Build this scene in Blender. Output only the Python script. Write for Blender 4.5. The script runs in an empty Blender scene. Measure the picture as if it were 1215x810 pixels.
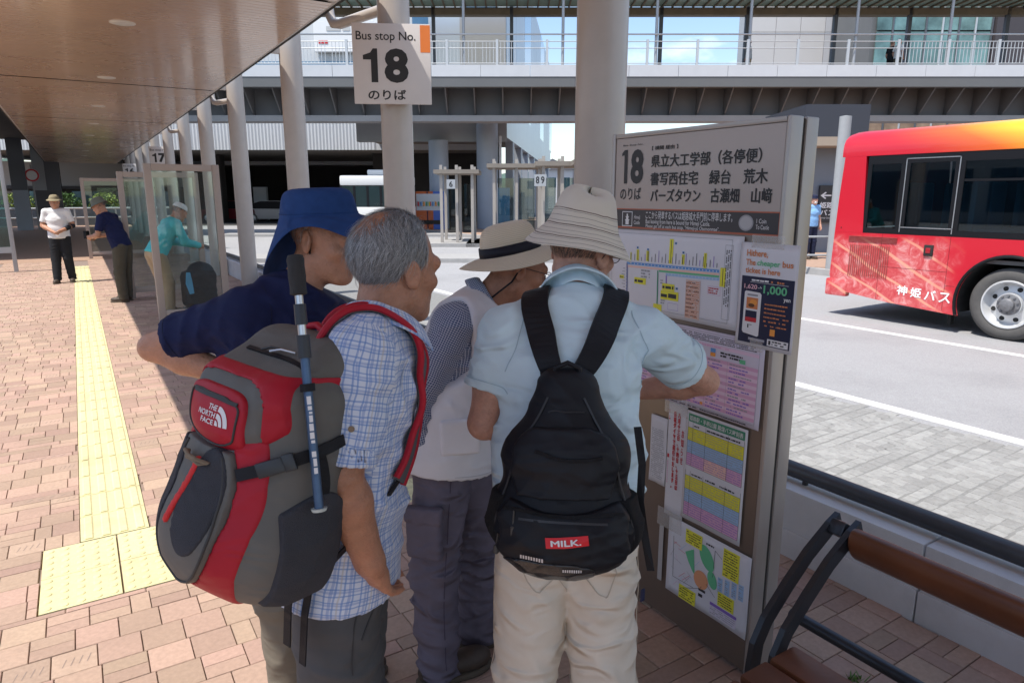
import bpy, bmesh, math, random
import numpy as np
from mathutils import Vector, Matrix, Euler, noise as mnoise

SC = bpy.context.scene
COL = SC.collection
R = math.radians
rng = random.Random(7)

# ------------------------------------------------------------------ camera
CAM_H = 1.65
PITCH = math.atan(173 / 810.0)
YAW = R(32.2)
cam_d = bpy.data.cameras.new('camera')
cam_d.sensor_width = 36.0
cam_d.lens = 24.0
cam_d.clip_start = 0.05
cam_d.clip_end = 6000
cam = bpy.data.objects.new('camera', cam_d)
COL.objects.link(cam)
cam.location = (0, 0, CAM_H)
cam.rotation_euler = (R(90) - PITCH, 0, -YAW)
SC.camera = cam

# ------------------------------------------------------------------ sky, sun, exposure
SUN_EL = R(65)
SUN_AZ = math.atan2(-.99, -.10)            # the sun stands at (sin az, cos az)
world = bpy.data.worlds.new('World')
SC.world = world
world.use_nodes = True
wn = world.node_tree.nodes
wl = world.node_tree.links
wn.clear()
w_out = wn.new('ShaderNodeOutputWorld')
w_bg = wn.new('ShaderNodeBackground')
w_bg.inputs[1].default_value = 0.15
sky = wn.new('ShaderNodeTexSky')
sky.sky_type = 'NISHITA'
sky.sun_disc = False
sky.sun_elevation = SUN_EL
sky.sun_rotation = SUN_AZ
sky.air_density = 1.0
sky.dust_density = .6
sky.ozone_density = 1.2
w_geo = wn.new('ShaderNodeTexCoord')
w_map = wn.new('ShaderNodeMapping')
w_map.inputs['Scale'].default_value = (1.6, 1.6, 4.5)
w_noi = wn.new('ShaderNodeTexNoise')
w_noi.inputs['Scale'].default_value = 1.7
w_noi.inputs['Detail'].default_value = 8
w_noi.inputs['Roughness'].default_value = .58
w_ramp = wn.new('ShaderNodeValToRGB')
w_ramp.color_ramp.elements[0].position = .50
w_ramp.color_ramp.elements[1].position = .66
w_mix = wn.new('ShaderNodeMixRGB')
w_mix.inputs[2].default_value = (6.2, 6.4, 6.7, 1)
wl.new(w_geo.outputs['Generated'], w_map.inputs[0])
wl.new(w_map.outputs[0], w_noi.inputs['Vector'])
wl.new(w_noi.outputs['Fac'], w_ramp.inputs[0])
wl.new(w_ramp.outputs[0], w_mix.inputs[0])
wl.new(sky.outputs[0], w_mix.inputs[1])
wl.new(w_mix.outputs[0], w_bg.inputs[0])
wl.new(w_bg.outputs[0], w_out.inputs[0])

sun_d = bpy.data.lights.new('sun', 'SUN')
sun_d.energy = 4.0
sun_d.angle = R(.55)
sun_d.color = (1.0, .945, .86)
sun = bpy.data.objects.new('sun', sun_d)
COL.objects.link(sun)
_sd = Vector((math.cos(SUN_EL) * .99, math.cos(SUN_EL) * .10, -math.sin(SUN_EL)))
sun.rotation_euler = _sd.to_track_quat('-Z', 'Y').to_euler()
sun.location = (-20, 12, 40)
SC.view_settings.view_transform = 'Standard'
SC.view_settings.look = 'None'
SC.view_settings.exposure = 0.62
SC.view_settings.gamma = 1.0
SC.view_settings.use_curve_mapping = False
SC.render.engine = 'CYCLES'
SC.cycles.max_bounces = 8
SC.cycles.diffuse_bounces = 4
SC.cycles.glossy_bounces = 4
SC.cycles.transmission_bounces = 6
SC.cycles.transparent_max_bounces = 16
SC.cycles.caustics_reflective = False
SC.cycles.caustics_refractive = False
SC.cycles.use_denoising = True

# ------------------------------------------------------------------ measuring helpers (a place of known distance -> a point)
_fh = np.array([math.sin(YAW), math.cos(YAW), 0.])
_rt = np.array([math.cos(YAW), -math.sin(YAW), 0.])
_up = np.array([0, 0, 1.])
_fw = _fh * math.cos(PITCH) - _up * math.sin(PITCH)
_uu = _fh * math.sin(PITCH) + _up * math.cos(PITCH)


def _ray(x, y):
    return _fw + _rt * (x - 607.5) / 810. - _uu * (y - 405.) / 810.


def at_f(x, y, f):
    d = _ray(x, y)
    return Vector(np.array([0, 0, CAM_H]) + d * (f / d.dot(_fh)))


def at_z(x, y, z=0.):
    d = _ray(x, y)
    return Vector(np.array([0, 0, CAM_H]) + d * ((z - CAM_H) / d[2]))


def at_x(x, y, X):
    d = _ray(x, y)
    return Vector(np.array([0, 0, CAM_H]) + d * (X / d[0]))


def at_y(x, y, Y):
    d = _ray(x, y)
    return Vector(np.array([0, 0, CAM_H]) + d * (Y / d[1]))


def VW(r, f, z):
    """right / forward / height as seen along the viewing direction -> world"""
    p = _rt * r + _fh * f
    return Vector((p[0], p[1], z))


# ------------------------------------------------------------------ object helpers
def link(o, parent=None):
    COL.objects.link(o)
    if parent is not None:
        o.parent = parent
    return o


def tag(o, label=None, cat=None, group=None, kind=None):
    if label:
        o['label'] = label
    if cat:
        o['category'] = cat
    if group:
        o['group'] = group
    if kind:
        o['kind'] = kind
    return o


def empty(name, loc=(0, 0, 0), rz=0., parent=None):
    o = bpy.data.objects.new(name, None)
    o.empty_display_size = .1
    link(o, parent)
    o.location = loc
    o.rotation_euler = (0, 0, rz)
    return o


def thing(name, label, cat, loc=(0, 0, 0), rz=0., group=None):
    return tag(empty(name, loc, rz), label, cat, group)


def mesh_obj(name, verts, faces, mats, parent=None, smooth=False, fm=None, loc=None):
    me = bpy.data.meshes.new(name)
    me.from_pydata([tuple(v) for v in verts], [], [tuple(f) for f in faces])
    if not isinstance(mats, (list, tuple)):
        mats = [mats]
    for m in mats:
        me.materials.append(m)
    if fm is not None:
        me.polygons.foreach_set('material_index', fm)
    if smooth:
        me.polygons.foreach_set('use_smooth', [True] * len(me.polygons))
    me.update()
    o = bpy.data.objects.new(name, me)
    link(o, parent)
    if loc is not None:
        o.location = loc
    return o


def rebase(o, origin):
    """move a mesh's origin without moving the mesh (unparented objects)"""
    M = Matrix.Translation(-Vector(origin))
    o.data.transform(M)
    o.location = Vector(origin)
    return o


def dup(root, loc=None, rz=None, label=None, group=None, parent=None):
    c = root.copy()
    COL.objects.link(c)
    c.parent = parent
    if loc is not None:
        c.location = loc
    if rz is not None:
        c.rotation_euler = (0, 0, rz)
    if label:
        c['label'] = label
    if group:
        c['group'] = group
    for ch in list(root.children):
        dup(ch, parent=c)
    return c


class MB:
    """collects shapes; build() links them as one mesh object"""

    def __init__(self):
        self.v = []
        self.f = []
        self.m = []
        self.mi = 0

    def add(self, verts, faces, mi=None):
        n = len(self.v)
        self.v.extend(Vector(v) for v in verts)
        self.f.extend(tuple(i + n for i in f) for f in faces)
        self.m.extend([self.mi if mi is None else mi] * len(faces))
        return self

    def box(self, c, s, M=None, mi=None, bev=0.):
        x, y, z = s[0] / 2, s[1] / 2, s[2] / 2
        if bev <= 0:
            vs = [(-x, -y, -z), (x, -y, -z), (x, y, -z), (-x, y, -z), (-x, -y, z), (x, -y, z), (x, y, z), (-x, y, z)]
            fs = [(0, 3, 2, 1), (4, 5, 6, 7), (0, 1, 5, 4), (1, 2, 6, 5), (2, 3, 7, 6), (3, 0, 4, 7)]
        else:
            bm = bmesh.new()
            bmesh.ops.create_cube(bm, size=1)
            bmesh.ops.scale(bm, vec=s, verts=bm.verts)
            bmesh.ops.bevel(bm, geom=list(bm.edges), offset=bev, segments=2, affect='EDGES', profile=.6)
            bm.verts.index_update()
            vs = [v.co.copy() for v in bm.verts]
            fs = [tuple(v.index for v in f.verts) for f in bm.faces]
            bm.free()
        c = Vector(c)
        if M is None:
            vs = [Vector(v) + c for v in vs]
        else:
            vs = [M @ Vector(v) + c for v in vs]
        return self.add(vs, fs, mi)

    def box2(self, lo, hi, mi=None, bev=0.):
        lo, hi = Vector(lo), Vector(hi)
        return self.box((lo + hi) / 2, tuple(abs(a) for a in (hi - lo)), mi=mi, bev=bev)

    def bar(self, a, b, w, h, up=(0, 0, 1), mi=None, bev=0.):
        """a rectangular bar from a to b; w sideways, h along up"""
        a, b = Vector(a), Vector(b)
        y = (b - a)
        L = y.length
        y.normalize()
        x = y.cross(Vector(up))
        if x.length < 1e-5:
            x = y.cross(Vector((1, 0, 0)))
        x.normalize()
        z = x.cross(y)
        M = Matrix((x, y, z)).transposed()
        return self.box((a + b) / 2, (w, L, h), M, mi, bev)

    def tube(self, pts, r, n=12, mi=None, caps=True, up=None):
        """a round tube through pts; r a number or one per point"""
        pts = [Vector(p) for p in pts]
        rs = r if isinstance(r, (list, tuple)) else [r] * len(pts)
        vs, fs = [], []
        px = None
        for i, p in enumerate(pts):
            t = (pts[min(i + 1, len(pts) - 1)] - pts[max(i - 1, 0)]).normalized()
            if px is None:
                ref = Vector(up) if up else (Vector((0, 0, 1)) if abs(t.z) < .9 else Vector((1, 0, 0)))
                px = ref.cross(t).normalized()
            else:
                px = (px - t * px.dot(t)).normalized()
            py = t.cross(px)
            for k in range(n):
                a = 2 * math.pi * k / n
                vs.append(p + (px * math.cos(a) + py * math.sin(a)) * rs[i])
        for i in range(len(pts) - 1):
            for k in range(n):
                k2 = (k + 1) % n
                fs.append((i * n + k, i * n + k2, (i + 1) * n + k2, (i + 1) * n + k))
        if caps:
            fs.append(tuple(range(n - 1, -1, -1)))
            fs.append(tuple((len(pts) - 1) * n + k for k in range(n)))
        return self.add(vs, fs, mi)

    def strap(self, pts, w, t, nrm, mi=None):
        """a flat band through pts, width w, thickness t; nrm: outward normal per point or one"""
        pts = [Vector(p) for p in pts]
        ns = [Vector(nrm)] * len(pts) if not isinstance(nrm, list) else [Vector(q) for q in nrm]
        vs, fs = [], []
        for i, p in enumerate(pts):
            d = (pts[min(i + 1, len(pts) - 1)] - pts[max(i - 1, 0)]).normalized()
            s = d.cross(ns[i]).normalized()
            q = s.cross(d).normalized()
            ww = w[i] if isinstance(w, (list, tuple)) else w
            for (a, b) in ((-1, -1), (1, -1), (1, 1), (-1, 1)):
                vs.append(p + s * (a * ww / 2) + q * (b * t / 2))
        for i in range(len(pts) - 1):
            for k in range(4):
                k2 = (k + 1) % 4
                fs.append((i * 4 + k, i * 4 + k2, i * 4 + 4 + k2, i * 4 + 4 + k))
        fs.append((3, 2, 1, 0))
        n = (len(pts) - 1) * 4
        fs.append((n, n + 1, n + 2, n + 3))
        return self.add(vs, fs, mi)

    def prism(self, poly, a, b, axis, mi=None):
        """a polygon (2D) swept from a to b along axis 'x','y' or 'z'"""
        def P(u, v, w):
            return {'x': (w, u, v), 'y': (u, w, v), 'z': (u, v, w)}[axis]
        n = len(poly)
        vs = [P(u, v, a) for u, v in poly] + [P(u, v, b) for u, v in poly]
        fs = [tuple(range(n)), tuple(range(2 * n - 1, n - 1, -1))]
        for i in range(n):
            j = (i + 1) % n
            fs.append((i, j, n + j, n + i))
        return self.add(vs, fs, mi)

    def lathe(self, prof, n=24, M=None, mi=None, sx=1., sy=1.):
        vs, fs = [], []
        for r, z in prof:
            for k in range(n):
                a = 2 * math.pi * k / n
                v = Vector((r * math.cos(a) * sx, r * math.sin(a) * sy, z))
                vs.append(M @ v if M is not None else v)
        for i in range(len(prof) - 1):
            for k in range(n):
                k2 = (k + 1) % n
                fs.append((i * n + k, i * n + k2, (i + 1) * n + k2, (i + 1) * n + k))
        return self.add(vs, fs, mi)

    def build(self, name, mats, parent=None, smooth=False, loc=None, fix=True, origin=None):
        o = mesh_obj(name, self.v, self.f, mats, parent, smooth, self.m)
        if fix:
            bm = bmesh.new()
            bm.from_mesh(o.data)
            bmesh.ops.recalc_face_normals(bm, faces=bm.faces)
            bm.to_mesh(o.data)
            bm.free()
        if smooth:
            autosmooth(o)
        if origin is not None:
            rebase(o, origin)
        if loc is not None:
            o.location = loc
        return o


def autosmooth(o, ang=R(38)):
    me = o.data
    bm = bmesh.new()
    bm.from_mesh(me)
    for e in bm.edges:
        if len(e.link_faces) == 2 and e.calc_face_angle(0) > ang:
            e.smooth = False
    for f in bm.faces:
        f.smooth = True
    bm.to_mesh(me)
    bm.free()


# ------------------------------------------------------------------ materials
def lin(c):
    """0-255 display colour -> linear"""
    out = []
    for v in c[:3]:
        v = v / 255.
        out.append(v / 12.92 if v <= .04045 else ((v + .055) / 1.055) ** 2.4)
    return tuple(out) + (1.,)


MATS = {}


def mat(name, col, rough=.6, metal=0., var=.0, vscale=8., bump=0., bscale=60., coat=0., spec=.5, island=0., objrand=0.,
        coord='Object', sheen=0., dirt=0., dscale=3., dcol=(.05, .045, .04, 1), detail=4., rvar=0., trans=0., alpha=1., hsv=0., subs=0.):
    """principled material: colour varied by noise (var), fine relief (bump), stains (dirt)"""
    if name in MATS:
        return MATS[name]
    m = bpy.data.materials.new(name)
    m.use_nodes = True
    nt = m.node_tree
    N, L = nt.nodes, nt.links
    b = N['Principled BSDF']
    c = tuple(col) if len(col) == 4 else tuple(col) + (1.,)
    b.inputs['Base Color'].default_value = c
    b.inputs['Roughness'].default_value = rough
    b.inputs['Metallic'].default_value = metal
    b.inputs['Specular IOR Level'].default_value = spec
    b.inputs['Coat Weight'].default_value = coat
    b.inputs['Coat Roughness'].default_value = .08
    b.inputs['Sheen Weight'].default_value = sheen
    b.inputs['Transmission Weight'].default_value = trans
    b.inputs['Alpha'].default_value = alpha
    if subs:
        b.inputs['Subsurface Weight'].default_value = subs
        b.inputs['Subsurface Radius'].default_value = (.012, .004, .002)
        b.inputs['Subsurface Scale'].default_value = 1.
    cur = None
    tc = N.new('ShaderNodeTexCoord')
    if coord == 'World':
        gw = N.new('ShaderNodeNewGeometry')
        csock = gw.outputs['Position']
    else:
        csock = tc.outputs[coord]
    if var or island or objrand or dirt or hsv:
        rgb = N.new('ShaderNodeRGB')
        rgb.outputs[0].default_value = c
        cur = rgb.outputs[0]
    if island or objrand or hsv:
        src = None
        if objrand or hsv:
            oi = N.new('ShaderNodeObjectInfo')
            src = oi.outputs['Random']
        if island:
            ge = N.new('ShaderNodeNewGeometry')
            if src is not None:
                ad = N.new('ShaderNodeMath')
                ad.operation = 'ADD'
                L.new(src, ad.inputs[0])
                L.new(ge.outputs['Random Per Island'], ad.inputs[1])
                fr = N.new('ShaderNodeMath')
                fr.operation = 'FRACT'
                L.new(ad.outputs[0], fr.inputs[0])
                src = fr.outputs[0]
            else:
                src = ge.outputs['Random Per Island']
        a = max(island, objrand)
        mr = N.new('ShaderNodeMapRange')
        mr.inputs['To Min'].default_value = 1 - a
        mr.inputs['To Max'].default_value = 1 + a
        L.new(src, mr.inputs['Value'])
        hs = N.new('ShaderNodeHueSaturation')
        L.new(cur, hs.inputs['Color'])
        L.new(mr.outputs[0], hs.inputs['Value'])
        if hsv:
            m7 = N.new('ShaderNodeMath')
            m7.operation = 'MULTIPLY'
            m7.inputs[1].default_value = 7.31
            L.new(src, m7.inputs[0])
            f7 = N.new('ShaderNodeMath')
            f7.operation = 'FRACT'
            L.new(m7.outputs[0], f7.inputs[0])
            mh = N.new('ShaderNodeMapRange')
            mh.inputs['To Min'].default_value = .5 - hsv
            mh.inputs['To Max'].default_value = .5 + hsv
            L.new(f7.outputs[0], mh.inputs['Value'])
            L.new(mh.outputs[0], hs.inputs['Hue'])
        cur = hs.outputs[0]
    if var:
        no = N.new('ShaderNodeTexNoise')
        no.inputs['Scale'].default_value = vscale
        no.inputs['Detail'].default_value = detail
        no.inputs['Roughness'].default_value = .6
        L.new(csock, no.inputs['Vector'])
        mr = N.new('ShaderNodeMapRange')
        mr.inputs['From Min'].default_value = .25
        mr.inputs['From Max'].default_value = .75
        mr.inputs['To Min'].default_value = 1 - var
        mr.inputs['To Max'].default_value = 1 + var
        L.new(no.outputs['Fac'], mr.inputs['Value'])
        hs = N.new('ShaderNodeHueSaturation')
        L.new(cur, hs.inputs['Color'])
        L.new(mr.outputs[0], hs.inputs['Value'])
        cur = hs.outputs[0]
    if dirt:
        no = N.new('ShaderNodeTexNoise')
        no.inputs['Scale'].default_value = dscale
        no.inputs['Detail'].default_value = 7
        no.inputs['Roughness'].default_value = .65
        L.new(csock, no.inputs['Vector'])
        rp = N.new('ShaderNodeMapRange')
        rp.inputs['From Min'].default_value = .5
        rp.inputs['From Max'].default_value = .75
        rp.inputs['To Max'].default_value = dirt
        L.new(no.outputs['Fac'], rp.inputs['Value'])
        mx = N.new('ShaderNodeMixRGB')
        mx.inputs[2].default_value = dcol
        L.new(rp.outputs[0], mx.inputs[0])
        L.new(cur, mx.inputs[1])
        cur = mx.outputs[0]
    if cur is not None:
        L.new(cur, b.inputs['Base Color'])
    if rvar:
        no = N.new('ShaderNodeTexNoise')
        no.inputs['Scale'].default_value = vscale * 1.7
        no.inputs['Detail'].default_value = 5
        L.new(csock, no.inputs['Vector'])
        mr = N.new('ShaderNodeMapRange')
        mr.inputs['To Min'].default_value = max(0, rough - rvar)
        mr.inputs['To Max'].default_value = min(1, rough + rvar)
        L.new(no.outputs['Fac'], mr.inputs['Value'])
        L.new(mr.outputs[0], b.inputs['Roughness'])
    if bump:
        no = N.new('ShaderNodeTexNoise')
        no.inputs['Scale'].default_value = bscale
        no.inputs['Detail'].default_value = 5
        L.new(csock, no.inputs['Vector'])
        bp = N.new('ShaderNodeBump')
        bp.inputs['Strength'].default_value = bump
        bp.inputs['Distance'].default_value = .01
        L.new(no.outputs['Fac'], bp.inputs['Height'])
        L.new(bp.outputs[0], b.inputs['Normal'])
    MATS[name] = m
    return m


def glass(name, tint=(.85, .93, .92), rough=.02, refl=1.0, dark=0.):
    """thin architectural glass: mostly clear with a mirror sheen at a slant"""
    if name in MATS:
        return MATS[name]
    m = bpy.data.materials.new(name)
    m.use_nodes = True
    N, L = m.node_tree.nodes, m.node_tree.links
    N.clear()
    out = N.new('ShaderNodeOutputMaterial')
    tr = N.new('ShaderNodeBsdfTransparent')
    tr.inputs[0].default_value = tuple(tint) + (1,)
    gl = N.new('ShaderNodeBsdfGlossy')
    gl.inputs['Roughness'].default_value = rough
    gl.inputs['Color'].default_value = (.9, .95, .95, 1)
    fr = N.new('ShaderNodeFresnel')
    fr.inputs[0].default_value = 1.5
    ml = N.new('ShaderNodeMath')
    ml.operation = 'MULTIPLY_ADD'
    ml.inputs[1].default_value = refl
    ml.inputs[2].default_value = .02
    mx = N.new('ShaderNodeMixShader')
    L.new(fr.outputs[0], ml.inputs[0])
    L.new(ml.outputs[0], mx.inputs[0])
    L.new(tr.outputs[0], mx.inputs[1])
    L.new(gl.outputs[0], mx.inputs[2])
    L.new(mx.outputs[0], out.inputs[0])
    MATS[name] = m
    return m


# ------------------------------------------------------------------ lettering
def text_data(s, bold=0., res=3, extrude=.0):
    cu = bpy.data.curves.new('lettering', 'FONT')
    cu.body = s
    cu.size = 1.0
    cu.resolution_u = res
    cu.offset = bold
    cu.extrude = extrude
    cu.align_x = 'LEFT'
    o = bpy.data.objects.new('tmp_text', cu)
    COL.objects.link(o)
    dg = bpy.context.evaluated_depsgraph_get()
    me = bpy.data.meshes.new_from_object(o.evaluated_get(dg), depsgraph=dg)
    bpy.data.objects.remove(o)
    bpy.data.curves.remove(cu)
    n = len(me.vertices)
    co = np.empty(n * 3, np.float32)
    me.vertices.foreach_get('co', co)
    co = co.reshape(-1, 3)
    fs = [tuple(p.vertices) for p in me.polygons]
    bpy.data.meshes.remove(me)
    return co, fs


_TX = {}


def lettering(s, rect, M, m, parent, bold=.0, name='lettering', lift=.001, res=3, vertical=False, strike=0.):
    """print s so that its ink fills rect (x0, y0, x1, y1: y up) of the plane M"""
    if vertical:
        s = '\n'.join(s)
    key = (s, bold, res)
    if key not in _TX:
        _TX[key] = text_data(s, bold, res)
    co, fs = _TX[key]
    if len(co) == 0:
        return None
    lo, hi = co.min(0), co.max(0)
    x0, y0, x1, y1 = rect
    sx = (x1 - x0) / max(hi[0] - lo[0], 1e-6)
    sy = (y1 - y0) / max(hi[1] - lo[1], 1e-6)
    vs, f2 = [], []
    e = strike * (y1 - y0)
    for k, (dx, dy) in enumerate(((0, 0), (e, 0), (-e, 0), (0, e * .8), (0, -e * .8)) if strike else ((0, 0),)):
        n0 = len(vs)
        vs += [M @ Vector((x0 + dx + (c[0] - lo[0]) * sx, y0 + dy + (c[1] - lo[1]) * sy, lift + k * .00012)) for c in co]
        f2 += [tuple(i + n0 for i in f) for f in fs]
    return mesh_obj(name, vs, f2, m, parent)


class Print:
    """flat print on a sheet: coloured rectangles / ellipses on plane M, one mesh"""

    def __init__(self, M, lift=.0006):
        self.M = M
        self.lift = lift
        self.v, self.f, self.fm, self.mats = [], [], [], []

    def _m(self, m):
        if m not in self.mats:
            self.mats.append(m)
        return self.mats.index(m)

    def rect(self, x0, y0, x1, y1, m, dz=0.):
        n = len(self.v)
        z = self.lift + dz
        self.v += [self.M @ Vector(p) for p in ((x0, y0, z), (x1, y0, z), (x1, y1, z), (x0, y1, z))]
        self.f.append((n, n + 1, n + 2, n + 3))
        self.fm.append(self._m(m))

    def poly(self, pts, m, dz=0.):
        n = len(self.v)
        z = self.lift + dz
        self.v += [self.M @ Vector((p[0], p[1], z)) for p in pts]
        self.f.append(tuple(range(n, n + len(pts))))
        self.fm.append(self._m(m))

    def ell(self, cx, cy, rx, ry, m, dz=0., a=0., n=20):
        ca, sa = math.cos(a), math.sin(a)
        pts = []
        for k in range(n):
            t = 2 * math.pi * k / n
            x, y = rx * math.cos(t), ry * math.sin(t)
            pts.append((cx + x * ca - y * sa, cy + x * sa + y * ca))
        self.poly(pts, m, dz)

    def frame(self, x0, y0, x1, y1, t, m, dz=0.):
        self.rect(x0, y0, x1, y0 + t, m, dz)
        self.rect(x0, y1 - t, x1, y1, m, dz)
        self.rect(x0, y0 + t, x0 + t, y1 - t, m, dz)
        self.rect(x1 - t, y0 + t, x1, y1 - t, m, dz)

    def line(self, a, b, w, m, dz=0.):
        a, b = Vector(a), Vector(b)
        d = (b - a).normalized()
        s = Vector((-d.y, d.x)) * w / 2
        self.poly([a - s, b - s, b + s, a + s], m, dz)

    def words(self, x0, y0, x1, y1, m, rows=3, fill=.8, dz=.0003, h=.6, seed=0):
        """rows of small print too fine to read: word-length dashes"""
        r = random.Random(seed + int(x0 * 1e4) + int(y0 * 1e4))
        rh = (y1 - y0) / rows
        for i in range(rows):
            yb = y0 + i * rh + rh * (1 - h) / 2
            x = x0
            end = x0 + (x1 - x0) * (fill + (1 - fill) * r.random())
            while x < end:
                w = rh * h * (.5 + 2.2 * r.random())
                if x + w > x1:
                    break
                if r.random() < .85:
                    self.rect(x, yb, x + w, yb + rh * h * (.7 + .3 * r.random()), m, dz)
                x += w + rh * h * .35
    
    def build(self, name, parent):
        return mesh_obj(name, self.v, self.f, self.mats, parent, fm=self.fm)


def frame_mat(origin, xa, ya):
    xa, ya = Vector(xa).normalized(), Vector(ya).normalized()
    za = xa.cross(ya)
    M = Matrix((xa, ya, za)).transposed().to_4x4()
    M.translation = Vector(origin)
    return M
# ================================================================== SETTING
M_asphalt = mat('asphalt', (.335, .335, .345), .85, var=.22, vscale=90, bump=.8, bscale=200, coord='Object', dirt=.35, dscale=.55, dcol=(.15, .15, .155, 1))
M_asphalt_far = mat('asphalt_far', (.2, .2, .21), .9, var=.12, vscale=.4)
M_grout = mat('grout', (.25, .19, .16), .95, var=.2, vscale=30)
M_brick = mat('clay_paver', (.405, .278, .212), .8, var=.13, vscale=55, bump=.35, bscale=420, island=.17, objrand=.17, hsv=.012, dirt=.5, dscale=1.7, dcol=(.27, .19, .145, 1), coord='World')
M_brick_far = mat('clay_paving_far', (.36, .235, .17), .85, var=.12, vscale=9)
M_sett = mat('granite_sett', (.30, .30, .292), .8, var=.16, vscale=30, bump=.6, bscale=190, island=.15, objrand=.15, dirt=.4, dscale=1.5, dcol=(.17, .165, .155, 1), coord='World')
M_sett_joint = mat('sett_joint', (.21, .21, .205), .95, var=.2, vscale=20)
M_linepaint = mat('road_paint', (.72, .72, .71), .7, var=.06, vscale=14, dirt=.45, dscale=30, dcol=(.3, .3, .3, 1))
M_kerb = mat('kerb_concrete', (.34, .335, .33), .85, var=.1, vscale=6, bump=.2, bscale=90)
M_yellow = mat('tactile_yellow', (.62, .57, .32), .75, var=.10, vscale=40, island=.04, objrand=.06, dirt=.55, dscale=3.2, dcol=(.40, .34, .19, 1), bump=.2, bscale=300, coord='World')

ROAD_Z = -.15
# ground out to the horizon
g = mesh_obj('ground', [(-1500, -1500, -.165), (1500, -1500, -.165), (1500, 1500, -.165), (-1500, 1500, -.165)], [(0, 1, 2, 3)], M_asphalt_far)
tag(g, kind='structure')
road = mesh_obj('road', [(2.9, -30, ROAD_Z), (14.4, -30, ROAD_Z), (14.4, 60, ROAD_Z), (2.9, 60, ROAD_Z)], [(0, 1, 2, 3)], M_asphalt)
tag(road, kind='structure')
# painted lines
for (x, w, y0, y1) in ((5.78, .13, -20, 14), (9.02, .12, -20, 30)):
    mb = MB()
    mb.box2((x - w / 2, y0, ROAD_Z + .001), (x + w / 2, y1, ROAD_Z + .006))
    o = mb.build('road_marking', M_linepaint, road)

# the setted bus bay beside the platform
bay = mesh_obj('sett_paving', [(2.86, -12, ROAD_Z + .004), (5.6, -12, ROAD_Z + .004), (5.6, 16, ROAD_Z + .004), (2.86, 16, ROAD_Z + .004)], [(0, 1, 2, 3)], M_sett_joint)
tag(bay, kind='structure')
_sett_shapes = []
for k in range(6):
    bm = bmesh.new()
    bmesh.ops.create_grid(bm, x_segments=3, y_segments=3, size=.5)
    for v in bm.verts:
        e = max(abs(v.co.x), abs(v.co.y))
        v.co.z = .002 if e < .3 else 0.0012
        if e >= .3:
            v.co.x += rng.uniform(-.035, .035)
            v.co.y += rng.uniform(-.035, .035)
        else:
            v.co.z += rng.uniform(-.001, .001)
    r = bmesh.ops.extrude_edge_only(bm, edges=[e for e in bm.edges if len(e.link_faces) == 1])
    for v in [q for q in r['geom'] if isinstance(q, bmesh.types.BMVert)]:
        v.co.z -= .012
    me = bpy.data.meshes.new('sett')
    bm.to_mesh(me)
    bm.free()
    me.materials.append(M_sett)
    _sett_shapes.append(me)
_setts = []
y = -1.2
row = 0
while y < 9.5:
    rw = rng.uniform(.065, .095)
    x = 2.88 + rng.uniform(-.05, 0)
    while x < 5.58:
        cw = rng.uniform(.07, .125)
        _setts.append((x + cw / 2, y + rw / 2 + .018 * math.sin(x * 3.1 + row), cw - .003, rw - .003, rng.uniform(-.05, .05)))
        x += cw
    y += rw
    row += 1


def _in_view(p):
    v = np.array(p) - np.array([0, 0, CAM_H])
    d = v @ _fw
    if d < .3:
        return None
    return (607.5 + 810 * (v @ _rt) / d, 405 - 810 * (v @ _uu) / d, d)


def _split(items, n, zz, vis):
    sc = []
    for i, it in enumerate(items):
        q = _in_view((it[0], it[1], zz))
        s = -1
        if q and -20 < q[0] < 1235 and -20 < q[1] < 830 and vis(q[0], q[1]):
            s = it[2] * it[3] / q[2] ** 3
        sc.append((s, i))
    sc.sort(reverse=True)
    return [i for s, i in sc[:n] if s > 0], [i for s, i in sc[n:]] + [i for s, i in sc[:n] if s <= 0]


def _place(items, shapes, z, n, parent, name, stuffname, vis=lambda a, b: True, shape_of=None):
    near, rest = _split(items, n, z, vis)
    for i in near:
        it = items[i]
        me = shapes[shape_of(i) if shape_of else i % len(shapes)]
        o = bpy.data.objects.new(name, me)
        link(o, parent)
        o.location = (it[0], it[1], z)
        o.scale = (it[2], it[3], 1)
        o.rotation_euler = (0, 0, it[4])
    V, Fc, fm = [], [], []
    base = 0
    cache = {}
    mats = []
    for i in rest:
        it = items[i]
        me = shapes[shape_of(i) if shape_of else i % len(shapes)]
        if me.name not in cache:
            co = np.empty(len(me.vertices) * 3, np.float32)
            me.vertices.foreach_get('co', co)
            cache[me.name] = (co.reshape(-1, 3), [tuple(p.vertices) for p in me.polygons])
        if me.materials[0] not in mats:
            mats.append(me.materials[0])
        co, fs = cache[me.name]
        ca, sa = math.cos(it[4]), math.sin(it[4])
        p = co * np.array([it[2], it[3], 1])
        q = np.stack([p[:, 0] * ca - p[:, 1] * sa + it[0], p[:, 0] * sa + p[:, 1] * ca + it[1], p[:, 2] + z], 1)
        V.append(q)
        Fc += [tuple(a + base for a in f) for f in fs]
        fm += [mats.index(me.materials[0])] * len(fs)
        base += len(co)
    if V:
        o = mesh_obj(stuffname, np.concatenate(V), Fc, mats, parent, smooth=shapes[0].polygons[0].use_smooth, fm=fm)
        o['kind'] = 'stuff'


_place(_setts, _sett_shapes, ROAD_Z + .004, 300, bay, 'sett', 'far_setts', vis=lambda a, b: a > 935 and b < 680)

# ------------------------------------------------------------------ platform pavement with clay pavers
pave = MB()
pave.box2((-9, -8, -.16), (2.65, 21.0, -.012))
pavement = pave.build('pavement', M_grout)
tag(pavement, kind='structure')
pv2 = MB()
pv2.box2((-9, 21.0, -.16), (2.65, 70, 0.0))
tag(pv2.build('far_pavement', M_brick_far), kind='structure')

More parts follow.
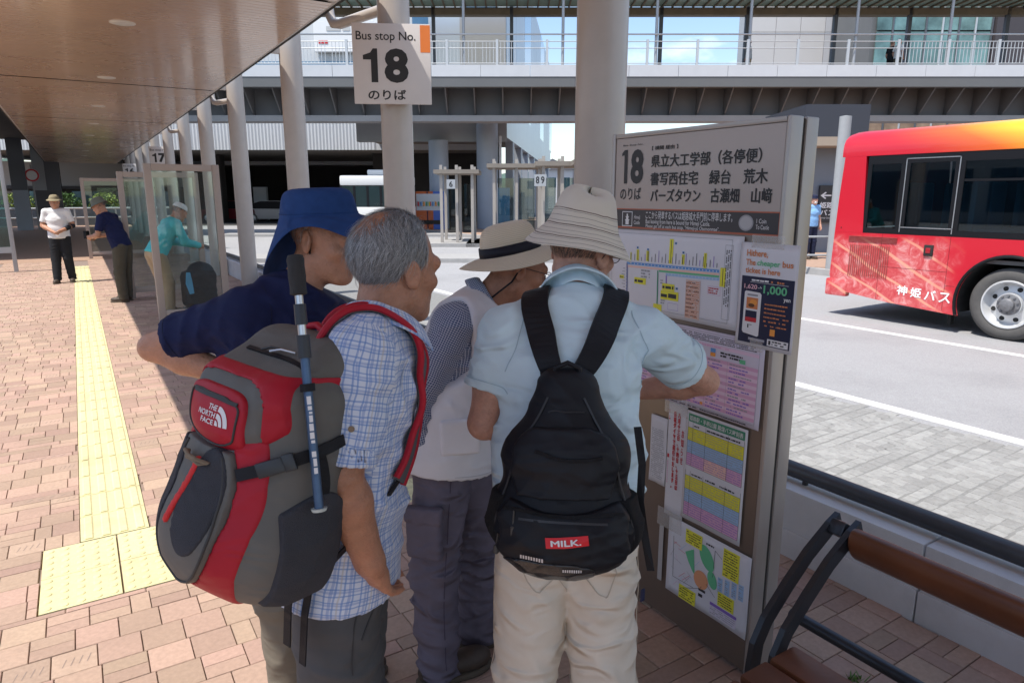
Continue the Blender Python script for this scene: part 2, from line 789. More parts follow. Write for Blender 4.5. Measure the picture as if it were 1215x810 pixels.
U = .0725
X0, X1, Y0, Y1 = -1.62, 2.648, .30, 21.0
# the yellow strip lies in the paving: courses of squares and of long bricks run across the walkway
TAC_X0, TAC_X1 = -.155, .145
pavers = []
ptype = []
r2 = random.Random(11)


def lay(ya, yb, xa, xb):
    y = ya
    while y < yb - .02:
        two = r2.random() < .62
        h = 2 * U if two else U
        if yb - (y + h) < .03:
            h = yb - y
        x = xa - r2.uniform(0, 2 * U)
        while x < xb:
            w = 2 * U if two else 4 * U
            if two and r2.random() < .12:
                w = U
            p, q = max(x, xa), min(x + w, xb)
            if q - p > .02:
                if two and r2.random() < .16 and w > U and h > .1:
                    for k in range(2):
                        pavers.append(((p + q) / 2, y + h * (.25 + .5 * k), q - p - .003, h / 2 - .003, 0.))
                        ptype.append(False)
                else:
                    pavers.append(((p + q) / 2, y + h / 2, q - p - .003, h - .003, 0.))
                    ptype.append(r2.random() < .13 and q - p > .12)
            x += w
        y += h


lay(Y0, 3.087, X0, X1)
lay(3.087, 3.696, X0, -.309)
lay(3.087, 3.696, .303, X1)
lay(3.696, Y1, X0, TAC_X0)
lay(3.696, Y1, TAC_X1, X1)
M_slash = mat('grooved_paver', (.41, .285, .22), .8, var=.13, vscale=55, bump=.3, bscale=420, island=.17, objrand=.17, hsv=.012, dirt=.5, dscale=1.7, dcol=(.27, .19, .145, 1), coord='World')


def _paver_mesh(grooved):
    bm = bmesh.new()
    b = .03
    outer = [(-.5, -.5), (.5, -.5), (.5, .5), (-.5, .5)]
    lo = [bm.verts.new((x, y, -.012)) for x, y in outer]
    mid = [bm.verts.new((x, y, -.003)) for x, y in outer]
    top = [bm.verts.new((x * (1 - b), y * (1 - b), 0)) for x, y in outer]
    for k in range(4):
        k2 = (k + 1) % 4
        bm.faces.new((lo[k], lo[k2], mid[k2], mid[k]))
        bm.faces.new((mid[k], mid[k2], top[k2], top[k]))
    bm.faces.new(top)
    if grooved:
        # four slanting anti-slip cuts: thin dark recessed strips standing for the shadowed cut
        for q in range(4):
            c = -.27 + q * .18
            d = [(c - .012, -.16), (c + .016, -.16), (c + .106, .16), (c + .078, .16)]
            f = bm.faces.new([bm.verts.new((x, y, .0006)) for x, y in d])
            f.material_index = 1
    me = bpy.data.meshes.new('clay_paver')
    bm.to_mesh(me)
    bm.free()
    me.materials.append(M_slash if grooved else M_brick)
    if grooved:
        me.materials.append(M_grout)
    return me


_pm = [_paver_mesh(False), _paver_mesh(True)]


def _vis_paver(x, y):
    if x < 190 and y > 390:
        return not (95 < x < 130 and y < 640)
    if x < 310 and y > 690:
        return True
    if 465 < x < 500 and y > 600:
        return True
    if 545 < x < 590 and y > 650:
        return True
    return x > 925 and y > 660


near, rest = _split(pavers, 290, 0, _vis_paver)
for i in near:
    it = pavers[i]
    o = bpy.data.objects.new('clay_paver', _pm[1 if ptype[i] else 0])
    link(o, pavement)
    o.location = (it[0], it[1], rng.uniform(-.0012, .0008))
    turn = it[3] > it[2] * 1.3
    o.scale = (it[3], it[2], 1) if turn else (it[2], it[3], 1)
    o.rotation_euler = (rng.uniform(-.004, .004), rng.uniform(-.004, .004), R(90) if turn else 0)
V, Fc, fm = [], [], []
bco = {}
for k, me in enumerate(_pm):
    co = np.empty(len(me.vertices) * 3, np.float32)
    me.vertices.foreach_get('co', co)
    bco[k] = (co.reshape(-1, 3), [tuple(p.vertices) for p in me.polygons], [p.material_index for p in me.polygons])
base = 0
for i in rest:
    it = pavers[i]
    k = 1 if ptype[i] else 0
    co, fs, ms = bco[k]
    q = co * np.array([it[2], it[3], 1]) + np.array([it[0], it[1], rng.uniform(-.0012, .0008)])
    V.append(q)
    Fc += [tuple(a + base for a in f) for f in fs]
    fm += [(2 if m == 1 else k) for m in ms]
    base += len(co)
o = mesh_obj('far_pavers', np.concatenate(V), Fc, [M_brick, M_slash, M_grout], pavement, fm=fm)
o['kind'] = 'stuff'

# ------------------------------------------------------------------ yellow tactile paving
tact = empty('tactile_paving', (0, 0, 0))
tag(tact, kind='structure')


def _block(dots):
    mb = MB()
    mb.box2((-.1485, -.1485, -.02), (.1485, .1485, .001))
    if dots:
        for i in range(5):
            for j in range(5):
                x, y = -.12 + .06 * i, -.12 + .06 * j
                mb.lathe([(.0165, .001), (.0145, .0042), (.010, .0058), (.0, .006)], 10, Matrix.Translation((x, y, 0)))
    else:
        for i in range(4):
            x = -.1125 + .075 * i
            mb.prism([(x - .021, .001), (x + .021, .001), (x + .014, .006), (x - .014, .006)], -.137, .137, 'y')
    o = mb.build('tactile_block', M_yellow)
    me = o.data
    bpy.data.objects.remove(o)
    return me


_tb = [_block(False), _block(True)]
for k in range(52):
    o = link(bpy.data.objects.new('tactile_block', _tb[0]), tact)
    o.location = (-.005, 3.85 + .3 * k, rng.uniform(-.0008, .0008))
for i in range(2):
    for j in range(2):
        o = link(bpy.data.objects.new('tactile_block', _tb[1]), tact)
        o.location = (-.155 + .305 * i, 3.24 + .302 * j, rng.uniform(-.0008, .0008))
# a second strip branches off towards the notice board
for k in range(5):
    o = link(bpy.data.objects.new('tactile_block', _tb[0 if k < 4 else 1]), tact)
    o.location = (.455 + .3 * k, 3.4, .0)
    o.rotation_euler = (0, 0, R(90))
for ch in tact.children:
    if ch.rotation_euler.z > 0:
        pass

# ------------------------------------------------------------------ low kerb wall with a rail on top
M_wall = mat('kerb_wall_concrete', (.60, .595, .60), .8, var=.07, vscale=5, bump=.15, bscale=120, dirt=.3, dscale=4, dcol=(.3, .29, .28, 1))
M_rail = mat('painted_rail', (.05, .052, .058), .42, var=.12, vscale=20, rvar=.12)
wall = thing('kerb_wall', 'low pale concrete wall topped by a dark round rail beside the bus lane', 'wall', (2.74, 2, 0))
yy = -6.0
while yy < 20:
    mb = MB()
    mb.box2((-.09, yy - 2 + .003, -.15), (.09, yy - 2 + 1.797, .325), bev=.010)
    mb.box2((-.09 - .012, yy - 2 + .003, -.012), (-.091, yy - 2 + 1.797, .13), bev=.004)
    mb.build('wall_block', M_wall, wall, smooth=True)
    yy += 1.8
mb = MB()
mb.tube([(.02, -8.2, .378), (.02, 18, .378)], .038, 20)
mb.build('rail', M_rail, wall, smooth=True)
for k in range(14):
    mb = MB()
    mb.tube([(.02, -7.4 + 1.8 * k, .325), (.02, -7.4 + 1.8 * k, .36)], .014, 10)
    mb.build('rail_post', M_rail, wall, smooth=True)

# ------------------------------------------------------------------ far kerb and far pavement
mb = MB()
mb.box2((14.4, -30, -.16), (14.58, 60, .0), bev=.01)
o = mb.build('kerb', M_kerb)
tag(o, kind='structure')
fp = MB()
fp.box2((14.582, -30, -.162), (30, 60, -.004))
tag(fp.build('far_sidewalk', M_brick_far), kind='structure')
# ================================================================== CANOPY, COLUMNS, STOP SIGNS, SHELTER
M_col = mat('column_paint', (.46, .415, .38), .38, var=.05, vscale=7, rvar=.1, bump=.03, bscale=60, coat=.15)
M_fascia = mat('canopy_fascia', (.52, .49, .46), .45, var=.05, vscale=4)


def ceiling_mat():
    m = mat('canopy_soffit', (.52, .33, .20), .28, var=.10, vscale=1.2, rvar=.06, spec=.9, coat=.6)
    m.node_tree.nodes['Principled BSDF'].inputs['Coat Roughness'].default_value = .11
    return m


M_ceil = ceiling_mat()
M_dark = mat('dark_gap', (.03, .025, .022), .8)
M_lampglass = mat('downlight_glass', (.62, .6, .56), .35)
M_steel = mat('brushed_steel', (.55, .56, .57), .35, metal=.8, var=.06, vscale=15)
M_greymetal = mat('grey_paint_metal', (.33, .34, .35), .45, var=.06, vscale=6)

CZ = 3.30
CXL, CXR = -1.02, 2.20
canopy = thing('platform_canopy', 'long brown glossy platform canopy with a ribbed soffit over the brick walkway', 'canopy', (0.6, 10, 0))
seams = [-5.8, .2, 6.3, 12.4, 18.45, 24.5, 30.6, 36.7, 42.8]
for a, b in zip(seams[:-1], seams[1:]):
    mb = MB()
    a2, b2 = a + .03, b - .03
    n = int(round((b2 - a2) / .10))
    st = (b2 - a2) / n
    vs, fs = [], []
    xl, xr = CXL - .6, CXR - .6
    yy = a2 - 10
    prof = []
    for k in range(n):
        prof += [(yy + .003, CZ), (yy + st - .006, CZ), (yy + st - .0045, CZ + .006), (yy + st + .0015, CZ + .006)]
        yy += st
    for (y_, z_) in prof:
        vs += [(xl + .05, y_, z_), (xr - .06, y_, z_)]
    for k in range(len(prof) - 1):
        fs.append((2 * k, 2 * k + 1, 2 * k + 3, 2 * k + 2))
    mb.add(vs, fs)
    o = mb.build('soffit_panel', M_ceil, canopy, fix=False)
    mb = MB()
    for xx in (.0,):
        for yq in (a + 1.8, a + 5.4):
            pass
    # lamps
for yq in (2.0, 5.0, 8.1, 11.85, 15.6, 19.4, 23.2, 27, 31, 35):
    mb = MB()
    mb.lathe([(.0, CZ - .012), (.085, CZ - .014), (.10, CZ - .010), (.115, CZ - .006), (.118, CZ + .003)], 28, Matrix.Translation((0, yq - 10, 0)))
    o = mb.build('downlight', M_lampglass, canopy, smooth=True)
mb = MB()
mb.box2((CXL - .6, -16, CZ + .012), (CXR - .6, 33, CZ + .10))
mb.build('roof_deck', M_dark, canopy)
mb = MB()
mb.prism([(CXR - .66, CZ - .002), (CXR - .6, CZ + .03), (CXR - .6, CZ + .16), (CXR - .72, CZ + .16), (CXR - .72, CZ + .01)], -16, 33, 'y')
mb.build('edge_trim', M_fascia, canopy)
mb = MB()
mb.prism([(CXL - .54, CZ - .002), (CXL - .6, CZ + .03), (CXL - .6, CZ + .16), (CXL - .48, CZ + .16), (CXL - .48, CZ + .01)], -16, 33, 'y')
mb.build('edge_trim', M_fascia, canopy)
# columns: the row on the road side carries the canopy
col_ys = [-.2, 3.0, 5.76, 8.99, 12.45, 15.62, 18.75, 22.1, 25.6, 28.9, 32.2, 35.4, 38.6]
column_labels = {
    -.2: 'pale steel column standing behind the bench end, nearest the viewer',
    3.0: 'thick pale steel column standing behind the notice board',
    5.76: 'pale steel column carrying the number 18 stop sign',
    8.99: 'pale steel column just behind the number 18 sign column, above the blue hat',
    12.45: 'pale steel column between the glass shelter and the blue hat',
    15.62: 'pale steel column rising just beyond the near glass shelter frame',
}
for k, cy in enumerate(col_ys):
    mb = MB()
    mb.lathe([(0.135, 0), (.135, 3.95), (.0, 3.95)], 36)
    c = thing('canopy_column', column_labels.get(cy, 'slim pale column in the far row beyond the glass shelters'), 'column', (2.45, cy, 0), 0, 'columns along the platform edge')
    mb.build('shaft', M_col, c, smooth=True)
    mb = MB()
    mb.lathe([(.0, .03), (.19, .03), (.19, 0)], 28)
    mb.build('base_collar', M_col, c, smooth=True)
    mb = MB()
    mb.box2((-.36, -.03, 3.33), (-.12, .03, 3.43))
    mb.build('bracket', M_col, c)
# drain pipes that run from the canopy edge to a column
for a, b in ((9.0, 5.76), (15.62, 12.45), (22.1, 18.75)):
    pts = [(2.27, a - 2.1, 3.46), (2.27, a - 2.14, 3.32), (2.28, a - 2.2, 3.245), (2.31, a - 2.3, 3.225), (2.40, b + .11, 3.19)]
    mb = MB()
    mb.tube(pts, .045, 14)
    p = mb.build('drain_pipe', M_col, smooth=True, origin=(2.3, a - 2.1, 3.25))
    tag(p, {9.0: 'bent brown drain pipe running to the number 18 column', 15.62: 'short drain pipe between the two columns beside the shelter', 22.1: 'small drain pipe between columns above the number 17 sign'}[a], 'pipe')

# ------------------------------------------------------------------ stop number signs
M_signwhite = mat('sign_white', (.70, .66, .64), .4, var=.03, vscale=5)
M_ink = mat('sign_ink', (.02, .02, .022), .5)
M_orange = mat('sign_orange', (.80, .22, .05), .45)
M_housing = mat('sign_housing', (.50, .42, .35), .5)


def stop_sign(num, label, loc, rz, w=.63, h=.62):
    t = thing('stop_number_sign', label, 'sign', loc, rz)
    mb = MB()
    mb.box((0, 0, 0), (w, .03, h), bev=.004)
    mb.build('panel', M_signwhite, t, smooth=True)
    mb = MB()
    mb.box2((-w * .34, .015, -h * .47), (w * .34, .11, h * .44))
    mb.build('housing', M_housing, t)
    M = frame_mat((0, -.0155, 0), (1, 0, 0), (0, 0, 1))
    lettering('Bus stop No.', (-w * .45, h * .26, w * .31, h * .40), M, M_ink, t, bold=.008)
    P1_ = Print(M, .001)
    x0, y0, y1 = -w * .37, -h * .23, h * .19
    hh_ = y1 - y0
    P1_.poly([(x0 + w * .10, y0), (x0 + w * .185, y0), (x0 + w * .185, y1), (x0 + w * .13, y1), (x0 + w * .095, y1 - hh_ * .12), (x0, y1 - hh_ * .2), (x0, y1 - hh_ * .33), (x0 + w * .10, y1 - hh_ * .33)], M_ink)
    P1_.build('numeral', t)
    lettering(num[1], (-w * .10, -h * .235, w * .21, h * .195), M, M_ink, t, bold=.045, name='numeral')
    lettering('のりば', (-w * .32, -h * .45, w * .17, -h * .32), M, M_ink, t, bold=.02)
    P = Print(M)
    P.rect(w * .37, h * .15, w * .498, h * .485, M_orange)
    P.build('orange_mark', t)
    return t


stop_sign('18', 'white stop sign reading 18 with an orange corner on the near column', (2.34, 5.56, 2.70), R(-27))
stop_sign('17', 'white stop sign reading 17 above the glass shelter', (2.36, 23.4, 2.76), R(-20))
stop_sign('16', 'small far stop sign reading 16 beyond the number 17 sign', (2.30, 35.0, 2.70), R(-14))

# ------------------------------------------------------------------ glass wind screens
M_frame = mat('shelter_frame', (.40, .335, .295), .4, var=.05, vscale=8)
M_glass = glass('shelter_glass', (.86, .91, .89))


def screen(t, x0, x1, yy, z0, z1, fw=.085, bottom=True):
    mb = MB()
    mb.box2((x0, yy - fw / 2, 0), (x0 + fw, yy + fw / 2, z1), bev=.006)
    mb.build('post', M_frame, t, smooth=True)
    mb = MB()
    mb.box2((x1 - fw, yy - fw / 2, 0), (x1, yy + fw / 2, z1), bev=.006)
    mb.build('post', M_frame, t, smooth=True)
    mb = MB()
    mb.box2((x0 + fw + .001, yy - fw / 2 + .004, z1 - fw), (x1 - fw - .001, yy + fw / 2 - .004, z1 - .002), bev=.005)
    mb.build('top_bar', M_frame, t, smooth=True)
    mb = MB()
    mb.box2((x0 + fw + .001, yy - fw / 2 + .004, z0), (x1 - fw - .001, yy + fw / 2 - .004, z0 + fw), bev=.005)
    mb.build('bottom_bar', M_frame, t, smooth=True)
    mb = MB()
    mb.box2((x0 + fw + .002, yy - .005, z0 + fw + .001), (x1 - fw - .002, yy + .005, z1 - fw - .001))
    mb.build('pane', M_glass, t)


sh = thing('glass_shelter', 'near brown framed glass wind screen with a person behind it', 'shelter', (1.2, 9.87, 0))
screen(sh, -.42, .46, 0, .10, 2.04)
sh2 = thing('glass_shelter', 'brown framed glass wind screen behind the near one, beside the navy shirt', 'shelter', (1.2, 12.7, 0))
screen(sh2, -.58, .60, 0, .10, 2.02)
sh3 = thing('glass_shelter', 'far glass screen below the number 16 sign', 'shelter', (1.2, 21.5, 0))
screen(sh3, -1.0, .62, 0, .10, 2.10)
sh4 = thing('glass_shelter', 'tall greenish glass shelter at the edge of the far walkway', 'shelter', (-1.75, 18.6, 0))
M_glassg = glass('green_glass', (.30, .52, .50), refl=1.6)
mb = MB()
mb.box2((-.05, -.05, 0), (.05, .05, 3.2), bev=.005)
mb.build('post', M_frame, sh4, smooth=True)
mb = MB()
mb.box2((.48, -.04, 0), (.56, .04, 3.2), bev=.005)
mb.build('post', M_greymetal, sh4, smooth=True)
mb = MB()
mb.box2((.052, -.006, .55), (.478, .006, 3.15))
mb.build('pane', M_glassg, sh4)
mb = MB()
mb.box2((-.8, -.006, .55), (-.052, .006, 3.15))
mb.build('pane', M_glassg, sh4)
mb = MB()
mb.box2((.05, -.035, .42), (.48, .035, .548))
mb.build('bottom_bar', M_greymetal, sh4)
# ================================================================== NOTICE BOARD WITH ITS POSTERS
BX, BY0, BY1 = 1.80, 2.127, 1.327         # face plane; far end, near end
M_board = mat('board_bronze', (.19, .145, .115), .36, metal=.35, var=.06, vscale=3, rvar=.08)
M_boardtop = mat('board_header', (.43, .38, .35), .42, metal=.1, var=.04, vscale=3)
M_boardframe = mat('board_frame', (.40, .36, .33), .36, metal=.35, var=.04, vscale=4)
M_band = mat('band_charcoal', (.045, .042, .045), .42)
M_bandred = mat('band_red', (.42, .11, .055), .5)
M_white = mat('print_white', (.72, .72, .73), .6)
M_ink2 = mat('print_ink', (.03, .03, .035), .6)
M_grey = mat('print_grey', (.30, .30, .32), .6)
M_red = mat('print_red', (.55, .03, .04), .6)
M_yel = mat('print_yellow', (.74, .70, .05), .6)
M_blue = mat('print_blue', (.12, .30, .62), .6)
M_lblue = mat('print_light_blue', (.33, .50, .72), .6)
M_pink = mat('print_pink', (.66, .38, .55), .6)
M_lpink = mat('print_pale_pink', (.74, .55, .68), .6)
M_salm = mat('print_salmon', (.80, .52, .44), .6)
M_green = mat('print_green', (.05, .26, .15), .6)
M_lgreen = mat('print_mid_green', (.13, .48, .25), .6)
M_or = mat('print_orange', (.80, .32, .06), .6)
M_terr = mat('print_terracotta', (.62, .22, .08), .6)
M_navy = mat('print_navy', (.012, .016, .05), .45)
M_purp = mat('print_purple', (.24, .14, .50), .6)
M_beige = mat('print_beige', (.62, .47, .42), .6)
M_paper = mat('paper', (.66, .66, .70), .55, var=.03, vscale=6)
M_lilac = mat('paper_lilac', (.62, .58, .68), .55, var=.03, vscale=6)
M_tape = mat('clear_tape', (.75, .74, .72), .2, alpha=.22, spec=.8)

bd_t = thing('notice_board', 'tall bronze bus stop notice board headed 18 with Japanese destinations', 'notice board', (BX, BY1, 0))
L0 = Vector((BX, BY1, 0))


def uv(px, py):
    p = at_x(px, py, BX)
    return (BY0 - p.y, p.z)


def boxw(t, name, lo, hi, m, bev=.003, smooth=True):
    mb = MB()
    mb.box2(Vector(lo) - L0, Vector(hi) - L0, bev=bev)
    return mb.build(name, m, t, smooth=smooth)


boxw(bd_t, 'face_panel', (BX + .004, BY1 + .018, .02), (BX + .06, BY0 - .022, 1.53), M_board)
boxw(bd_t, 'header_panel', (BX + .004, BY1 + .018, 1.534), (BX + .06, BY0 - .022, 1.862), M_boardtop)
boxw(bd_t, 'end_post', (BX, BY1 + .0, 0), (BX + .058, BY1 + .016, 1.88), M_boardframe, .005)
boxw(bd_t, 'end_post', (BX + .074, BY1 + .0, 0), (BX + .132, BY1 + .016, 1.88), M_boardframe, .005)
boxw(bd_t, 'groove', (BX + .059, BY1 + .006, 0), (BX + .073, BY1 + .046, 1.874), M_dark, 0, False)
boxw(bd_t, 'end_post', (BX, BY0 - .02, 0), (BX + .132, BY0, 1.88), M_boardframe, .004)
boxw(bd_t, 'top_rail', (BX + .001, BY1 + .017, 1.863), (BX + .131, BY0 - .021, 1.879), M_boardframe, .003)
boxw(bd_t, 'back_panel', (BX + .07, BY1 + .018, .02), (BX + .128, BY0 - .022, 1.862), M_board)

MBD = frame_mat(Vector((BX + .0035, BY0, 0)) - L0, (0, -1, 0), (0, 0, 1))


def put(s, a, b, m=M_ink, bold=.012, t=bd_t, M=MBD, **k):
    """a: pixel of the lower corner at the far end, b: of the upper corner at the near end"""
    u0, v0 = uv(*a)
    u1, v1 = uv(*b)
    return lettering(s, (u0, v0, u1, v1), M, m, t, bold=bold, **k)


put('Bus Stop No.', (739, 174.5), (763, 170), bold=.015)
a_, b_ = uv(737, 218), uv(744, 178)
P = Print(MBD, .001)
P.poly([(a_[0] + .012, a_[1]), (b_[0] + .002, a_[1]), (b_[0] + .002, b_[1]), (a_[0] + .012, b_[1]), (a_[0] - .002, b_[1] - .012), (a_[0] - .002, b_[1] - .022), (a_[0] + .012, b_[1] - .018)], M_ink)
P.build('numeral', bd_t)
put('8', (747, 218.5), (763.5, 176.5), bold=.04, name='numeral')
put('のりば', (735, 237), (760, 222.5), bold=.012)
put('【 横関 経由 】', (773, 178.5), (804, 171), bold=.0, strike=.028)
put('県立大工学部（各停便）', (772, 199), (904, 175), bold=.0, strike=.028)
put('書写西住宅　緑台　荒木', (771, 220), (911, 199.5), bold=.0, strike=.028)
put('バーズタウン　古瀬畑　山﨑', (771, 239.5), (916, 223), bold=.0, strike=.028)
P = Print(MBD, .0006)
u0, v1 = uv(729, 247)
u1, v0 = uv(926, 282)
v0 = 1.527
P.rect(u0, v0, u1, v1, M_bandred)
P.rect(u0 + .006, v0 + .006, u1 - .012, v1 - .004, M_band, .0004)
# castle pictogram and coin
a, b = uv(737.5, 268), uv(750, 251)
P.frame(a[0], a[1], b[0], b[1], .0028, M_white, .0008)
cx = (a[0] + b[0]) / 2
hh = b[1] - a[1]
for (w, q0, q1) in ((.018, .12, .40), (.024, .40, .46), (.013, .46, .62), (.018, .62, .67), (.008, .67, .84)):
    P.rect(cx - w / 2, a[1] + hh * q0, cx + w / 2, a[1] + hh * q1, M_white, .0008)
c = uv(884.5, 264.5)
P.ell(c[0], c[1], .029, .0255, M_grey, .0008)
P.ell(c[0], c[1], .024, .0205, mat('coin', (.42, .42, .43), .5), .0011)
P.build('information_band', bd_t)
put('Himeji\nCastle', (751.5, 266), (759, 255.5), M_white, .0, lift=.0015)
put('ここから発車するバスは姫路城大手門前に停車します。', (765.5, 259.5), (869, 253), M_white, .0, lift=.0015)
put('Bus leaving from here is bound for Himeji Castle.', (765.5, 266.5), (842, 263), M_white, .0, lift=.0015)
put('Please get off at each bus stop, "Himeji-jo Otemonmae".', (765.5, 271), (853, 270), M_white, .0, lift=.0015)
put('1 Coin', (897, 265), (909, 260), M_white, .0, lift=.0015)
put('To Castle', (896, 272), (912, 267.5), M_white, .0, lift=.0015)


# ------------------------------------------------------------------ sheets of paper
def sheet(label, rect, m, lift, curl=.004, cat='poster', name='poster', seed=0, over=0.):
    """a sheet taped to the board; rect in board coordinates (u0, v0, u1, v1)"""
    u0, v0, u1, v1 = rect
    r = random.Random(seed)
    org = Vector((BX - lift, BY0 - u0, v0))
    n, k = 14, 10
    vs, fs = [], []
    for j in range(k + 1):
        for i in range(n + 1):
            a, b = i / n, j / k
            bul = curl * (math.sin(a * 5.1 + seed) * math.sin(b * 4.3 + seed * 2) * .35 + .35) * (1 - (2 * b - 1) ** 4)
            bul += curl * .9 * max(0, .18 - b) / .18 * abs(math.sin(a * 3.6 + seed))
            vs.append((-bul, -a * (u1 - u0), b * (v1 - v0)))
    for j in range(k):
        for i in range(n):
            q = j * (n + 1) + i
            fs.append((q, q + 1, q + n + 2, q + n + 1))
    t = thing(name, label, cat, org)
    o = mesh_obj('paper', vs, fs, m, t, smooth=True)
    so = o.modifiers.new('thick', 'SOLIDIFY')
    so.thickness = .0004
    so.offset = -1
    M = frame_mat((0, 0, 0), (0, -1, 0), (0, 0, 1))

    class SP(Print):
        def bulge(self, x, y):
            a, b = x / (u1 - u0), y / (v1 - v0)
            bul = curl * (math.sin(a * 5.1 + seed) * math.sin(b * 4.3 + seed * 2) * .35 + .35) * (1 - (2 * b - 1) ** 4)
            return bul + curl * .9 * max(0, .18 - b) / .18 * abs(math.sin(a * 3.6 + seed))

        def build(self, nm, parent):
            # print follows the paper: cut long rectangles up, then lift every corner onto the sheet
            v2, f2, m2 = [], [], []
            for f, mi in zip(self.f, self.fm):
                pts = [self.v[i] for i in f]
                cells = [pts]
                if len(pts) == 4:
                    nx = max(1, int((pts[1] - pts[0]).length / .03))
                    ny = max(1, int((pts[3] - pts[0]).length / .03))
                    if nx * ny > 1:
                        cells = []
                        for i in range(nx):
                            for j in range(ny):
                                def Q(a, b):
                                    return pts[0].lerp(pts[1], a).lerp(pts[3].lerp(pts[2], a), b)
                                cells.append([Q(i / nx, j / ny), Q((i + 1) / nx, j / ny), Q((i + 1) / nx, (j + 1) / ny), Q(i / nx, (j + 1) / ny)])
                for c_ in cells:
                    n0 = len(v2)
                    for p in c_:
                        v2.append(Vector((p.x - self.bulge(-p.y, p.z), p.y, p.z)))
                    f2.append(tuple(range(n0, n0 + len(c_))))
                    m2.append(mi)
            return mesh_obj(nm, v2, f2, self.mats, parent, fm=m2)

    return t, SP(M, .0009), (u1 - u0), (v1 - v0), M


def sheet_text(t, s, rect, m, bold, SPr, M, lift=.0022, **k):
    o = lettering(s, rect, M, m, t, bold=bold, lift=lift, **k)
    if o:
        for v in o.data.vertices:
            v.co.x -= SPr.bulge(-v.co.y, v.co.z)
    return o


# --- route map
u0, v0 = uv(727, 363)
u1, v1 = uv(884, 286)
t, P, W, H, M = sheet('large white bus route map with yellow stop names on the board', (.012, 1.215, .665, 1.522), M_paper, .004, seed=1)
P.frame(.012, .018, W - .045, H - .012, .0012, M_grey)
P.frame(W - .072, .03, W - .04, H - .03, .0012, M_grey)


def mp(x, y):
    """pixel in the photograph's map -> sheet coordinates"""
    a = uv(720 + x / 6., 265 + y / 6.)
    return (a[0] - .012, a[1] - 1.215)


def seg(a, b, w, m, dz=.0002):
    P.line(mp(*a), mp(*b), w, m, dz)


seg((150, 280), (810, 340), .010, M_blue)
seg((150, 303), (810, 362), .007, M_salm)
seg((380, 338), (810, 378), .007, M_lgreen)
seg((430, 362), (810, 398), .009, M_lblue)
seg((152, 280), (150, 560), .0085, mat('map_slate', (.18, .2, .36), .6))
seg((372, 335), (366, 600), .006, M_green)
seg((433, 362), (432, 440), .005, M_purp)
for k in range(26):
    p = mp(180 + k * 24.5, 283 + k * 2.3)
    P.rect(p[0] - .002, p[1] - .002, p[0] + .002, p[1] + .002, M_white, .0006)
    if k > 8:
        P.rect(p[0] - .0015, p[1] - .028, p[0] + .0015, p[1] - .025, M_white, .0006)
    p2 = (p[0], p[1] + .012)
    hgt = (.012 + .034 * ((k * 37) % 11) / 11)
    P.rect(p2[0] - .0012, p2[1], p2[0] + .0012, p2[1] + hgt, M_ink2 if k % 4 else M_purp, .0004)
for k in range(11):
    p = mp(146, 320 + 22 * k)
    P.rect(p[0] - .018 - .004 * (k % 3), p[1] - .0012, p[0] - .006, p[1] + .0012, M_grey, .0004)
    P.rect(p[0] - .0015, p[1] - .0015, p[0] + .0015, p[1] + .0015, M_white, .0006)
for (a, b) in (((218, 262), (238, 185)), ((288, 268), (310, 195)), ((450, 285), (486, 112)), ((542, 292), (566, 222)), ((698, 318), (724, 212)), ((812, 448), (860, 318)),
               ((203, 425), (287, 392)), ((402, 472), (492, 436)), ((390, 535), (520, 492)), ((338, 632), (400, 578)), ((120, 578), (172, 545)), ((98, 388), (130, 368)), ((174, 262), (184, 205))):
    p, q = mp(*a), mp(*b)
    P.rect(p[0], p[1], q[0], q[1], M_yel, .0004)
    if q[1] - p[1] > (q[0] - p[0]):
        P.rect((p[0] + q[0]) / 2 - .0012, p[1] + .003, (p[0] + q[0]) / 2 + .0012, q[1] - .003, M_ink2, .0007)
    else:
        P.words(p[0] + .002, p[1] + .003, q[0] - .002, q[1] - .003, M_ink2, 1, .9, .0007)
for (x, y) in ((228, 172), (302, 186), (502, 142), (556, 208), (508, 464)):
    p = mp(x, y)
    P.rect(p[0] - .005, p[1] - .004, p[0] + .005, p[1] + .004, M_blue, .0004)
    P.rect(p[0] - .003, p[1] - .002, p[0] + .003, p[1] + .002, M_ink2, .0006)
p, q = mp(560, 668), mp(680, 410)
P.rect(p[0], p[1], q[0], q[1], M_beige, .0004)
P.words(p[0] + .003, p[1] + .003, q[0] - .003, q[1] - .003, M_terr, 18, .95, .0007, .45, 3)
P.words(p[0] + .003, p[1] + .003, q[0] - .003, q[1] - .003, M_ink2, 9, .6, .0008, .2, 5)
p, q = mp(725, 502), mp(820, 455)
P.frame(p[0], p[1], q[0], q[1], .001, M_pink, .0004)
P.words(p[0] + .004, p[1] + .003, q[0] - .004, q[1] - .003, M_red, 3, .9, .0006)
p, q = mp(440, 610), mp(515, 575)
P.frame(p[0], p[1], q[0], q[1], .0008, M_purp, .0004)
for k in range(3):
    x = W - .066 + .0085 * k
    for j in range(34):
        if (j * 7 + k * 3) % 5:
            P.rect(x, .075 + j * .0055, x + .004, .075 + j * .0055 + .004, M_ink2, .0004)
P.words(mp(250, 385)[0], mp(250, 385)[1], mp(320, 330)[0], mp(320, 330)[1], M_grey, 3, .7, .0004)
P.words(mp(390, 415)[0], mp(390, 430)[1], mp(420, 400)[0], mp(420, 398)[1], M_grey, 2, .8, .0004)
P.words(mp(390, 575)[0], mp(390, 570)[1], mp(430, 540)[0], mp(430, 540)[1], M_grey, 2, .8, .0004)
P.build('print', t)

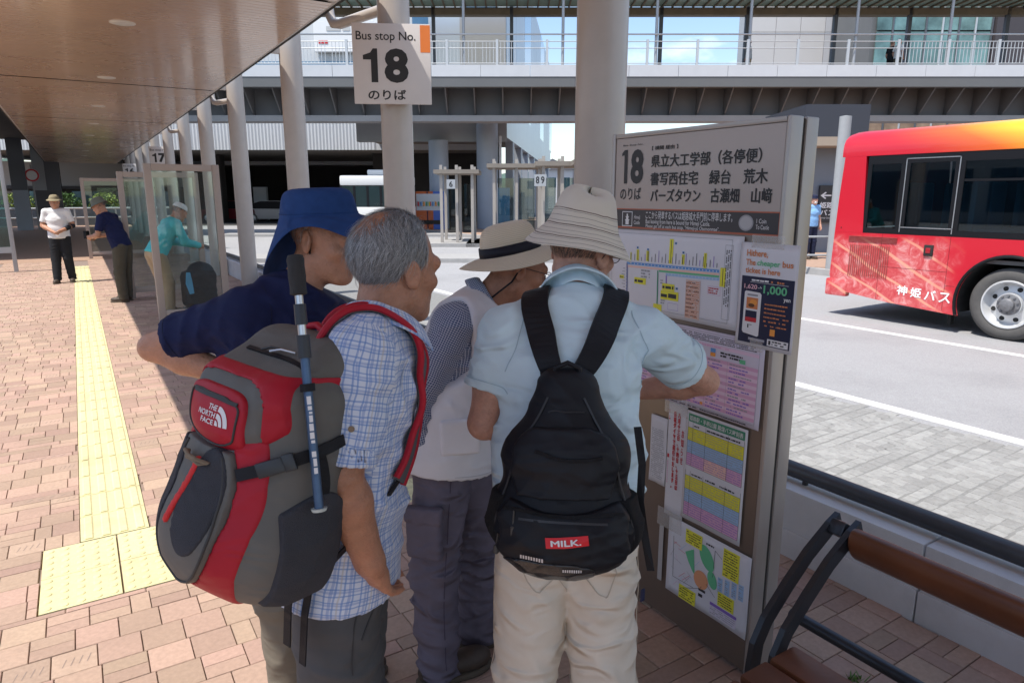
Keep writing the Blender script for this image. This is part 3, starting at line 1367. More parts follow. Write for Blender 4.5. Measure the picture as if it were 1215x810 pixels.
# --- the two-sheet timetable (lilac rows)
def grid_sheet(label, rect, seed, left=False):
    t, P, W, H, M = sheet(label, rect, M_lilac, .0035, seed=seed)
    P.frame(.012, .012, W - .018, H - .010, .001, M_grey)
    # header rows of figures
    P.words(.03, H - .040, W - .03, H - .014, M_ink2, 4, .97, .0004, .5, seed)
    P.rect(.020, H - .042, .031, H - .012, M_grey, .0005)
    P.rect(.013, H - .056, W - .019, H - .045, M_lpink, .0003)
    P.words(.14, H - .054, W - .12, H - .047, M_pink, 1, .9, .0006, .9, seed)
    y = H - .058
    P.rect(.018, y - .018, .042, y - .002, M_purp, .0005)
    P.words(.055, y - .022, .145, y - .002, M_ink2, 2, .9, .0005, .7, seed)
    P.rect(W * .54, y - .014, W * .54 + .022, y, M_blue, .0005)
    P.rect(W * .54, y - .028, W * .54 + .022, y - .0145, M_or, .0005)
    P.words(W * .63, y - .024, W * .86, y - .004, M_ink2, 2, .8, .0005, .7, seed + 1)
    P.rect(W * .80, y - .030, W * .80 + .024, y - .016, M_lgreen, .0006)
    y -= .034
    rows = 15
    rh = (y - .022) / rows
    for k in range(rows):
        yb = y - (k + 1) * rh
        if k % 2 == 0:
            P.rect(.014, yb, W - .020, yb + rh, M_pink, .0003)
        else:
            P.rect(.014, yb, W - .020, yb + rh, M_lpink, .0003)
        for (a, b) in ((.05, .2), (.26, .5), (.53, .7), (.74, .95)):
            P.words(.014 + (W - .034) * a, yb + rh * .2, .014 + (W - .034) * b, yb + rh * .8, M_purp if k % 3 else M_grey, 1, .25 + .6 * ((k * 13 + int(a * 50)) % 7) / 7, .0006, .75, seed + k)
    for q in (.22, .51, .72):
        P.rect(.014 + (W - .034) * q, .022, .014 + (W - .034) * q + .0008, y, M_grey, .0008)
    P.rect(W * .47, .026, W * .47 + .012, .036, M_or, .0009)
    P.words(.03, .003, W - .05, .011, M_ink2, 1, .95, .0004, .5, seed)
    P.build('print', t)
    return t


grid_sheet('pink and lilac striped bus timetable below the route map', (.30, .905, .775, 1.198), 4)
grid_sheet('pale timetable sheet mostly hidden behind the pointing arm', (.035, .93, .295, 1.205), 6)

# --- ticket poster with the navy panel, hanging over the board's end
t, P, W, H, M = sheet('ticket poster with orange headline over a navy panel, taped at the board edge', (.660, 1.176, .873, 1.506), M_paper, .009, curl=.003, seed=2)
P.rect(.012, .012, W - .008, H - .105, M_navy)
P.rect(.052, .022, .115, .030, mat('tape_grey', (.35, .35, .4), .4), .0006)
P.poly([(.03, .042), (.085, .036), (.09, .04), (.091, .170), (.085, .176), (.032, .178), (.027, .174), (.025, .048)], M_white, .0004)
P.rect(.038, .163, .078, .169, M_grey, .0006)
P.rect(.036, .122, .08, .158, M_terr, .0006)
P.ell(.063, .143, .014, .009, M_or, .0009)
P.ell(.056, .133, .012, .006, mat('print_brown', (.12, .05, .02), .6), .0011)
P.rect(.034, .080, .078, .116, M_navy, .0006)
P.rect(.034, .080, .078, .094, M_red, .0009)
P.rect(.045, .060, .050, .072, M_ink2, .0006)
P.rect(.052, .069, .062, .072, M_grey, .0006)
P.words(.105, .07, .195, .150, M_terr, 6, .8, .0004, .35, 9)
P.rect(.132, .047, .150, .068, M_or, .0005)
P.rect(.125, .015, .200, .036, M_white, .0005)
P.rect(.130, .019, .138, .032, M_ink2, .0007)
P.words(.143, .018, .195, .034, M_ink2, 2, .9, .0007, .6, 4)
P.rect(.045, .2065, .185, .2075, M_white, .0005)
P.words(.050, .2095, .115, .218, M_white, 1, .95, .0005, .7, 2)
P.words(.122, .2095, .172, .218, M_terr, 1, .95, .0005, .7, 3)
P.build('print', t)
sheet_text(t, 'Hithere,', (.025, H - .046, .103, H - .022), M_terr, .02, P, M)
sheet_text(t, 'The', (.024, H - .071, .060, H - .052), M_terr, .02, P, M)
sheet_text(t, 'cheaper', (.066, H - .075, .150, H - .052), M_lgreen, .02, P, M)
sheet_text(t, 'bus', (.158, H - .069, .196, H - .050), M_terr, .02, P, M)
sheet_text(t, 'ticket is here', (.024, H - .095, .152, H - .077), M_terr, .02, P, M)
sheet_text(t, '1,620', (.024, .183, .073, .200), mat('print_rose', (.75, .45, .5), .6), .02, P, M)
sheet_text(t, '→', (.076, .184, .092, .196), M_white, .01, P, M)
sheet_text(t, '1,000', (.097, .172, .182, .202), M_lgreen, .025, P, M)
sheet_text(t, 'yen', (.172, .155, .196, .168), M_white, .02, P, M)

# --- red vertical notice
t, P, W, H, M = sheet('narrow white notice with vertical red writing', (.375, .455, .468, .905), M_paper, .003, seed=3, curl=.003)
for k, s in enumerate(('お知らせ', '八月十三日、十四日、十五日は', '日祝ダイヤで運行いたします。')):
    x = W - .022 - k * .021
    y1 = H - (.095 if k == 0 else .035)
    sheet_text(t, s, (x, y1 - (.13 if k == 0 else .30), x + .0125, y1), M_red, .0, P, M, vertical=True, strike=.004)
P.words(.004, H - .08, .012, H - .03, M_red, 6, .9, .0004)
P.rect(.004, H - .22, .013, H - .205, M_red, .0004)
for j in range(10):
    P.rect(.006, H - .24 - .009 * j, .010, H - .234 - .009 * j, M_pink, .0004)
P.build('print', t)

# --- green headed timetable
t, P, W, H, M = sheet('timetable with green header and yellow, blue and pink bands', (.464, .478, .735, .895), M_paper, .0045, seed=5, curl=.003)
P.rect(.012, H - .040, W - .010, H - .010, M_green)
cols = [.012, .035, .095, .195, W - .010]
for q, (ya, yb) in enumerate(((H - .205, H - .062), (.018, .172))):
    h3 = (yb - ya) / 3
    for k, m in enumerate((M_yel, M_lblue, M_pink)):
        P.rect(.012, yb - (k + 1) * h3, W - .010, yb - k * h3, m)
        P.words(.014, yb - (k + 1) * h3 + .003, W - .012, yb - k * h3 - .003, M_grey if k != 2 else M_purp, 5, .97, .0004, .28, 20 + k + q * 5)
    if q == 0:
        P.rect(cols[2], ya, cols[3], ya + h3 * .95, M_salm, .0003)
    P.words(.040, yb + .004, W - .02, yb + .017, M_ink2, 1, .8, .0004, .5, 8)
    for x in cols:
        P.rect(x - .0006, ya, x + .0006, yb + .02, M_ink2, .0007)
    for k in range(4):
        P.rect(.012, yb - k * h3 - .0005, W - .010, yb - k * h3 + .0005, M_ink2, .0008)
P.build('print', t)
sheet_text(t, '姫路駅・手柄公園 路線バス時刻表', (.018, H - .035, W - .016, H - .016), M_white, .01, P, M)

# --- small print notice half hidden by the backpack strap
t, P, W, H, M = sheet('small sheet of fine print half behind the black backpack', (.285, .56, .372, .83), M_paper, .003, seed=8, curl=.003)
P.words(.008, .02, W - .006, H - .05, M_grey, 26, .75, .0002, .4, 3)
P.build('print', t)

# --- area map at the bottom
t, P, W, H, M = sheet('white area map with green and orange patches and yellow labels, lowest on the board', (.405, .150, .788, .458), M_paper, .0035, seed=7, curl=.004)


def ap(x, y):
    a = uv(785 + x / 5.06, 605 + y / 5.06)
    return (a[0] - .405, a[1] - .150)


def blob(pts, m, dz):
    P.poly([ap(*q) for q in pts], m, dz)


blob([(148, 245), (200, 232), (205, 385), (190, 360), (165, 300)], M_lgreen, .0004)
a = ap(278, 285)
P.ell(a[0], a[1], .030, .050, M_lgreen, .0004, .55)
a = ap(242, 415)
P.ell(a[0], a[1], .034, .036, mat('map_orange', (.72, .33, .17), .6), .0006)
a = ap(310, 418)
P.ell(a[0], a[1], .021, .034, M_lgreen, .0005, .3)
for (x0, y0, x1, y1) in ((148, 205, 255, 128), (370, 332, 485, 245), (368, 402, 480, 330), (328, 588, 455, 500), (108, 535, 215, 448)):
    p, q = ap((x0 + x1) / 2 - 52, (y0 + y1) / 2 + 20), ap((x0 + x1) / 2 + 52, (y0 + y1) / 2 - 22)
    q = (q[0], p[1] + .055)
    P.rect(p[0], p[1], q[0], q[1], M_yel, .0008)
    P.words(p[0] + .004, p[1] + .004, q[0] - .004, q[1] - .004, M_ink2, 5, .8, .0011, .45, x0)
for k in range(4):
    p = ap(358 + 42 * k, 450 + 15 * k)
    P.rect(p[0] - .011, p[1] - .03, p[0] + .010, p[1] + .03, M_lblue, .0004)
    P.words(p[0] - .009, p[1] - .028, p[0] + .008, p[1] + .028, M_grey, 7, .9, .0007, .5, k)
p, q = ap(295, 560), ap(455, 640)
p = (p[0], .014)
q = (min(q[0], W - .03), .062)
P.rect(p[0], p[1], q[0], q[1], M_lilac, .0003)
P.rect(p[0], q[1] - .012, q[0], q[1], M_purp, .0005)
P.words(p[0] + .003, p[1] + .003, q[0] - .003, q[1] - .014, M_grey, 4, .8, .0006, .4)
r3 = random.Random(5)
for k in range(26):
    x, y = r3.uniform(80, 205), r3.uniform(170, 430)
    a, b = ap(x, y), ap(x + r3.uniform(-45, 45), y + r3.uniform(-45, 45))
    if (Vector(a) - Vector(b)).length > .01:
        P.line(a, b, .0012, [M_grey, M_pink, M_lblue, M_red][k % 4], .0004)
for (a, b) in (((275, 440), (325, 520)), ((245, 455), (240, 465)), ((320, 345), (330, 240)), ((330, 240), (370, 290)), ((120, 460), (230, 465)), ((318, 375), (312, 400)), ((80, 150), (75, 390)), ((75, 390), (195, 460))):
    P.line(ap(*a), ap(*b), .0016, M_ink2, .0009)
P.words(ap(225, 515)[0], ap(225, 515)[1], ap(285, 500)[0], ap(285, 500)[1] + .012, M_ink2, 2, .8, .0004)
P.words(ap(275, 195)[0], ap(275, 205)[1], ap(355, 215)[0], ap(275, 185)[1], M_ink2, 1, .9, .0004)
P.build('print', t)

# --- strips of tape
for (a, b, lab) in (((.355, .86, .47, .93), .0065, 'clear tape strip across the top of the red notice'),
                    ((.70, 1.49, .82, 1.53), .012, 'clear tape holding the ticket poster top'),
                    ((.72, 1.165, .77, 1.205), .012, 'clear tape at the bottom of the ticket poster'),
                    ((.345, .40, .47, .475), .0065, 'clear tape strip along the bottom of the red notice'),
                    ((.355, .165, .378, .40), .003, 'upright grey tape strip beside the area map')):
    mb = MB()
    mb.box2((0, -(a[2] - a[0]), 0), (.0003, 0, a[3] - a[1]))
    o = mb.build('tape_strip', M_tape if 'grey' not in lab else mat('grey_tape', (.42, .40, .39), .45), loc=(BX - b, BY0 - a[0], a[1]))
    tag(o, lab, 'tape')

# ================================================================== BENCH
M_benchmetal = mat('bench_metal', (.045, .05, .06), .32, metal=.55, var=.15, vscale=10, rvar=.1)
M_benchwood = mat('bench_brown', (.125, .042, .018), .38, var=.22, vscale=7, bump=.06, bscale=40, rvar=.1)
M_bolt = mat('bolt_steel', (.25, .26, .28), .3, metal=.9)
bench = thing('bench', 'dark metal bench with a rounded brown back rail beside the notice board', 'bench', (1.6, .5, 0))
BL = Vector((1.6, .5, 0))


def arm_pts(Y):
    return [Vector(p) - BL for p in ((1.950, Y, .648), (1.905, Y, .628), (1.805, Y, .566), (1.712, Y, .487), (1.626, Y, .404), (1.588, Y, .338), (1.578, Y, .26), (1.578, Y, .12), (1.578, Y, .0))]


for yc in (1.115, 0.05, -.55):
    for dy in (.03, -.04) if yc > 1 else (0,):
        pts = arm_pts(yc + dy)
        d = []
        for i, p in enumerate(pts):
            tt = (pts[min(i + 1, len(pts) - 1)] - pts[max(i - 1, 0)]).normalized()
            d.append(Vector((0, 1, 0)).cross(tt))
        mb = MB()
        # a flat bar on edge: 48 mm deep, 16 mm thick
        mb.strap(pts, .018, .048, [q for q in d])
        mb.build('support_bar', M_benchmetal, bench)
        for q in (1,):
            mb = MB()
            c = pts[q]
            Mt = Matrix.Translation(c + Vector((0, -.0095, 0))) @ Matrix.Rotation(R(90), 4, 'X')
            mb.lathe([(.0095, 0), (.0095, .004), (.005, .006), (0, .0055)], 14, Mt)
            mb.build('bolt', M_bolt, bench, smooth=True)
mb = MB()
mb.box((1.915 - 1.6, 1.115 - .5, .632), (.06, .052, .05), Matrix.Rotation(R(30), 3, 'Y'), bev=.012)
mb.build('clamp', M_benchmetal, bench, smooth=True)
# back rail: an oval bar running along the platform
mb = MB()
prof = [(.036 * math.cos(a), .060 * math.sin(a)) for a in [2 * math.pi * k / 28 for k in range(28)]]
Mr = Matrix.Rotation(R(-28), 3, 'Y')
ring = [Mr @ Vector((x, 0, z)) + Vector((1.905 - 1.6, 0, .612)) for x, z in prof]
vs, fs = [], []
ys = [1.062, 1.058, 1.05, .4, -.3, -.9]
for k, y_ in enumerate(ys):
    s = (.80, .94, 1, 1, 1, 1)[k]
    c = Vector((1.905 - 1.6, 0, .612))
    vs += [c + (v - c) * s + Vector((0, y_ - .5, 0)) for v in ring]
n = len(ring)
for k in range(len(ys) - 1):
    for i in range(n):
        j = (i + 1) % n
        fs.append((k * n + i, k * n + j, (k + 1) * n + j, (k + 1) * n + i))
fs.append(tuple(range(n)))
fs.append(tuple(range(len(ys) * n - 1, (len(ys) - 1) * n - 1, -1)))
mb.add(vs, fs)
mb.build('back_rail', M_benchwood, bench, smooth=True)
for k in range(3):
    mb = MB()
    x = 1.575 - k * .125
    mb.box2((x - .055 - 1.6, -.9 - .5, .345 - .006 * (k == 2)), (x + .055 - 1.6, 1.05 - .5, .375 - .006 * (k == 2)), bev=.010)
    mb.build('seat_board', M_benchwood, bench, smooth=True)
mb = MB()
mb.tube([(2.0 - 1.6, 1.31 - .5, .197), (2.0 - 1.6, -1.4, .205)], .021, 16)
mb.build('lower_rail', M_benchmetal, bench, smooth=True)
for y_ in (.9, -.4):
    mb = MB()
    mb.tube([(2.0 - 1.6, y_ - .5, .2), (2.0 - 1.6, y_ - .5, 0)], .016, 12)
    mb.build('rail_foot', M_benchmetal, bench, smooth=True)
    mb = MB()
    mb.bar((1.58 - 1.6, y_ - .5, .33), (1.30 - 1.6, y_ - .5, .33), .03, .025)
    mb.build('seat_bearer', M_benchmetal, bench)
    mb = MB()
    mb.tube([(1.33 - 1.6, y_ - .5, .33), (1.33 - 1.6, y_ - .5, 0)], .016, 12)
    mb.build('leg', M_benchmetal, bench, smooth=True)
# ================================================================== RED CITY BUS


def bus_wrap():
    """red body that turns yellow towards the front of the roof; beef photo print low at the rear"""
    m = bpy.data.materials.new('bus_wrap')
    m.use_nodes = True
    N, L = m.node_tree.nodes, m.node_tree.links
    b = N['Principled BSDF']
    b.inputs['Roughness'].default_value = .3
    b.inputs['Coat Weight'].default_value = .4
    b.inputs['Coat Roughness'].default_value = .06
    tc = N.new('ShaderNodeTexCoord')
    sp = N.new('ShaderNodeSeparateXYZ')
    L.new(tc.outputs['Object'], sp.inputs[0])

    def math_(op, a, bb, c=None):
        n = N.new('ShaderNodeMath')
        n.operation = op
        for i, v in enumerate((a, bb, c)):
            if v is None:
                continue
            if isinstance(v, (int, float)):
                n.inputs[i].default_value = v
            else:
                L.new(v, n.inputs[i])
        return n.outputs[0]

    def rng_(v, a, bb, c=0., d=1., smooth=True):
        n = N.new('ShaderNodeMapRange')
        n.interpolation_type = 'SMOOTHSTEP' if smooth else 'LINEAR'
        L.new(v, n.inputs[0])
        for i, q in enumerate((a, bb, c, d)):
            n.inputs[i + 1].default_value = q
        return n.outputs[0]

    # gradient red -> orange -> yellow
    s = math_('MULTIPLY_ADD', sp.outputs['Z'], .9, math_('MULTIPLY', sp.outputs['Y'], -.42))
    g = rng_(s, 1.5, 2.6)
    rp = N.new('ShaderNodeValToRGB')
    e = rp.color_ramp.elements
    e[0].color = (.55, .010, .026, 1)
    e[1].color = (.86, .60, .02, 1)
    q = e.new(.45)
    q.color = (.68, .12, .015, 1)
    L.new(g, rp.inputs[0])
    # beef print
    no = N.new('ShaderNodeTexNoise')
    no.inputs['Scale'].default_value = 5.
    no.inputs['Detail'].default_value = 9
    no.inputs['Roughness'].default_value = .72
    no.inputs['Distortion'].default_value = 1.2
    L.new(tc.outputs['Object'], no.inputs['Vector'])
    r2 = N.new('ShaderNodeValToRGB')
    e = r2.color_ramp.elements
    e[0].position = .34
    e[0].color = (.50, .04, .05, 1)
    e[1].position = .68
    e[1].color = (.80, .50, .48, 1)
    q = e.new(.5)
    q.color = (.62, .13, .13, 1)
    L.new(no.outputs['Fac'], r2.inputs[0])
    wv = N.new('ShaderNodeTexWave')
    wv.inputs['Scale'].default_value = .62
    wv.inputs['Distortion'].default_value = 1.6
    wv.inputs['Detail'].default_value = 2
    mp_ = N.new('ShaderNodeMapping')
    mp_.inputs['Rotation'].default_value = (R(-58), 0, 0)
    mp_.inputs['Scale'].default_value = (0, 1, 3)
    L.new(tc.outputs['Object'], mp_.inputs[0])
    wv.bands_direction = 'Z'
    L.new(mp_.outputs[0], wv.inputs['Vector'])
    ed = rng_(wv.outputs['Fac'], .93, .99)
    mx0 = N.new('ShaderNodeMixRGB')
    mx0.inputs[2].default_value = (.86, .48, .32, 1)
    L.new(math_('MULTIPLY', ed, .75), mx0.inputs[0])
    L.new(r2.outputs[0], mx0.inputs[1])
    ny = N.new('ShaderNodeTexNoise')
    ny.inputs['Scale'].default_value = 3
    L.new(tc.outputs['Object'], ny.inputs['Vector'])
    wob = math_('MULTIPLY_ADD', ny.outputs['Fac'], .5, -.25)
    yy_ = math_('ADD', sp.outputs['Y'], wob)
    zz_ = math_('ADD', sp.outputs['Z'], math_('MULTIPLY', wob, .5))
    mk = math_('MULTIPLY', rng_(yy_, .55, .95), rng_(zz_, 1.28, 1.05))
    mk = math_('MULTIPLY', mk, rng_(yy_, 2.62, 2.25))
    mx = N.new('ShaderNodeMixRGB')
    L.new(math_('MULTIPLY', mk, .80), mx.inputs[0])
    L.new(rp.outputs[0], mx.inputs[1])
    L.new(mx0.outputs[0], mx.inputs[2])
    L.new(mx.outputs[0], b.inputs['Base Color'])
    return m


M_bus = bus_wrap()
M_busblack = mat('bus_window_black', (.008, .008, .010), .45, spec=.25)
M_busglass_far = glass('bus_glass_far', (.05, .06, .06), refl=.6)
M_busglass = glass('bus_glass', (.42, .50, .52), refl=1.0)
M_tyre = mat('tyre_rubber', (.085, .082, .08), .85, var=.12, vscale=12, bump=.15, bscale=80)
M_rim = mat('wheel_rim', (.66, .67, .68), .34, metal=.35, var=.05, vscale=10)
M_hub = mat('wheel_hub', (.20, .20, .21), .5, metal=.4, var=.3, vscale=18)
M_under = mat('bus_underside', (.02, .02, .02), .9)
M_seat = mat('bus_seat_blue', (.28, .60, .85), .8)
M_louvre = mat('bus_louvre', (.30, .07, .06), .6)
M_floor = mat('bus_floor', (.10, .10, .10), .9)

bus = thing('city_bus', 'red and yellow city bus with a beef photo print, seen from its rear side', 'bus', (9.75, 3.87, ROAD_Z))
BW, BR, BF = 2.42, 2.42, -8.1


def side_panel(x):
    pts = [(BR - .06, .40), (BR, .62), (BR - .02, 1.265), (BF, 1.265), (BF, .30)]
    arch = []

    def arc(cy):
        return [(cy + .585 * math.cos(a), .45 + .60 * math.sin(a)) for a in [math.pi + .36 - (math.pi + .72) * k / 22 for k in range(23)]]
    bottom = [(-5.9, .26)] + arc(-5.3) + [(-4.7, .24)] + [(-.64, .24)] + arc(0) + [(.62, .245), (1.5, .30)]
    poly = pts + bottom
    mb = MB()
    mb.prism(poly, x, x + .04, 'x')
    return mb


side_panel(0).build('side_panel', M_bus, bus)
side_panel(BW - .04).build('side_panel', M_bus, bus)
# wheel arch lips
for cy in (0, -5.3):
    pts = [(-.006, cy + .595 * math.cos(a), .45 + .61 * math.sin(a)) for a in [math.pi + .34 - (math.pi + .68) * k / 26 for k in range(27)]]
    mb = MB()
    mb.tube(pts, .022, 8)
    mb.build('arch_trim', M_busblack, bus, smooth=True)
    mb = MB()
    vs, fs = [], []
    aa = [math.pi + .3 - (math.pi + .6) * k / 20 for k in range(21)]
    for a in aa:
        for x in (.042, .62):
            vs.append((x, cy + .60 * math.cos(a), .45 + .60 * math.sin(a)))
    for k in range(20):
        fs.append((2 * k, 2 * k + 1, 2 * k + 3, 2 * k + 2))
    fs.append(tuple(2 * k + 1 for k in range(21)))
    mb.add(vs, fs)
    mb.build('arch_liner', M_under, bus, fix=False)
# roof and upper rail: swept profile, rounded shoulders
prof = [(0, 2.355), (0, 2.45), (.012, 2.54), (.05, 2.62), (.13, 2.685), (.28, 2.725), (.7, 2.75), (1.21, 2.755), (1.72, 2.75), (2.14, 2.725), (2.29, 2.685), (2.37, 2.62), (2.408, 2.54), (2.42, 2.45), (2.42, 2.355)]
vs, fs = [], []
sec = [(BR - .10, .955, .96), (BR - .05, .99, .985), (BR - .14, 1, 1), (BF, 1, 1)]
sec = [(BR - .02, .985, .93), (BR - .07, .995, .975), (BR - .22, 1, 1), (BF, 1, 1)]
for (y_, sx_, sz_) in sec:
    for (x, z) in prof:
        vs.append((1.21 + (x - 1.21) * sx_, y_, 2.355 + (z - 2.355) * sz_ if sz_ < 1 else z))
n = len(prof)
for k in range(len(sec) - 1):
    for i in range(n - 1):
        fs.append((k * n + i, k * n + i + 1, (k + 1) * n + i + 1, (k + 1) * n + i))
fs.append(tuple(range(n)))
mb = MB()
mb.add(vs, fs)
mb.build('roof', M_bus, bus, smooth=True)
mb = MB()
mb.box2((.5, -6.2, 2.74), (1.9, -3.6, 2.95), bev=.06)
mb.build('roof_unit', M_bus, bus, smooth=True)
# rear corner pillar and rear end
mb = MB()
mb.prism([(BR - .46, 1.266), (BR - .02, 1.266), (BR - .04, 1.8), (BR - .075, 2.354), (BR - .40, 2.354)], 0.0, .05, 'x')
mb.build('corner_pillar', M_bus, bus)
mb = MB()
mb.prism([(BR - .46, 1.266), (BR - .02, 1.266), (BR - .04, 1.8), (BR - .075, 2.354), (BR - .40, 2.354)], BW - .05, BW, 'x')
mb.build('corner_pillar', M_bus, bus)
mb = MB()
mb.prism([(BR - .09, .42), (BR - .004, .62), (BR - .024, 1.3), (BR - .06, 1.3), (BR - .12, .42)], .042, BW - .042, 'x')
mb.prism([(BR - .06, 2.15), (BR - .05, 1.32), (BR - .02, 1.32), (BR - .06, 2.35), (BR - .1, 2.35)], .052, BW - .052, 'x', )
mb.build('rear_panel', M_bus, bus)
# rear bumper wraps round the corner
mb = MB()
mb.box2((-.012, BR - .30, .30), (.10, BR + .05, .56), bev=.03)
mb.box2((.10, BR - .06, .30), (BW - .1, BR + .05, .56), bev=.02)
mb.build('bumper', M_bus, bus, smooth=True)
# window band: black surround with panes
wy = [BR - .50, BR - .92, BR - 1.04, BR - 1.62, BR - 1.74, BR - 3.1, BR - 3.2, BR - 4.7, BR - 4.8, BR - 6.3, BR - 6.4, BR - 7.7, BR - 7.8, BR - 9.4]
for xs in (.006, BW - .046):
    mb = MB()
    mb.box2((xs, BF, 1.267), (xs + .04, BR - .44, 1.345))
    mb.build('window_sill', M_busblack, bus)
    mb = MB()
    mb.box2((xs, BF, 2.235), (xs + .04, BR - .44, 2.353))
    mb.build('window_header', M_busblack, bus)
    edges = [BR - .44] + wy + [BF]
    for k in range(0, len(edges) - 1, 2):
        mb = MB()
        mb.box2((xs, edges[k + 1], 1.346), (xs + .04, edges[k], 2.234))
        mb.build('window_pillar', M_busblack, bus)
    for k in range(0, len(wy), 2):
        mb = MB()
        mb.box2((xs + .012, wy[k + 1] + .002, 1.347), (xs + .020, wy[k] - .002, 2.233))
        w = mb.build('window', M_busglass if xs < 1 else M_busglass_far, bus)
        if k >= 4:
            mb = MB()
            mb.box2((xs + .004, wy[k + 1] + .004, 1.98), (xs + .030, wy[k] - .004, 2.01))
            mb.build('sliding_frame', M_busblack, w)
            mb = MB()
            mb.box2((xs + .004, (wy[k + 1] + wy[k]) / 2 - .015, 2.012), (xs + .028, (wy[k + 1] + wy[k]) / 2 + .015, 2.23))
            mb.build('sliding_frame', M_busblack, w)
# emergency door outline and seams
M_seam = mat('bus_seam', (.10, .01, .01), .7)
M_alu = mat('bus_aluminium_trim', (.55, .55, .56), .3, metal=.8)
mb = MB()
d0, d1 = BR - .98, BR - 1.68
mb.box2((.002, d1, 1.30), (.0055, d1 + .012, 2.30))
mb.box2((.002, d0 - .012, 1.30), (.0055, d0, 2.30))
mb.box2((.002, d1, 2.29), (.005, d0, 2.30))
mb.box2((.002, d1, 1.36), (.005, d0, 1.372))
mb.build('emergency_door_frame', M_alu, bus)
mb = MB()
for (ya, za, yb, zb) in ((d1, .29, d1, 1.262), (d0 + .22, .33, d0 + .22, 1.262), (d1, .80, d0 + .22, .80), (.62, .62, d1, .62)):
    mb.box2((-.0015, min(ya, yb) - .002, min(za, zb) - .002), (.002, max(ya, yb) + .002, max(za, zb) + .002))
mb.build('panel_seam', M_seam, bus)
# engine louvre
lv = MB()
for k in range(19):
    y_ = BR - .30 - k * .032
    lv.box((-.006, y_, .86), (.014, .009, .46), Matrix.Rotation(R(25), 3, 'Z'))
lv.build('louvre', M_louvre, bus)
lv = MB()
for k in range(5):
    lv.box((-.004, BR - .62, 1.14 + k * .018), (.012, .72, .006))
lv.build('louvre', M_louvre, bus)
mb = MB()
mb.box((-.006, BR - 1.42, 1.07), (.03, .12, .15), bev=.01)
o = mb.build('handle_box', M_under, bus, smooth=True)
mb = MB()
mb.box((-.022, BR - 1.42, 1.07), (.012, .06, .07), bev=.004)
mb.build('marker_lamp', mat('lamp_red', (.35, .01, .02), .25, coat=.5), o, smooth=True)
mb = MB()
mb.box((-.004, BR - .12, 1.33), (.006, .01, .02))
mb.build('lock', M_under, bus)
# operator's name along the skirt
MBUS = frame_mat((-.0035, BR, 0), (0, -1, 0), (0, 0, 1))
M_buswhite = mat('bus_lettering', (.85, .85, .85), .4)
for k, ch in enumerate('神姫バス'):
    lettering(ch, (1.06 + .190 * k, .43 - .012 * k, 1.20 + .190 * k, .56 - .012 * k), MBUS, M_buswhite, bus, bold=.0, strike=.03)
# interior
mb = MB()
mb.box2((.05, BF + .1, .95), (BW - .05, BR - .13, 1.0))
mb.build('floor', M_floor, bus)
for k in range(8):
    for x in (.18, .62, 1.45, 1.90):
        y_ = BR - .85 - k * .95
        mb = MB()
        mb.box2((x, y_ - .04, 1.30), (x + .40, y_ + .04, 1.98), bev=.03)
        mb.box2((x, y_ - .46, 1.28), (x + .40, y_ - .042, 1.38), bev=.03)
        mb.build('passenger_seat', M_seat, bus, smooth=True)
mb = MB()
mb.box2((.05, BF + .05, 2.36), (BW - .05, BR - .25, 2.38))
mb.build('ceiling_lining', mat('bus_lining', (.4, .4, .4), .7), bus)
mb = MB()
mb.box2((.62, BF, .30), (BW - .62, BR - .25, .94))
mb.box2((.1, .8, .34), (.62, 2.0, .6))
mb.build('chassis', M_under, bus)
# wheels
for cy in (0, -5.3):
    for sx_ in (0, 1):
        w = empty('wheel', (.12 if not sx_ else BW - .12, cy, .455), R(180) if sx_ else 0, bus)
        Mw = Matrix.Rotation(R(-90), 4, 'Y')
        mb = MB()
        mb.lathe([(.29, .0), (.30, .055), (.34, .075), (.40, .075), (.435, .055), (.455, .02), (.46, -.03), (.46, -.20), (.44, -.26), (.30, -.26), (.285, -.2), (.285, 0)], 56, Mw)
        mb.build('tyre', M_tyre, w, smooth=True)
        tr = MB()
        for k in range(56):
            a = 2 * math.pi * k / 56
            tr.box(Mw @ Vector((.459 * math.cos(a), .459 * math.sin(a), -.01)), (.07, .026, .012), Matrix.Rotation(a, 3, Vector((-1, 0, 0))).to_3x3() @ Matrix.Rotation(0, 3, 'X'))
        mb = MB()
        mb.lathe([(.31, .055), (.30, .072), (.285, .07), (.275, .03), (.262, -.02), (.245, -.045), (.15, -.02), (.145, .03), (.0, .035)], 48, Mw)
        mb.build('rim', M_rim, w, smooth=True)
        for k in range(8):
            a = 2 * math.pi * (k + .5) / 8
            mb = MB()
            mb.lathe([(.0, .004), (.030, .003), (.031, -.02)], 12, Mw @ Matrix.Translation((.203 * math.cos(a), .203 * math.sin(a), -.030)))
            mb.build('rim_hole', M_under, w, smooth=True)
        mb = MB()
        mb.lathe([(.135, .03), (.13, .05), (.085, .06), (.08, .10), (.06, .112), (0, .112)], 28, Mw)
        for k in range(10):
            a = 2 * math.pi * k / 10
            mb.lathe([(.013, .03), (.013, .07), (0, .072)], 8, Mw @ Matrix.Translation((.115 * math.cos(a), .115 * math.sin(a), 0)))
        mb.build('hub', M_hub, w, smooth=True)
mb = MB()
mb.box((.25, .72, .2), (.1, .04, .25))
mb.build('mud_flap', M_under, bus)
# ================================================================== ELEVATED WALKWAY BRIDGE AND BUILDINGS BEHIND
VM = Matrix((Vector(_rt), Vector(_fh), Vector(_up))).transposed().to_4x4()   # local x = right, y = forward, z = up


def vthing(name, label, cat, r, f, group=None):
    t = thing(name, label, cat, VW(r, f, 0), -YAW, group)
    t['_r'] = r
    t['_f'] = f
    return t


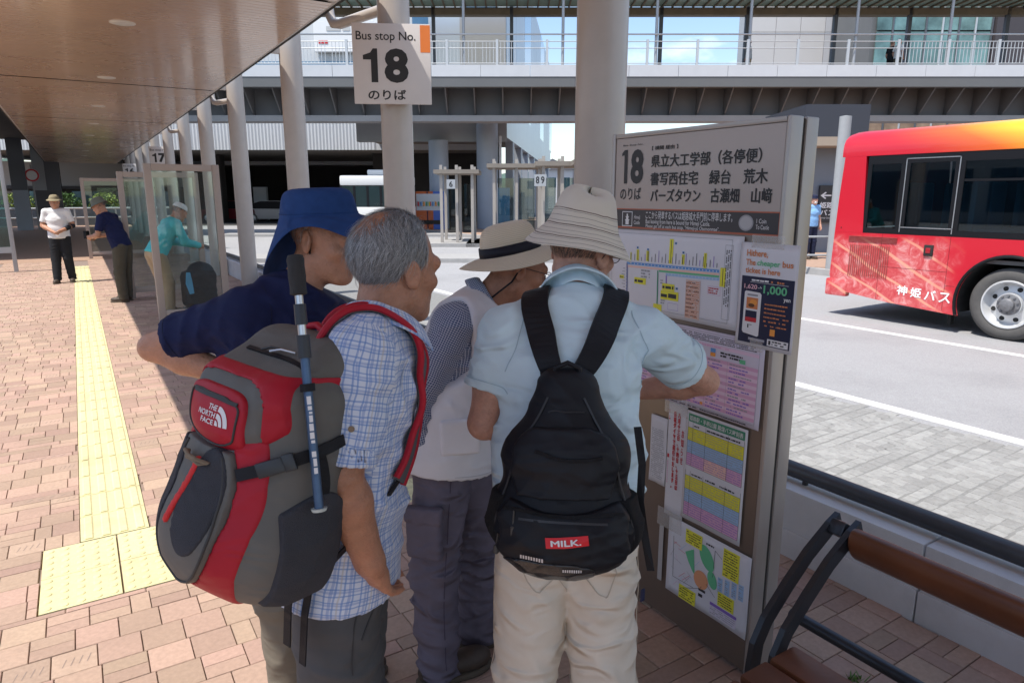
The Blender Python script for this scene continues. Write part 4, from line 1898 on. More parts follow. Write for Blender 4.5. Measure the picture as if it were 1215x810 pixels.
def rz_at(px, py, f):
    """right offset and height of what is seen at px, py when it stands f metres ahead"""
    d = _ray(px, py)
    k = f / d.dot(_fh)
    return d.dot(_rt) * k, CAM_H + d[2] * k


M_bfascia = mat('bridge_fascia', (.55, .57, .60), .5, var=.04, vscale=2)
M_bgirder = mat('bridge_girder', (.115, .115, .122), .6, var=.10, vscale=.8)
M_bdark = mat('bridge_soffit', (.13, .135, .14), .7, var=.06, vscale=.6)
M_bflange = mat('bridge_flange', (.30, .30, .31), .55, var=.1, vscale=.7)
M_brail = mat('bridge_rail', (.52, .54, .56), .4, metal=.3)
M_bpost = mat('bridge_post', (.36, .38, .41), .45, metal=.2)
M_bpostd = mat('bridge_back_post', (.10, .11, .13), .5)
M_rglass = mat('roof_glass_green', (.42, .60, .52), .25, var=.05, vscale=2)
M_rbeam = mat('roof_beam_brown', (.22, .17, .11), .6, var=.15, vscale=2)

BF_ = 30.0
bridge = vthing('footbridge', 'grey elevated footbridge with white fascia, railings and a glass roof', 'bridge', 0, BF_)
r0, r1 = -30., 40.
zt = rz_at(700, 77, BF_)[1]
zb = rz_at(700, 91, BF_)[1]
zs = rz_at(700, 103, BF_)[1]
zw0 = rz_at(700, 138, BF_ + 1.7)[1]
zw1 = rz_at(700, 145, BF_ + 1.7)[1]
pw = 2.05
k = 0
x = r0
while x < r1:
    mb = MB()
    mb.box2((x + .008, 0, zb), (x + 2.05 - .008, .12, zt))
    mb.build('fascia_panel', M_bfascia, bridge)
    x += 2.05
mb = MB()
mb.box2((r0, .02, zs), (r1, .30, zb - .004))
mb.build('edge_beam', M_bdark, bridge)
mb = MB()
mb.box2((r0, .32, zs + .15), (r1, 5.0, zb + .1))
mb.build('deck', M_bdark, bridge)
mb = MB()
mb.box2((r0, 1.7, zw0), (r1, 1.9, zs + .148))
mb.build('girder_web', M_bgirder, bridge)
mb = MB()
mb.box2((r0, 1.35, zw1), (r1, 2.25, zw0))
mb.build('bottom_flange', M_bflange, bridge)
x = r0 + .3
while x < r1:
    mb = MB()
    mb.prism([(.32, zs + .14), (1.698, zs + .14), (1.698, zw0 + .02), (1.50, zw0 + .02)], x, x + .05, 'x')
    mb.build('bracket', M_bgirder, bridge)
    x += 1.22
# railing
zr = [rz_at(700, q, BF_)[1] for q in (40.5, 49, 57, 75)]
for k, z in enumerate(zr):
    mb = MB()
    mb.tube([(r0, .06, z), (r1, .06, z)], .032 if k == 0 else .018, 8)
    mb.build('rail', M_brail, bridge, smooth=True)
x = r0 + .4
while x < r1:
    mb = MB()
    mb.box2((x - .05, .02, zt), (x + .05, .10, zr[0] - .2))
    mb.build('rail_post', M_brail, bridge)
    x += 2.07
# baluster panels at both ends
for (pa, pb) in ((270, 612), (1068, 1300)):
    ra, rb = rz_at(pa, 60, BF_)[0], rz_at(pb, 60, BF_)[0]
    x = ra
    k = 0
    while x < rb:
        if k % 14:
            mb = MB()
            mb.box2((x - .011, .05, zr[3]), (x + .011, .07, zr[1]))
            mb.build('baluster', M_brail, bridge)
        x += .148
        k += 1
# roof: posts, eaves and green glass bays
for px in (-20, 110, 240, 550, 668, 779, 890, 1016, 1127, 1245):
    r = rz_at(px, 60, BF_)[0]
    mb = MB()
    mb.tube([(r, .16, zs + .2), (r, .16, zt + 3.3)], .062, 10)
    mb.build('roof_post', M_bpost, bridge, smooth=True)
for px in (100, 230, 515, 607, 783, 884, 988, 1075, 1190):
    r = rz_at(px, 60, BF_ + 4.4)[0]
    mb = MB()
    mb.box2((r - .08, 4.3, zb), (r + .08, 4.5, zt + 3.5))
    mb.build('back_post', M_bpostd, bridge)
ze = rz_at(700, 11, BF_ + 4.6)[1]
mb = MB()
mb.box2((r0, 4.3, ze - .32), (r1, 4.75, ze))
mb.build('eaves_beam', M_rbeam, bridge)
x = r0
while x < r1:
    mb = MB()
    mb.box2((x + .03, -.6, ze + .02), (x + .45, 4.29, ze + .05))
    mb.build('roof_pane', M_rglass, bridge)
    mb = MB()
    mb.box2((x - .03, -.6, ze - .05), (x + .03, 4.29, ze + .06))
    mb.build('roof_rib', M_rbeam, bridge)
    x += .48
# piers
M_pier = mat('pier_bluegrey', (.16, .185, .225), .6, var=.06, vscale=1.5)
for (px, fd) in ((568 + 12, 33.5),):
    pass

# ------------------------------------------------------------------ station building (left and centre)
M_swhite = mat('corrugated_white', (.56, .58, .60), .5, var=.03, vscale=1)
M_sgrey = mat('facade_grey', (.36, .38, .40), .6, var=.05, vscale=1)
M_scol = mat('round_pier', (.33, .37, .43), .55, var=.05, vscale=1)
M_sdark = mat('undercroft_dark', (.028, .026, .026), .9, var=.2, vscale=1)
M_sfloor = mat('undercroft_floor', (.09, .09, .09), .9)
M_beigew = mat('facade_beige', (.52, .49, .44), .65, var=.04, vscale=.7)
M_glassb = mat('facade_glass', (.10, .20, .30), .12, metal=.5, var=.2, vscale=.4)
M_lite = mat('facade_panel_light', (.50, .56, .62), .4, metal=.2, var=.06, vscale=.3)

FB = 42.
st = vthing('station_building', 'low station building with a white corrugated band over a dark undercroft', 'building', 0, FB)
ra, z0 = rz_at(150, 178, FB)
rb, z1 = rz_at(426, 138, FB)
zt_ = rz_at(300, 100, FB)[1]
# corrugated panels
x = ra - 14
while x < rb:
    mb = MB()
    vs, fs = [], []
    n = 12
    for i in range(n + 1):
        for z in (z0, z1 + 1.2):
            vs.append((x + 1.2 * i / n, -.03 * (i % 2), z))
    for i in range(n):
        fs.append((2 * i, 2 * i + 2, 2 * i + 3, 2 * i + 1))
    mb.add(vs, fs)
    mb.build('band_panel', M_swhite, st)
    x += 1.2
rc, zc = rz_at(490, 178, FB)
mb = MB()
mb.box2((rb, .02, z0), (rc + 4.2, .5, z1 + .3))
mb.build('band_return', M_swhite, st)
mb = MB()
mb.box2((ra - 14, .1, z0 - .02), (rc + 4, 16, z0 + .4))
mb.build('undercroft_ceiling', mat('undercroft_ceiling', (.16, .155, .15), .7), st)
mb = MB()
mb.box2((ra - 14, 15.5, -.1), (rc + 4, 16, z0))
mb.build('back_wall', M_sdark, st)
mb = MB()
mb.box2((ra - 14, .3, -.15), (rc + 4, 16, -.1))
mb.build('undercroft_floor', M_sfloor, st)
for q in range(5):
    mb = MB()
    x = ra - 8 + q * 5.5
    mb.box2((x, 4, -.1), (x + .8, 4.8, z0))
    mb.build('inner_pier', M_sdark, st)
mb = MB()
a, b = rz_at(300, 222, FB + 8), rz_at(318, 262, FB + 8)
mb.box2((a[0], 8, -.1), (b[0], 8.4, a[1]))
mb.build('white_cabinet', M_swhite, st)

# corner block with round piers
FC = 36.
cb = vthing('corner_building', 'grey corner office block on round blue-grey piers behind the footbridge', 'building', 0, FC)
rl, _ = rz_at(470, 170, FC)
rr, zbot = rz_at(601, 168, FC)
ztop = 15.
zf0 = rz_at(560, 150, FC)[1]
mb = MB()
mb.box2((rl - 2, .0, zbot), (rr, .6, zbot + 1.6))
mb.build('soffit_beam', M_sgrey, cb)
mb = MB()
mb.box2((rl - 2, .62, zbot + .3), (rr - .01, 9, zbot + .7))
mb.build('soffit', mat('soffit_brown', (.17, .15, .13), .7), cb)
fd = Vector((.105, 1.0, 0)).normalized()
LN = 44.
# right face: piers of light panels and glass, storey bands
p0 = Vector((rr, .0, 0))


def face(s0, s1, za, zb_, m, nm, out=.0):
    a = p0 + fd * s0
    b = p0 + fd * s1
    n = Vector((fd.y, -fd.x, 0))
    mb = MB()
    vs = [a + n * out, b + n * out, b - n * .4, a - n * .4]
    mb.add([(v.x, v.y, za) for v in vs] + [(v.x, v.y, zb_) for v in vs], [(0, 1, 2, 3), (4, 7, 6, 5), (0, 4, 5, 1), (1, 5, 6, 2), (2, 6, 7, 3), (3, 7, 4, 0)])
    return mb.build(nm, m, cb)


face(0, LN, zbot + .2, zbot + 2.2, M_lite, 'storey_band', .02)
s = 0.
k = 0
while s < LN:
    w = 5.2
    face(s, s + w - .08, zbot + 2.2, ztop, M_lite if k % 3 != 2 else M_glassb, 'facade_bay')
    s += w
    k += 1
for k, s in enumerate((3, 8, 13, 19, 26, 33, 40)):
    face(s, s + .8, -.1, zbot + .2, M_scol, 'ground_pier', .01)
    face(s + .8, s + 3.2, -.1, zbot + .2, M_glassb if k % 2 else M_beigew, 'ground_bay', -.2)
# front face above the bridge: white panels, a grey box, windows
a, b = rz_at(545, 0, FC), rz_at(613, 70, FC)
mb = MB()
mb.box2((rz_at(508, 40, FC)[0], .2, zbot + 1.62), (a[0], .6, ztop))
mb.build('front_wall', M_lite, cb)
mb = MB()
mb.box2((a[0] + .02, -.4, zbot + 1.62), (rr - .02, .6, rz_at(580, 14, FC)[1]))
mb.build('grey_box', mat('metal_box_grey', (.40, .41, .42), .5, var=.03, vscale=1), cb)
mb = MB()
mb.box2((a[0] + .02, .22, rz_at(580, 12, FC)[1]), (rr - .02, .6, ztop))
mb.build('front_wall_upper', M_glassb, cb)
for (px, m, py1, w) in ((520, .62, 158, 23), (578, .70, 150, 25)):
    r, z = rz_at(px, 170, FC - .6)
    rw = w / 828. * (FC - .6) / 2
    mb = MB()
    mb.lathe([(rw, -.15), (rw, zbot + (.9 if px > 550 else .0))], 28, Matrix.Translation((r, -.6, 0)))
    mb.build('round_pier', M_scol, cb, smooth=True)
    if px > 550:
        mb = MB()
        mb.tube([(r + rw + .12, -.75, 0), (r + rw + .12, -.75, zbot + .2)], .07, 8)
        mb.build('downpipe', M_swhite, cb, smooth=True)
a = rz_at(578, 148, FC - .75)
mb = MB()
mb.lathe([(.0, 0), (.33, 0), (.36, -.02)], 24, Matrix.Translation((a[0], -.05, a[1])) @ Matrix.Rotation(R(90), 4, 'X'))
mb.build('round_emblem', M_swhite, cb, smooth=True)
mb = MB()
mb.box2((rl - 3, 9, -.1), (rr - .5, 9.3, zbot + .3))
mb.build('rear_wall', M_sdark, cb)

# ------------------------------------------------------------------ signboard building above the bridge at the left
FD = 55.
sb = vthing('signboard_building', 'white building with a big white signboard and red line of writing above the footbridge', 'building', 0, FD)
a, b = rz_at(372, 26, FD), rz_at(428, 62, FD)
mb = MB()
mb.box2((a[0] - 16, .4, 4), (b[0] + 9, 14, a[1] + 2.2))
mb.build('block', M_swhite, sb)
mb = MB()
mb.box2((a[0], -.2, b[1]), (b[0] + 1.5, .3, a[1]))
mb.build('signboard', mat('signboard_white', (.78, .78, .78), .5), sb)
MS = frame_mat((0, -.22, 0), (1, 0, 0), (0, 0, 1))
c, d = rz_at(379, 53, FD), rz_at(421, 47.5, FD)
P = Print(MS, .01)
P.words(c[0], c[1], d[0], d[1], M_red, 1, 1., 0, .95, 5)
c, d = rz_at(388, 38, FD), rz_at(416, 30, FD)
P.words(c[0], c[1], d[0], d[1], mat('faded_grey', (.5, .5, .5), .6), 1, 1., 0, .9, 6)
P.build('sign_print', sb)
for q in range(4):
    x = b[0] + 2.2 + q * 1.7
    mb = MB()
    mb.box2((x, .36, a[1] - 2.4), (x + 1.2, .396, a[1] - 1.2))
    mb.build('window', M_glassb, sb)
    mb = MB()
    mb.box2((x, .36, a[1] - .6), (x + 1.2, .396, a[1] + .6))
    mb.build('window', M_glassb, sb)
mb = MB()
mb.box2((a[0] - 16, .30, a[1] - 3.2), (b[0] + 9, .395, a[1] - 2.75))
mb.build('dark_strip', M_glassb, sb)

# ------------------------------------------------------------------ pale building and glass front to the right, above the bridge
FE = 52.
pb = vthing('department_store', 'pale panelled department store wall rising behind the footbridge', 'building', 0, FE)
a = rz_at(893, 12, FE)[0]
b = rz_at(1040, 12, FE)[0]
n = 5
for k in range(n):
    for q in range(3):
        mb = MB()
        xa, xb = a + (b - a) * k / n, a + (b - a) * (k + 1) / n
        mb.box2((xa + .015, 0, 3 + q * 5), (xb - .015, .5, 8 + q * 5 - .03))
        mb.build('wall_panel', mat('store_panel', (.56, .54, .53), .6, var=.03, vscale=.5) if k < 3 else mat('store_panel_cool', (.47, .47, .49), .6, var=.03, vscale=.5), pb)
mb = MB()
mb.box2((a + .05, .5, 0), (b, 3, 18))
mb.build('block', M_sgrey, pb)
gf = vthing('glass_frontage', 'glass shop frontage with greenish reflections at the end of the footbridge', 'building', 0, 46.)
a = rz_at(1042, 12, 46.)[0]
b = rz_at(1180, 12, 46.)[0]
M_gg = mat('green_reflection_glass', (.17, .27, .25), .1, metal=.4, var=.75, vscale=.55, detail=6)  # mottled green stands for reflections, painted into the pane colour
n = 7
for k in range(n):
    xa, xb = a + (b - a) * k / n, a + (b - a) * (k + 1) / n
    for q in range(4):
        mb = MB()
        mb.box2((xa + .05, 0, 4 + q * 2.6), (xb - .05, .1, 6.5 + q * 2.6))
        mb.build('pane', M_gg if q else mat('shop_interior', (.28, .19, .13), .6, var=.6, vscale=.8), gf)
    mb = MB()
    mb.box2((xb - .05, -.06, 0), (xb + .05, .14, 15))
    mb.build('mullion', M_brail if k % 2 else M_bpostd, gf)
mb = MB()
mb.box2((a - .2, .2, 0), (b + 14, 12, 15))
mb.build('block', M_bdark, gf)
mb = MB()
mb.box2((b + .1, -.3, 3.), (b + 12, .18, 15))
mb.build('dark_wall', mat('plum_wall', (.06, .05, .055), .5), gf)

# ------------------------------------------------------------------ pier, wall and awning across the road at the right
FP = 20.5
pr_ = vthing('kiosk_building', 'blue-grey kiosk wall with a beige awning across the road', 'building', 0, FP)
a = rz_at(935, 200, FP)[0]
b = rz_at(1030, 200, FP)[0]
zaw = rz_at(980, 176, FP)[1]
mb = MB()
mb.box2((a, 0, -.1), (b, 3, zaw))
mb.build('wall', M_pier, pr_)
mb = MB()
mb.box2((a - .4, -1.0, zaw + .003), (b, 3, zaw + .24))
mb.build('awning', mat('awning_beige', (.34, .28, .22), .6), pr_)
mb = MB()
mb.box2((a + .3, -.2, zaw + .245), (b - .2, 3, rz_at(980, 138, FP)[1] + .3))
mb.build('upper_block', mat('upper_block_dark', (.035, .04, .055), .6), pr_)
ds = vthing('direction_sign', 'dark direction sign with a white arrow and Japanese writing on the kiosk', 'sign', 0, FP - .08)
c, d = rz_at(969, 264, FP - .08), rz_at(1003, 220, FP - .08)
mb = MB()
mb.box2((c[0], -.03, c[1]), (d[0] + .5, .06, d[1]))
mb.build('panel', mat('sign_charcoal', (.025, .025, .028), .5), ds)
MS = frame_mat((0, -.032, 0), (1, 0, 0), (0, 0, 1))
c, d = rz_at(973, 236, FP - .08), rz_at(986, 228, FP - .08)
lettering('←', (c[0], c[1], d[0], d[1]), MS, M_white, ds, lift=.004, strike=.05)
c, d = rz_at(972, 247, FP - .08), rz_at(996, 240, FP - .08)
lettering('姫路城', (c[0], c[1], d[0], d[1]), MS, M_white, ds, lift=.004, strike=.03)
c, d = rz_at(972, 255.5, FP - .08), rz_at(990, 249, FP - .08)
lettering('バス', (c[0], c[1], d[0], d[1]), MS, M_white, ds, lift=.004, strike=.03)
c, d = rz_at(972, 260, FP - .08), rz_at(990, 257.5, FP - .08)
lettering('Himeji Castle Bus', (c[0], c[1], d[0], d[1]), MS, M_white, ds, lift=.004)
pole = at_z(986, 319, 0)
mb = MB()
mb.lathe([(.125, 0), (.125, 3.35), (.0, 3.37)], 20)
o = mb.build('steel_pole', M_greymetal, smooth=True, loc=pole)
tag(o, 'thick grey steel pole beside the rear of the red bus', 'pole')
gr = thing('guard_rail', 'low grey pipe guard rail in front of the security guard', 'guard rail', at_z(962, 318, 0), -YAW)
for z in (.30, .72):
    mb = MB()
    mb.tube([(-3.2, 0, z), (.55, 0, z)], .024, 8)
    mb.build('rail', M_greymetal, gr, smooth=True)
for x in (-3.1, -1.6, .52):
    mb = MB()
    mb.tube([(x, 0, 0), (x, 0, .74)], .03, 8)
    mb.build('post', M_greymetal, gr, smooth=True)
for k, px in enumerate((955, 990)):
    pass

# ------------------------------------------------------------------ bus stop shelters across the lanes
M_shel = mat('far_shelter_frame', (.36, .33, .30), .5, var=.05, vscale=3)
M_shelroof = mat('far_shelter_roof', (.22, .19, .16), .6, var=.1, vscale=2)
M_shelglass = glass('far_shelter_glass', (.55, .60, .58))


def far_shelter(label, pl, pr, pyt, f, bays, roof=True):
    t = vthing('bus_shelter', label, 'shelter', 0, f, 'bus shelters across the lanes')
    a, zt_ = rz_at(pl, pyt, f)
    b, _ = rz_at(pr, pyt, f)
    for k in range(bays + 1):
        x = a + (b - a) * k / bays
        for y_ in (0, 1.6):
            mb = MB()
            mb.box2((x - .05, y_ - .05, -.15), (x + .05, y_ + .05, zt_ + .12))
            mb.build('post', M_shel, t)
    mb = MB()
    mb.box2((a - .25, -.2, zt_ - .18), (b + .25, 1.9, zt_ - .04))
    mb.build('roof', M_shelroof, t)
    for k in range(bays):
        x0_, x1_ = a + (b - a) * k / bays + .1, a + (b - a) * (k + 1) / bays - .1
        mb = MB()
        mb.box2((x0_, 1.58, .25), (x1_, 1.60, zt_ - .5))
        mb.build('pane', M_shelglass, t)
        mb = MB()
        mb.box2((x0_, 1.2, .28), (x1_, 1.55, .34))
        mb.build('seat', M_sdark, t)
    mb = MB()
    mb.box2((a - 1, -.5, -.15), (b + 1, 2.4, -.02))
    mb.build('island_kerb', M_kerb, t)
    return t


far_shelter('tall brown framed bus shelter left of the round pier', 523, 560, 200, 25, 2)
far_shelter('brown framed bus shelter to the near side of the round pier', 586, 640, 193, 25, 2)
far_shelter('long grey roofed bus shelter with a number plate', 645, 690, 190, 22, 2)
far_shelter('bus shelter standing before the distant town', 694, 735, 186, 20, 1)
np_ = vthing('number_plate', 'small white stop number plate on the long grey shelter', 'sign', 0, 21.7)
a, b = rz_at(634, 221, 21.7), rz_at(648, 207, 21.7)
mb = MB()
mb.box2((a[0], -.02, a[1]), (b[0], .02, b[1]))
mb.build('panel', M_sgrey, np_)
MS = frame_mat((0, -.021, 0), (1, 0, 0), (0, 0, 1))
w = (b[0] - a[0])
lettering('8', (a[0] + w * .12, a[1] + .08, a[0] + w * .42, b[1] - .06), MS, M_ink, np_, bold=.02, lift=.003)
lettering('9', (a[0] + w * .56, a[1] + .08, a[0] + w * .86, b[1] - .06), MS, M_ink, np_, bold=.02, lift=.003)
np2 = vthing('number_plate', 'small white number plate on the tall shelter left of the pier', 'sign', 0, 24.7)
a, b = rz_at(530, 224, 24.7), rz_at(540, 213, 24.7)
mb = MB()
mb.box2((a[0], -.02, a[1]), (b[0], .02, b[1]))
mb.build('panel', M_sgrey, np2)
MS = frame_mat((0, -.021, 0), (1, 0, 0), (0, 0, 1))
lettering('6', (a[0] + .09, a[1] + .06, b[0] - .09, b[1] - .06), MS, M_ink, np2, bold=.02, lift=.003)

# vending machines and a banner under the corner block
for (px, f, w, h_, col, lab) in ((503, 34.5, .95, 1.85, (.55, .12, .03), 'orange red vending machine seen just beside the number 18 column'), (517, 34.5, .95, 1.85, (.05, .12, .45), 'blue vending machine next to the orange one'), (598, 32.5, .55, 2.0, (.10, .30, .55), 'light blue upright banner by the round pier')):
    t = vthing('vending_machine' if w > .6 else 'banner', lab, 'vending machine' if w > .6 else 'banner', rz_at(px, 240, f)[0], f)
    mb = MB()
    mb.box2((-w / 2, 0, -.1), (w / 2, .7 if w > .6 else .05, h_), bev=.02)
    mb.build('cabinet' if w > .6 else 'cloth', mat(lab[:12], col, .4), t)
    if w > .6:
        mb = MB()
        mb.box2((-w / 2 + .1, -.012, h_ * .5), (w / 2 - .1, -.002, h_ - .12))
        wn_ = mb.build('display_window', M_swhite, t)
        for k in range(5):
            mb = MB()
            mb.tube([(-w / 2 + .2 + k * .14, -.05, h_ * .62), (-w / 2 + .2 + k * .14, -.05, h_ * .62 + .2)], .04, 8)
            mb.build('sample_can', [M_red, M_blue, M_or, M_green, M_yel][k], wn_, smooth=True)
        mb = MB()
        mb.box2((-w / 2 + .15, -.012, .25), (w / 2 - .15, -.002, .45))
        mb.build('delivery_flap', M_dark, t)
    else:
        mb = MB()
        mb.tube([(-w / 2 - .03, 0, -.1), (-w / 2 - .03, 0, h_ + .2)], .02, 8)
        mb.build('pole', M_brail, t, smooth=True)
# lane islands and painted lines out on the turning area
for k, f in enumerate((19.5, 31.5)):
    a, b = VW(-13, f, 0), VW(6 if k == 0 else 4, f, 0)
    mb = MB()
    mb.bar((a.x, a.y, -.10), (b.x, b.y, -.10), 1.6, .13)
    o = mb.build('kerb_island' if k else 'kerb_island', M_kerb)
    tag(o, kind='structure')
# town and hills in the gap
town = []
rt_ = random.Random(3)
M_town = [mat('town_%s' % n, c, .7, var=.05, vscale=.2) for n, c in (('white', (.55, .55, .56)), ('grey', (.38, .40, .43)), ('cream', (.55, .50, .42)), ('brown', (.30, .24, .2)))]
for k in range(3):
    f = 95 + 14 * k + rt_.uniform(-4, 4)
    px = 655 + k * 11
    r = rz_at(px, 230, f)[0]
    w = rt_.uniform(3.5, 7)
    h = rt_.uniform(3.5, 7.5)
    t = vthing('town_house', ['small white house in the distant gap between corner block and thick column', 'grey house behind the white one in the distant gap', 'cream house in the distant gap beside the thick column'][k], 'house', r, f, 'houses in the distant town')
    mb = MB()
    mb.box2((-w / 2, 0, -.1), (w / 2, 6, h))
    mb.build('wall', M_town[k % 4], t)
    mb = MB()
    mb.prism([(-w / 2 - .3, h), (w / 2 + .3, h), (0, h + 1.4)], -.3, 6.3, 'y')
    mb.build('roof', mat('town_roof', (.14, .14, .16), .7), t)
    for q in range(3):
        mb = MB()
        x = -w / 2 + w * (q + .5) / 3
        mb.box2((x - .5, -.03, h * .55), (x + .5, .0, h * .8))
        mb.build('window', M_glassb, t)
M_hill = mat('hill_green', (.055, .10, .075), .9, var=.25, vscale=.02)
hv, hf = [], []
n = 60
for k in range(n + 1):
    r = -900 + 1800 * k / n
    h = 28 + 26 * mnoise.noise(Vector((r * .006, 3, 0))) + 12 * mnoise.noise(Vector((r * .02, 9, 0)))
    for (f, z) in ((640, -1), (800, max(8, h)), (1000, -1)):
        p = VW(r, f, z)
        hv.append(p)
for k in range(n):
    for q in range(2):
        hf.append((k * 3 + q, k * 3 + q + 1, k * 3 + q + 4, k * 3 + q + 3))
tag(mesh_obj('hill', hv, hf, M_hill, smooth=True), kind='structure')
# ================================================================== SOFT SHAPES: bodies, cloth and packs as blended volumes
def _axis(lo, hi, h, fine=None):
    if fine is None:
        return np.linspace(lo, hi, max(4, int((hi - lo) / h) + 1)).astype(np.float32)
    a, b, hf = fine
    a, b = max(a, lo), min(b, hi)
    out = [np.arange(lo, a, h), np.arange(a, b, hf), np.arange(b, hi + h, h)]
    return np.concatenate(out).astype(np.float32)


def A3(v):
    return np.array((v[0], v[1], v[2]), np.float32)


class SDF:
    def __init__(s, lo, hi, h, fine=None):
        """fine: (lo, hi, step) box that gets a closer grid"""
        s.ax = [_axis(lo[i], hi[i], h, None if fine is None else (fine[0][i], fine[1][i], fine[2])) for i in range(3)]
        s.F = np.full([len(a) for a in s.ax], .5, np.float32)
        s.bones = []

    def box(s, lo, hi):
        sl = []
        for i in range(3):
            a = max(0, int(np.searchsorted(s.ax[i], lo[i])) - 1)
            b = min(len(s.ax[i]), int(np.searchsorted(s.ax[i], hi[i])) + 1)
            if b <= a:
                return None
            sl.append(slice(a, b))
        return tuple(sl)

    def pts(s, sl):
        X = s.ax[0][sl[0]][:, None, None]
        Y = s.ax[1][sl[1]][None, :, None]
        Z = s.ax[2][sl[2]][None, None, :]
        return X, Y, Z

    @staticmethod
    def _smin(a, b, k):
        if k <= 0:
            return np.minimum(a, b)
        h = np.maximum(k - np.abs(a - b), 0) / k
        return np.minimum(a, b) - h * h * k * .25

    def put(s, fn, lo, hi, k=.01, op='add'):
        m = .03 + k
        sl = s.box([v - m for v in lo], [v + m for v in hi])
        if sl is None:
            return s
        d = fn(*s.pts(sl)).astype(np.float32)
        cur = s.F[sl]
        if op == 'add':
            s.F[sl] = s._smin(cur, d, k)
        elif op == 'sub':
            s.F[sl] = -s._smin(-cur, d, k)
        return s

    def cone(s, a, b, ra, rb, k=.02, lat=None, ls=1., op='add'):
        """tapered rod from a to b; lat: direction along which its section is ls times wider"""
        a, b = A3(a), A3(b)
        ab = b - a
        L2 = float(ab @ ab) + 1e-9
        rm = max(ra, rb) * max(1, ls)
        if lat is not None:
            lat = A3(lat)
            lat = lat / np.linalg.norm(lat)

        def fn(X, Y, Z):
            px, py, pz = X - a[0], Y - a[1], Z - a[2]
            t = np.clip((px * ab[0] + py * ab[1] + pz * ab[2]) / L2, 0, 1)
            qx, qy, qz = px - ab[0] * t, py - ab[1] * t, pz - ab[2] * t
            if lat is not None:
                c = (qx * lat[0] + qy * lat[1] + qz * lat[2]) * (1 / ls - 1)
                qx, qy, qz = qx + lat[0] * c, qy + lat[1] * c, qz + lat[2] * c
            return np.sqrt(qx * qx + qy * qy + qz * qz) - (ra + (rb - ra) * t)
        return s.put(fn, np.minimum(a, b) - rm, np.maximum(a, b) + rm, k, op)

    def ell(s, c, r, M=None, k=.02, op='add'):
        """ellipsoid at c, half axes r along the columns of M"""
        c = A3(c)
        r = np.array(r, np.float32)
        Mx = np.array([[M[i][j] for j in range(3)] for i in range(3)], np.float32) if M is not None else np.eye(3, dtype=np.float32)
        rm = float(r.max())

        def fn(X, Y, Z):
            p = (X - c[0], Y - c[1], Z - c[2])
            q2 = 0
            g2 = 0
            for j in range(3):
                u = (p[0] * Mx[0, j] + p[1] * Mx[1, j] + p[2] * Mx[2, j]) / r[j]
                q2 = q2 + u * u
                g2 = g2 + (u / r[j]) ** 2
            k0 = np.sqrt(q2)
            return k0 * (k0 - 1) / (np.sqrt(g2) + 1e-6)
        return s.put(fn, c - rm, c + rm, k, op)

    def rbox(s, c, hs, rad, M=None, k=.01, op='add'):
        c = A3(c)
        Mx = np.array([[M[i][j] for j in range(3)] for i in range(3)], np.float32) if M is not None else np.eye(3, dtype=np.float32)
        rm = float(np.linalg.norm(hs))

        def fn(X, Y, Z):
            p = (X - c[0], Y - c[1], Z - c[2])
            q = [np.abs(p[0] * Mx[0, j] + p[1] * Mx[1, j] + p[2] * Mx[2, j]) - (hs[j] - rad) for j in range(3)]
            out = np.sqrt(sum(np.maximum(v, 0) ** 2 for v in q))
            return out + np.minimum(np.maximum(np.maximum(q[0], q[1]), q[2]), 0) - rad
        return s.put(fn, c - rm, c + rm, k, op)

    def cut(s, p, n, k=0.):
        """keep the side that n points away from"""
        p, n = A3(p), A3(n)
        n = n / np.linalg.norm(n)
        X, Y, Z = s.pts((slice(None),) * 3)
        d = (X - p[0]) * n[0] + (Y - p[1]) * n[1] + (Z - p[2]) * n[2]
        s.F = -s._smin(-s.F, -d, k)
        return s

    def cut_in(s, p, n, c, rad):
        """the same, only within rad of c (a sleeve's mouth)"""
        p, n, c = A3(p), A3(n), A3(c)
        n = n / np.linalg.norm(n)
        sl = s.box(c - rad, c + rad)
        if sl is None:
            return s
        X, Y, Z = s.pts(sl)
        d = (X - p[0]) * n[0] + (Y - p[1]) * n[1] + (Z - p[2]) * n[2]
        far = (X - c[0]) ** 2 + (Y - c[1]) ** 2 + (Z - c[2]) ** 2 > rad * rad
        d = np.where(far, -1, d)
        s.F[sl] = np.maximum(s.F[sl], d)
        return s

    def warp(s, fn, band=.06):
        """add fn(x, y, z) to the distance near the surface (folds, dents)"""
        idx = np.nonzero(np.abs(s.F) < band)
        if len(idx[0]):
            s.F[idx] += fn(s.ax[0][idx[0]], s.ax[1][idx[1]], s.ax[2][idx[2]]).astype(np.float32)
        return s

    def copy(s):
        o = SDF.__new__(SDF)
        o.ax = s.ax
        o.F = s.F.copy()
        o.bones = list(s.bones)
        return o

    def where(s, fn, off=0.):
        """this volume grown by off and kept only where fn(x, y, z) < 0"""
        o = s.copy()
        X, Y, Z = s.pts((slice(None),) * 3)
        o.F = np.maximum(s.F - off, fn(X, Y, Z).astype(np.float32))
        return o

    def surface(s):
        F = s.F
        nx, ny, nz = F.shape
        ins = F < 0
        c = np.zeros((nx - 1, ny - 1, nz - 1), np.uint8)
        for dx in (0, 1):
            for dy in (0, 1):
                for dz in (0, 1):
                    c += ins[dx:nx - 1 + dx, dy:ny - 1 + dy, dz:nz - 1 + dz]
        cell = (c > 0) & (c < 8)
        I, J, K = np.nonzero(cell)
        n = len(I)
        vid = np.full(cell.shape, -1, np.int32)
        vid[I, J, K] = np.arange(n)
        ax = s.ax
        acc = np.zeros((n, 3), np.float32)
        cnt = np.zeros(n, np.float32)
        offs = [(0, 0, 0), (1, 0, 0), (0, 1, 0), (1, 1, 0), (0, 0, 1), (1, 0, 1), (0, 1, 1), (1, 1, 1)]
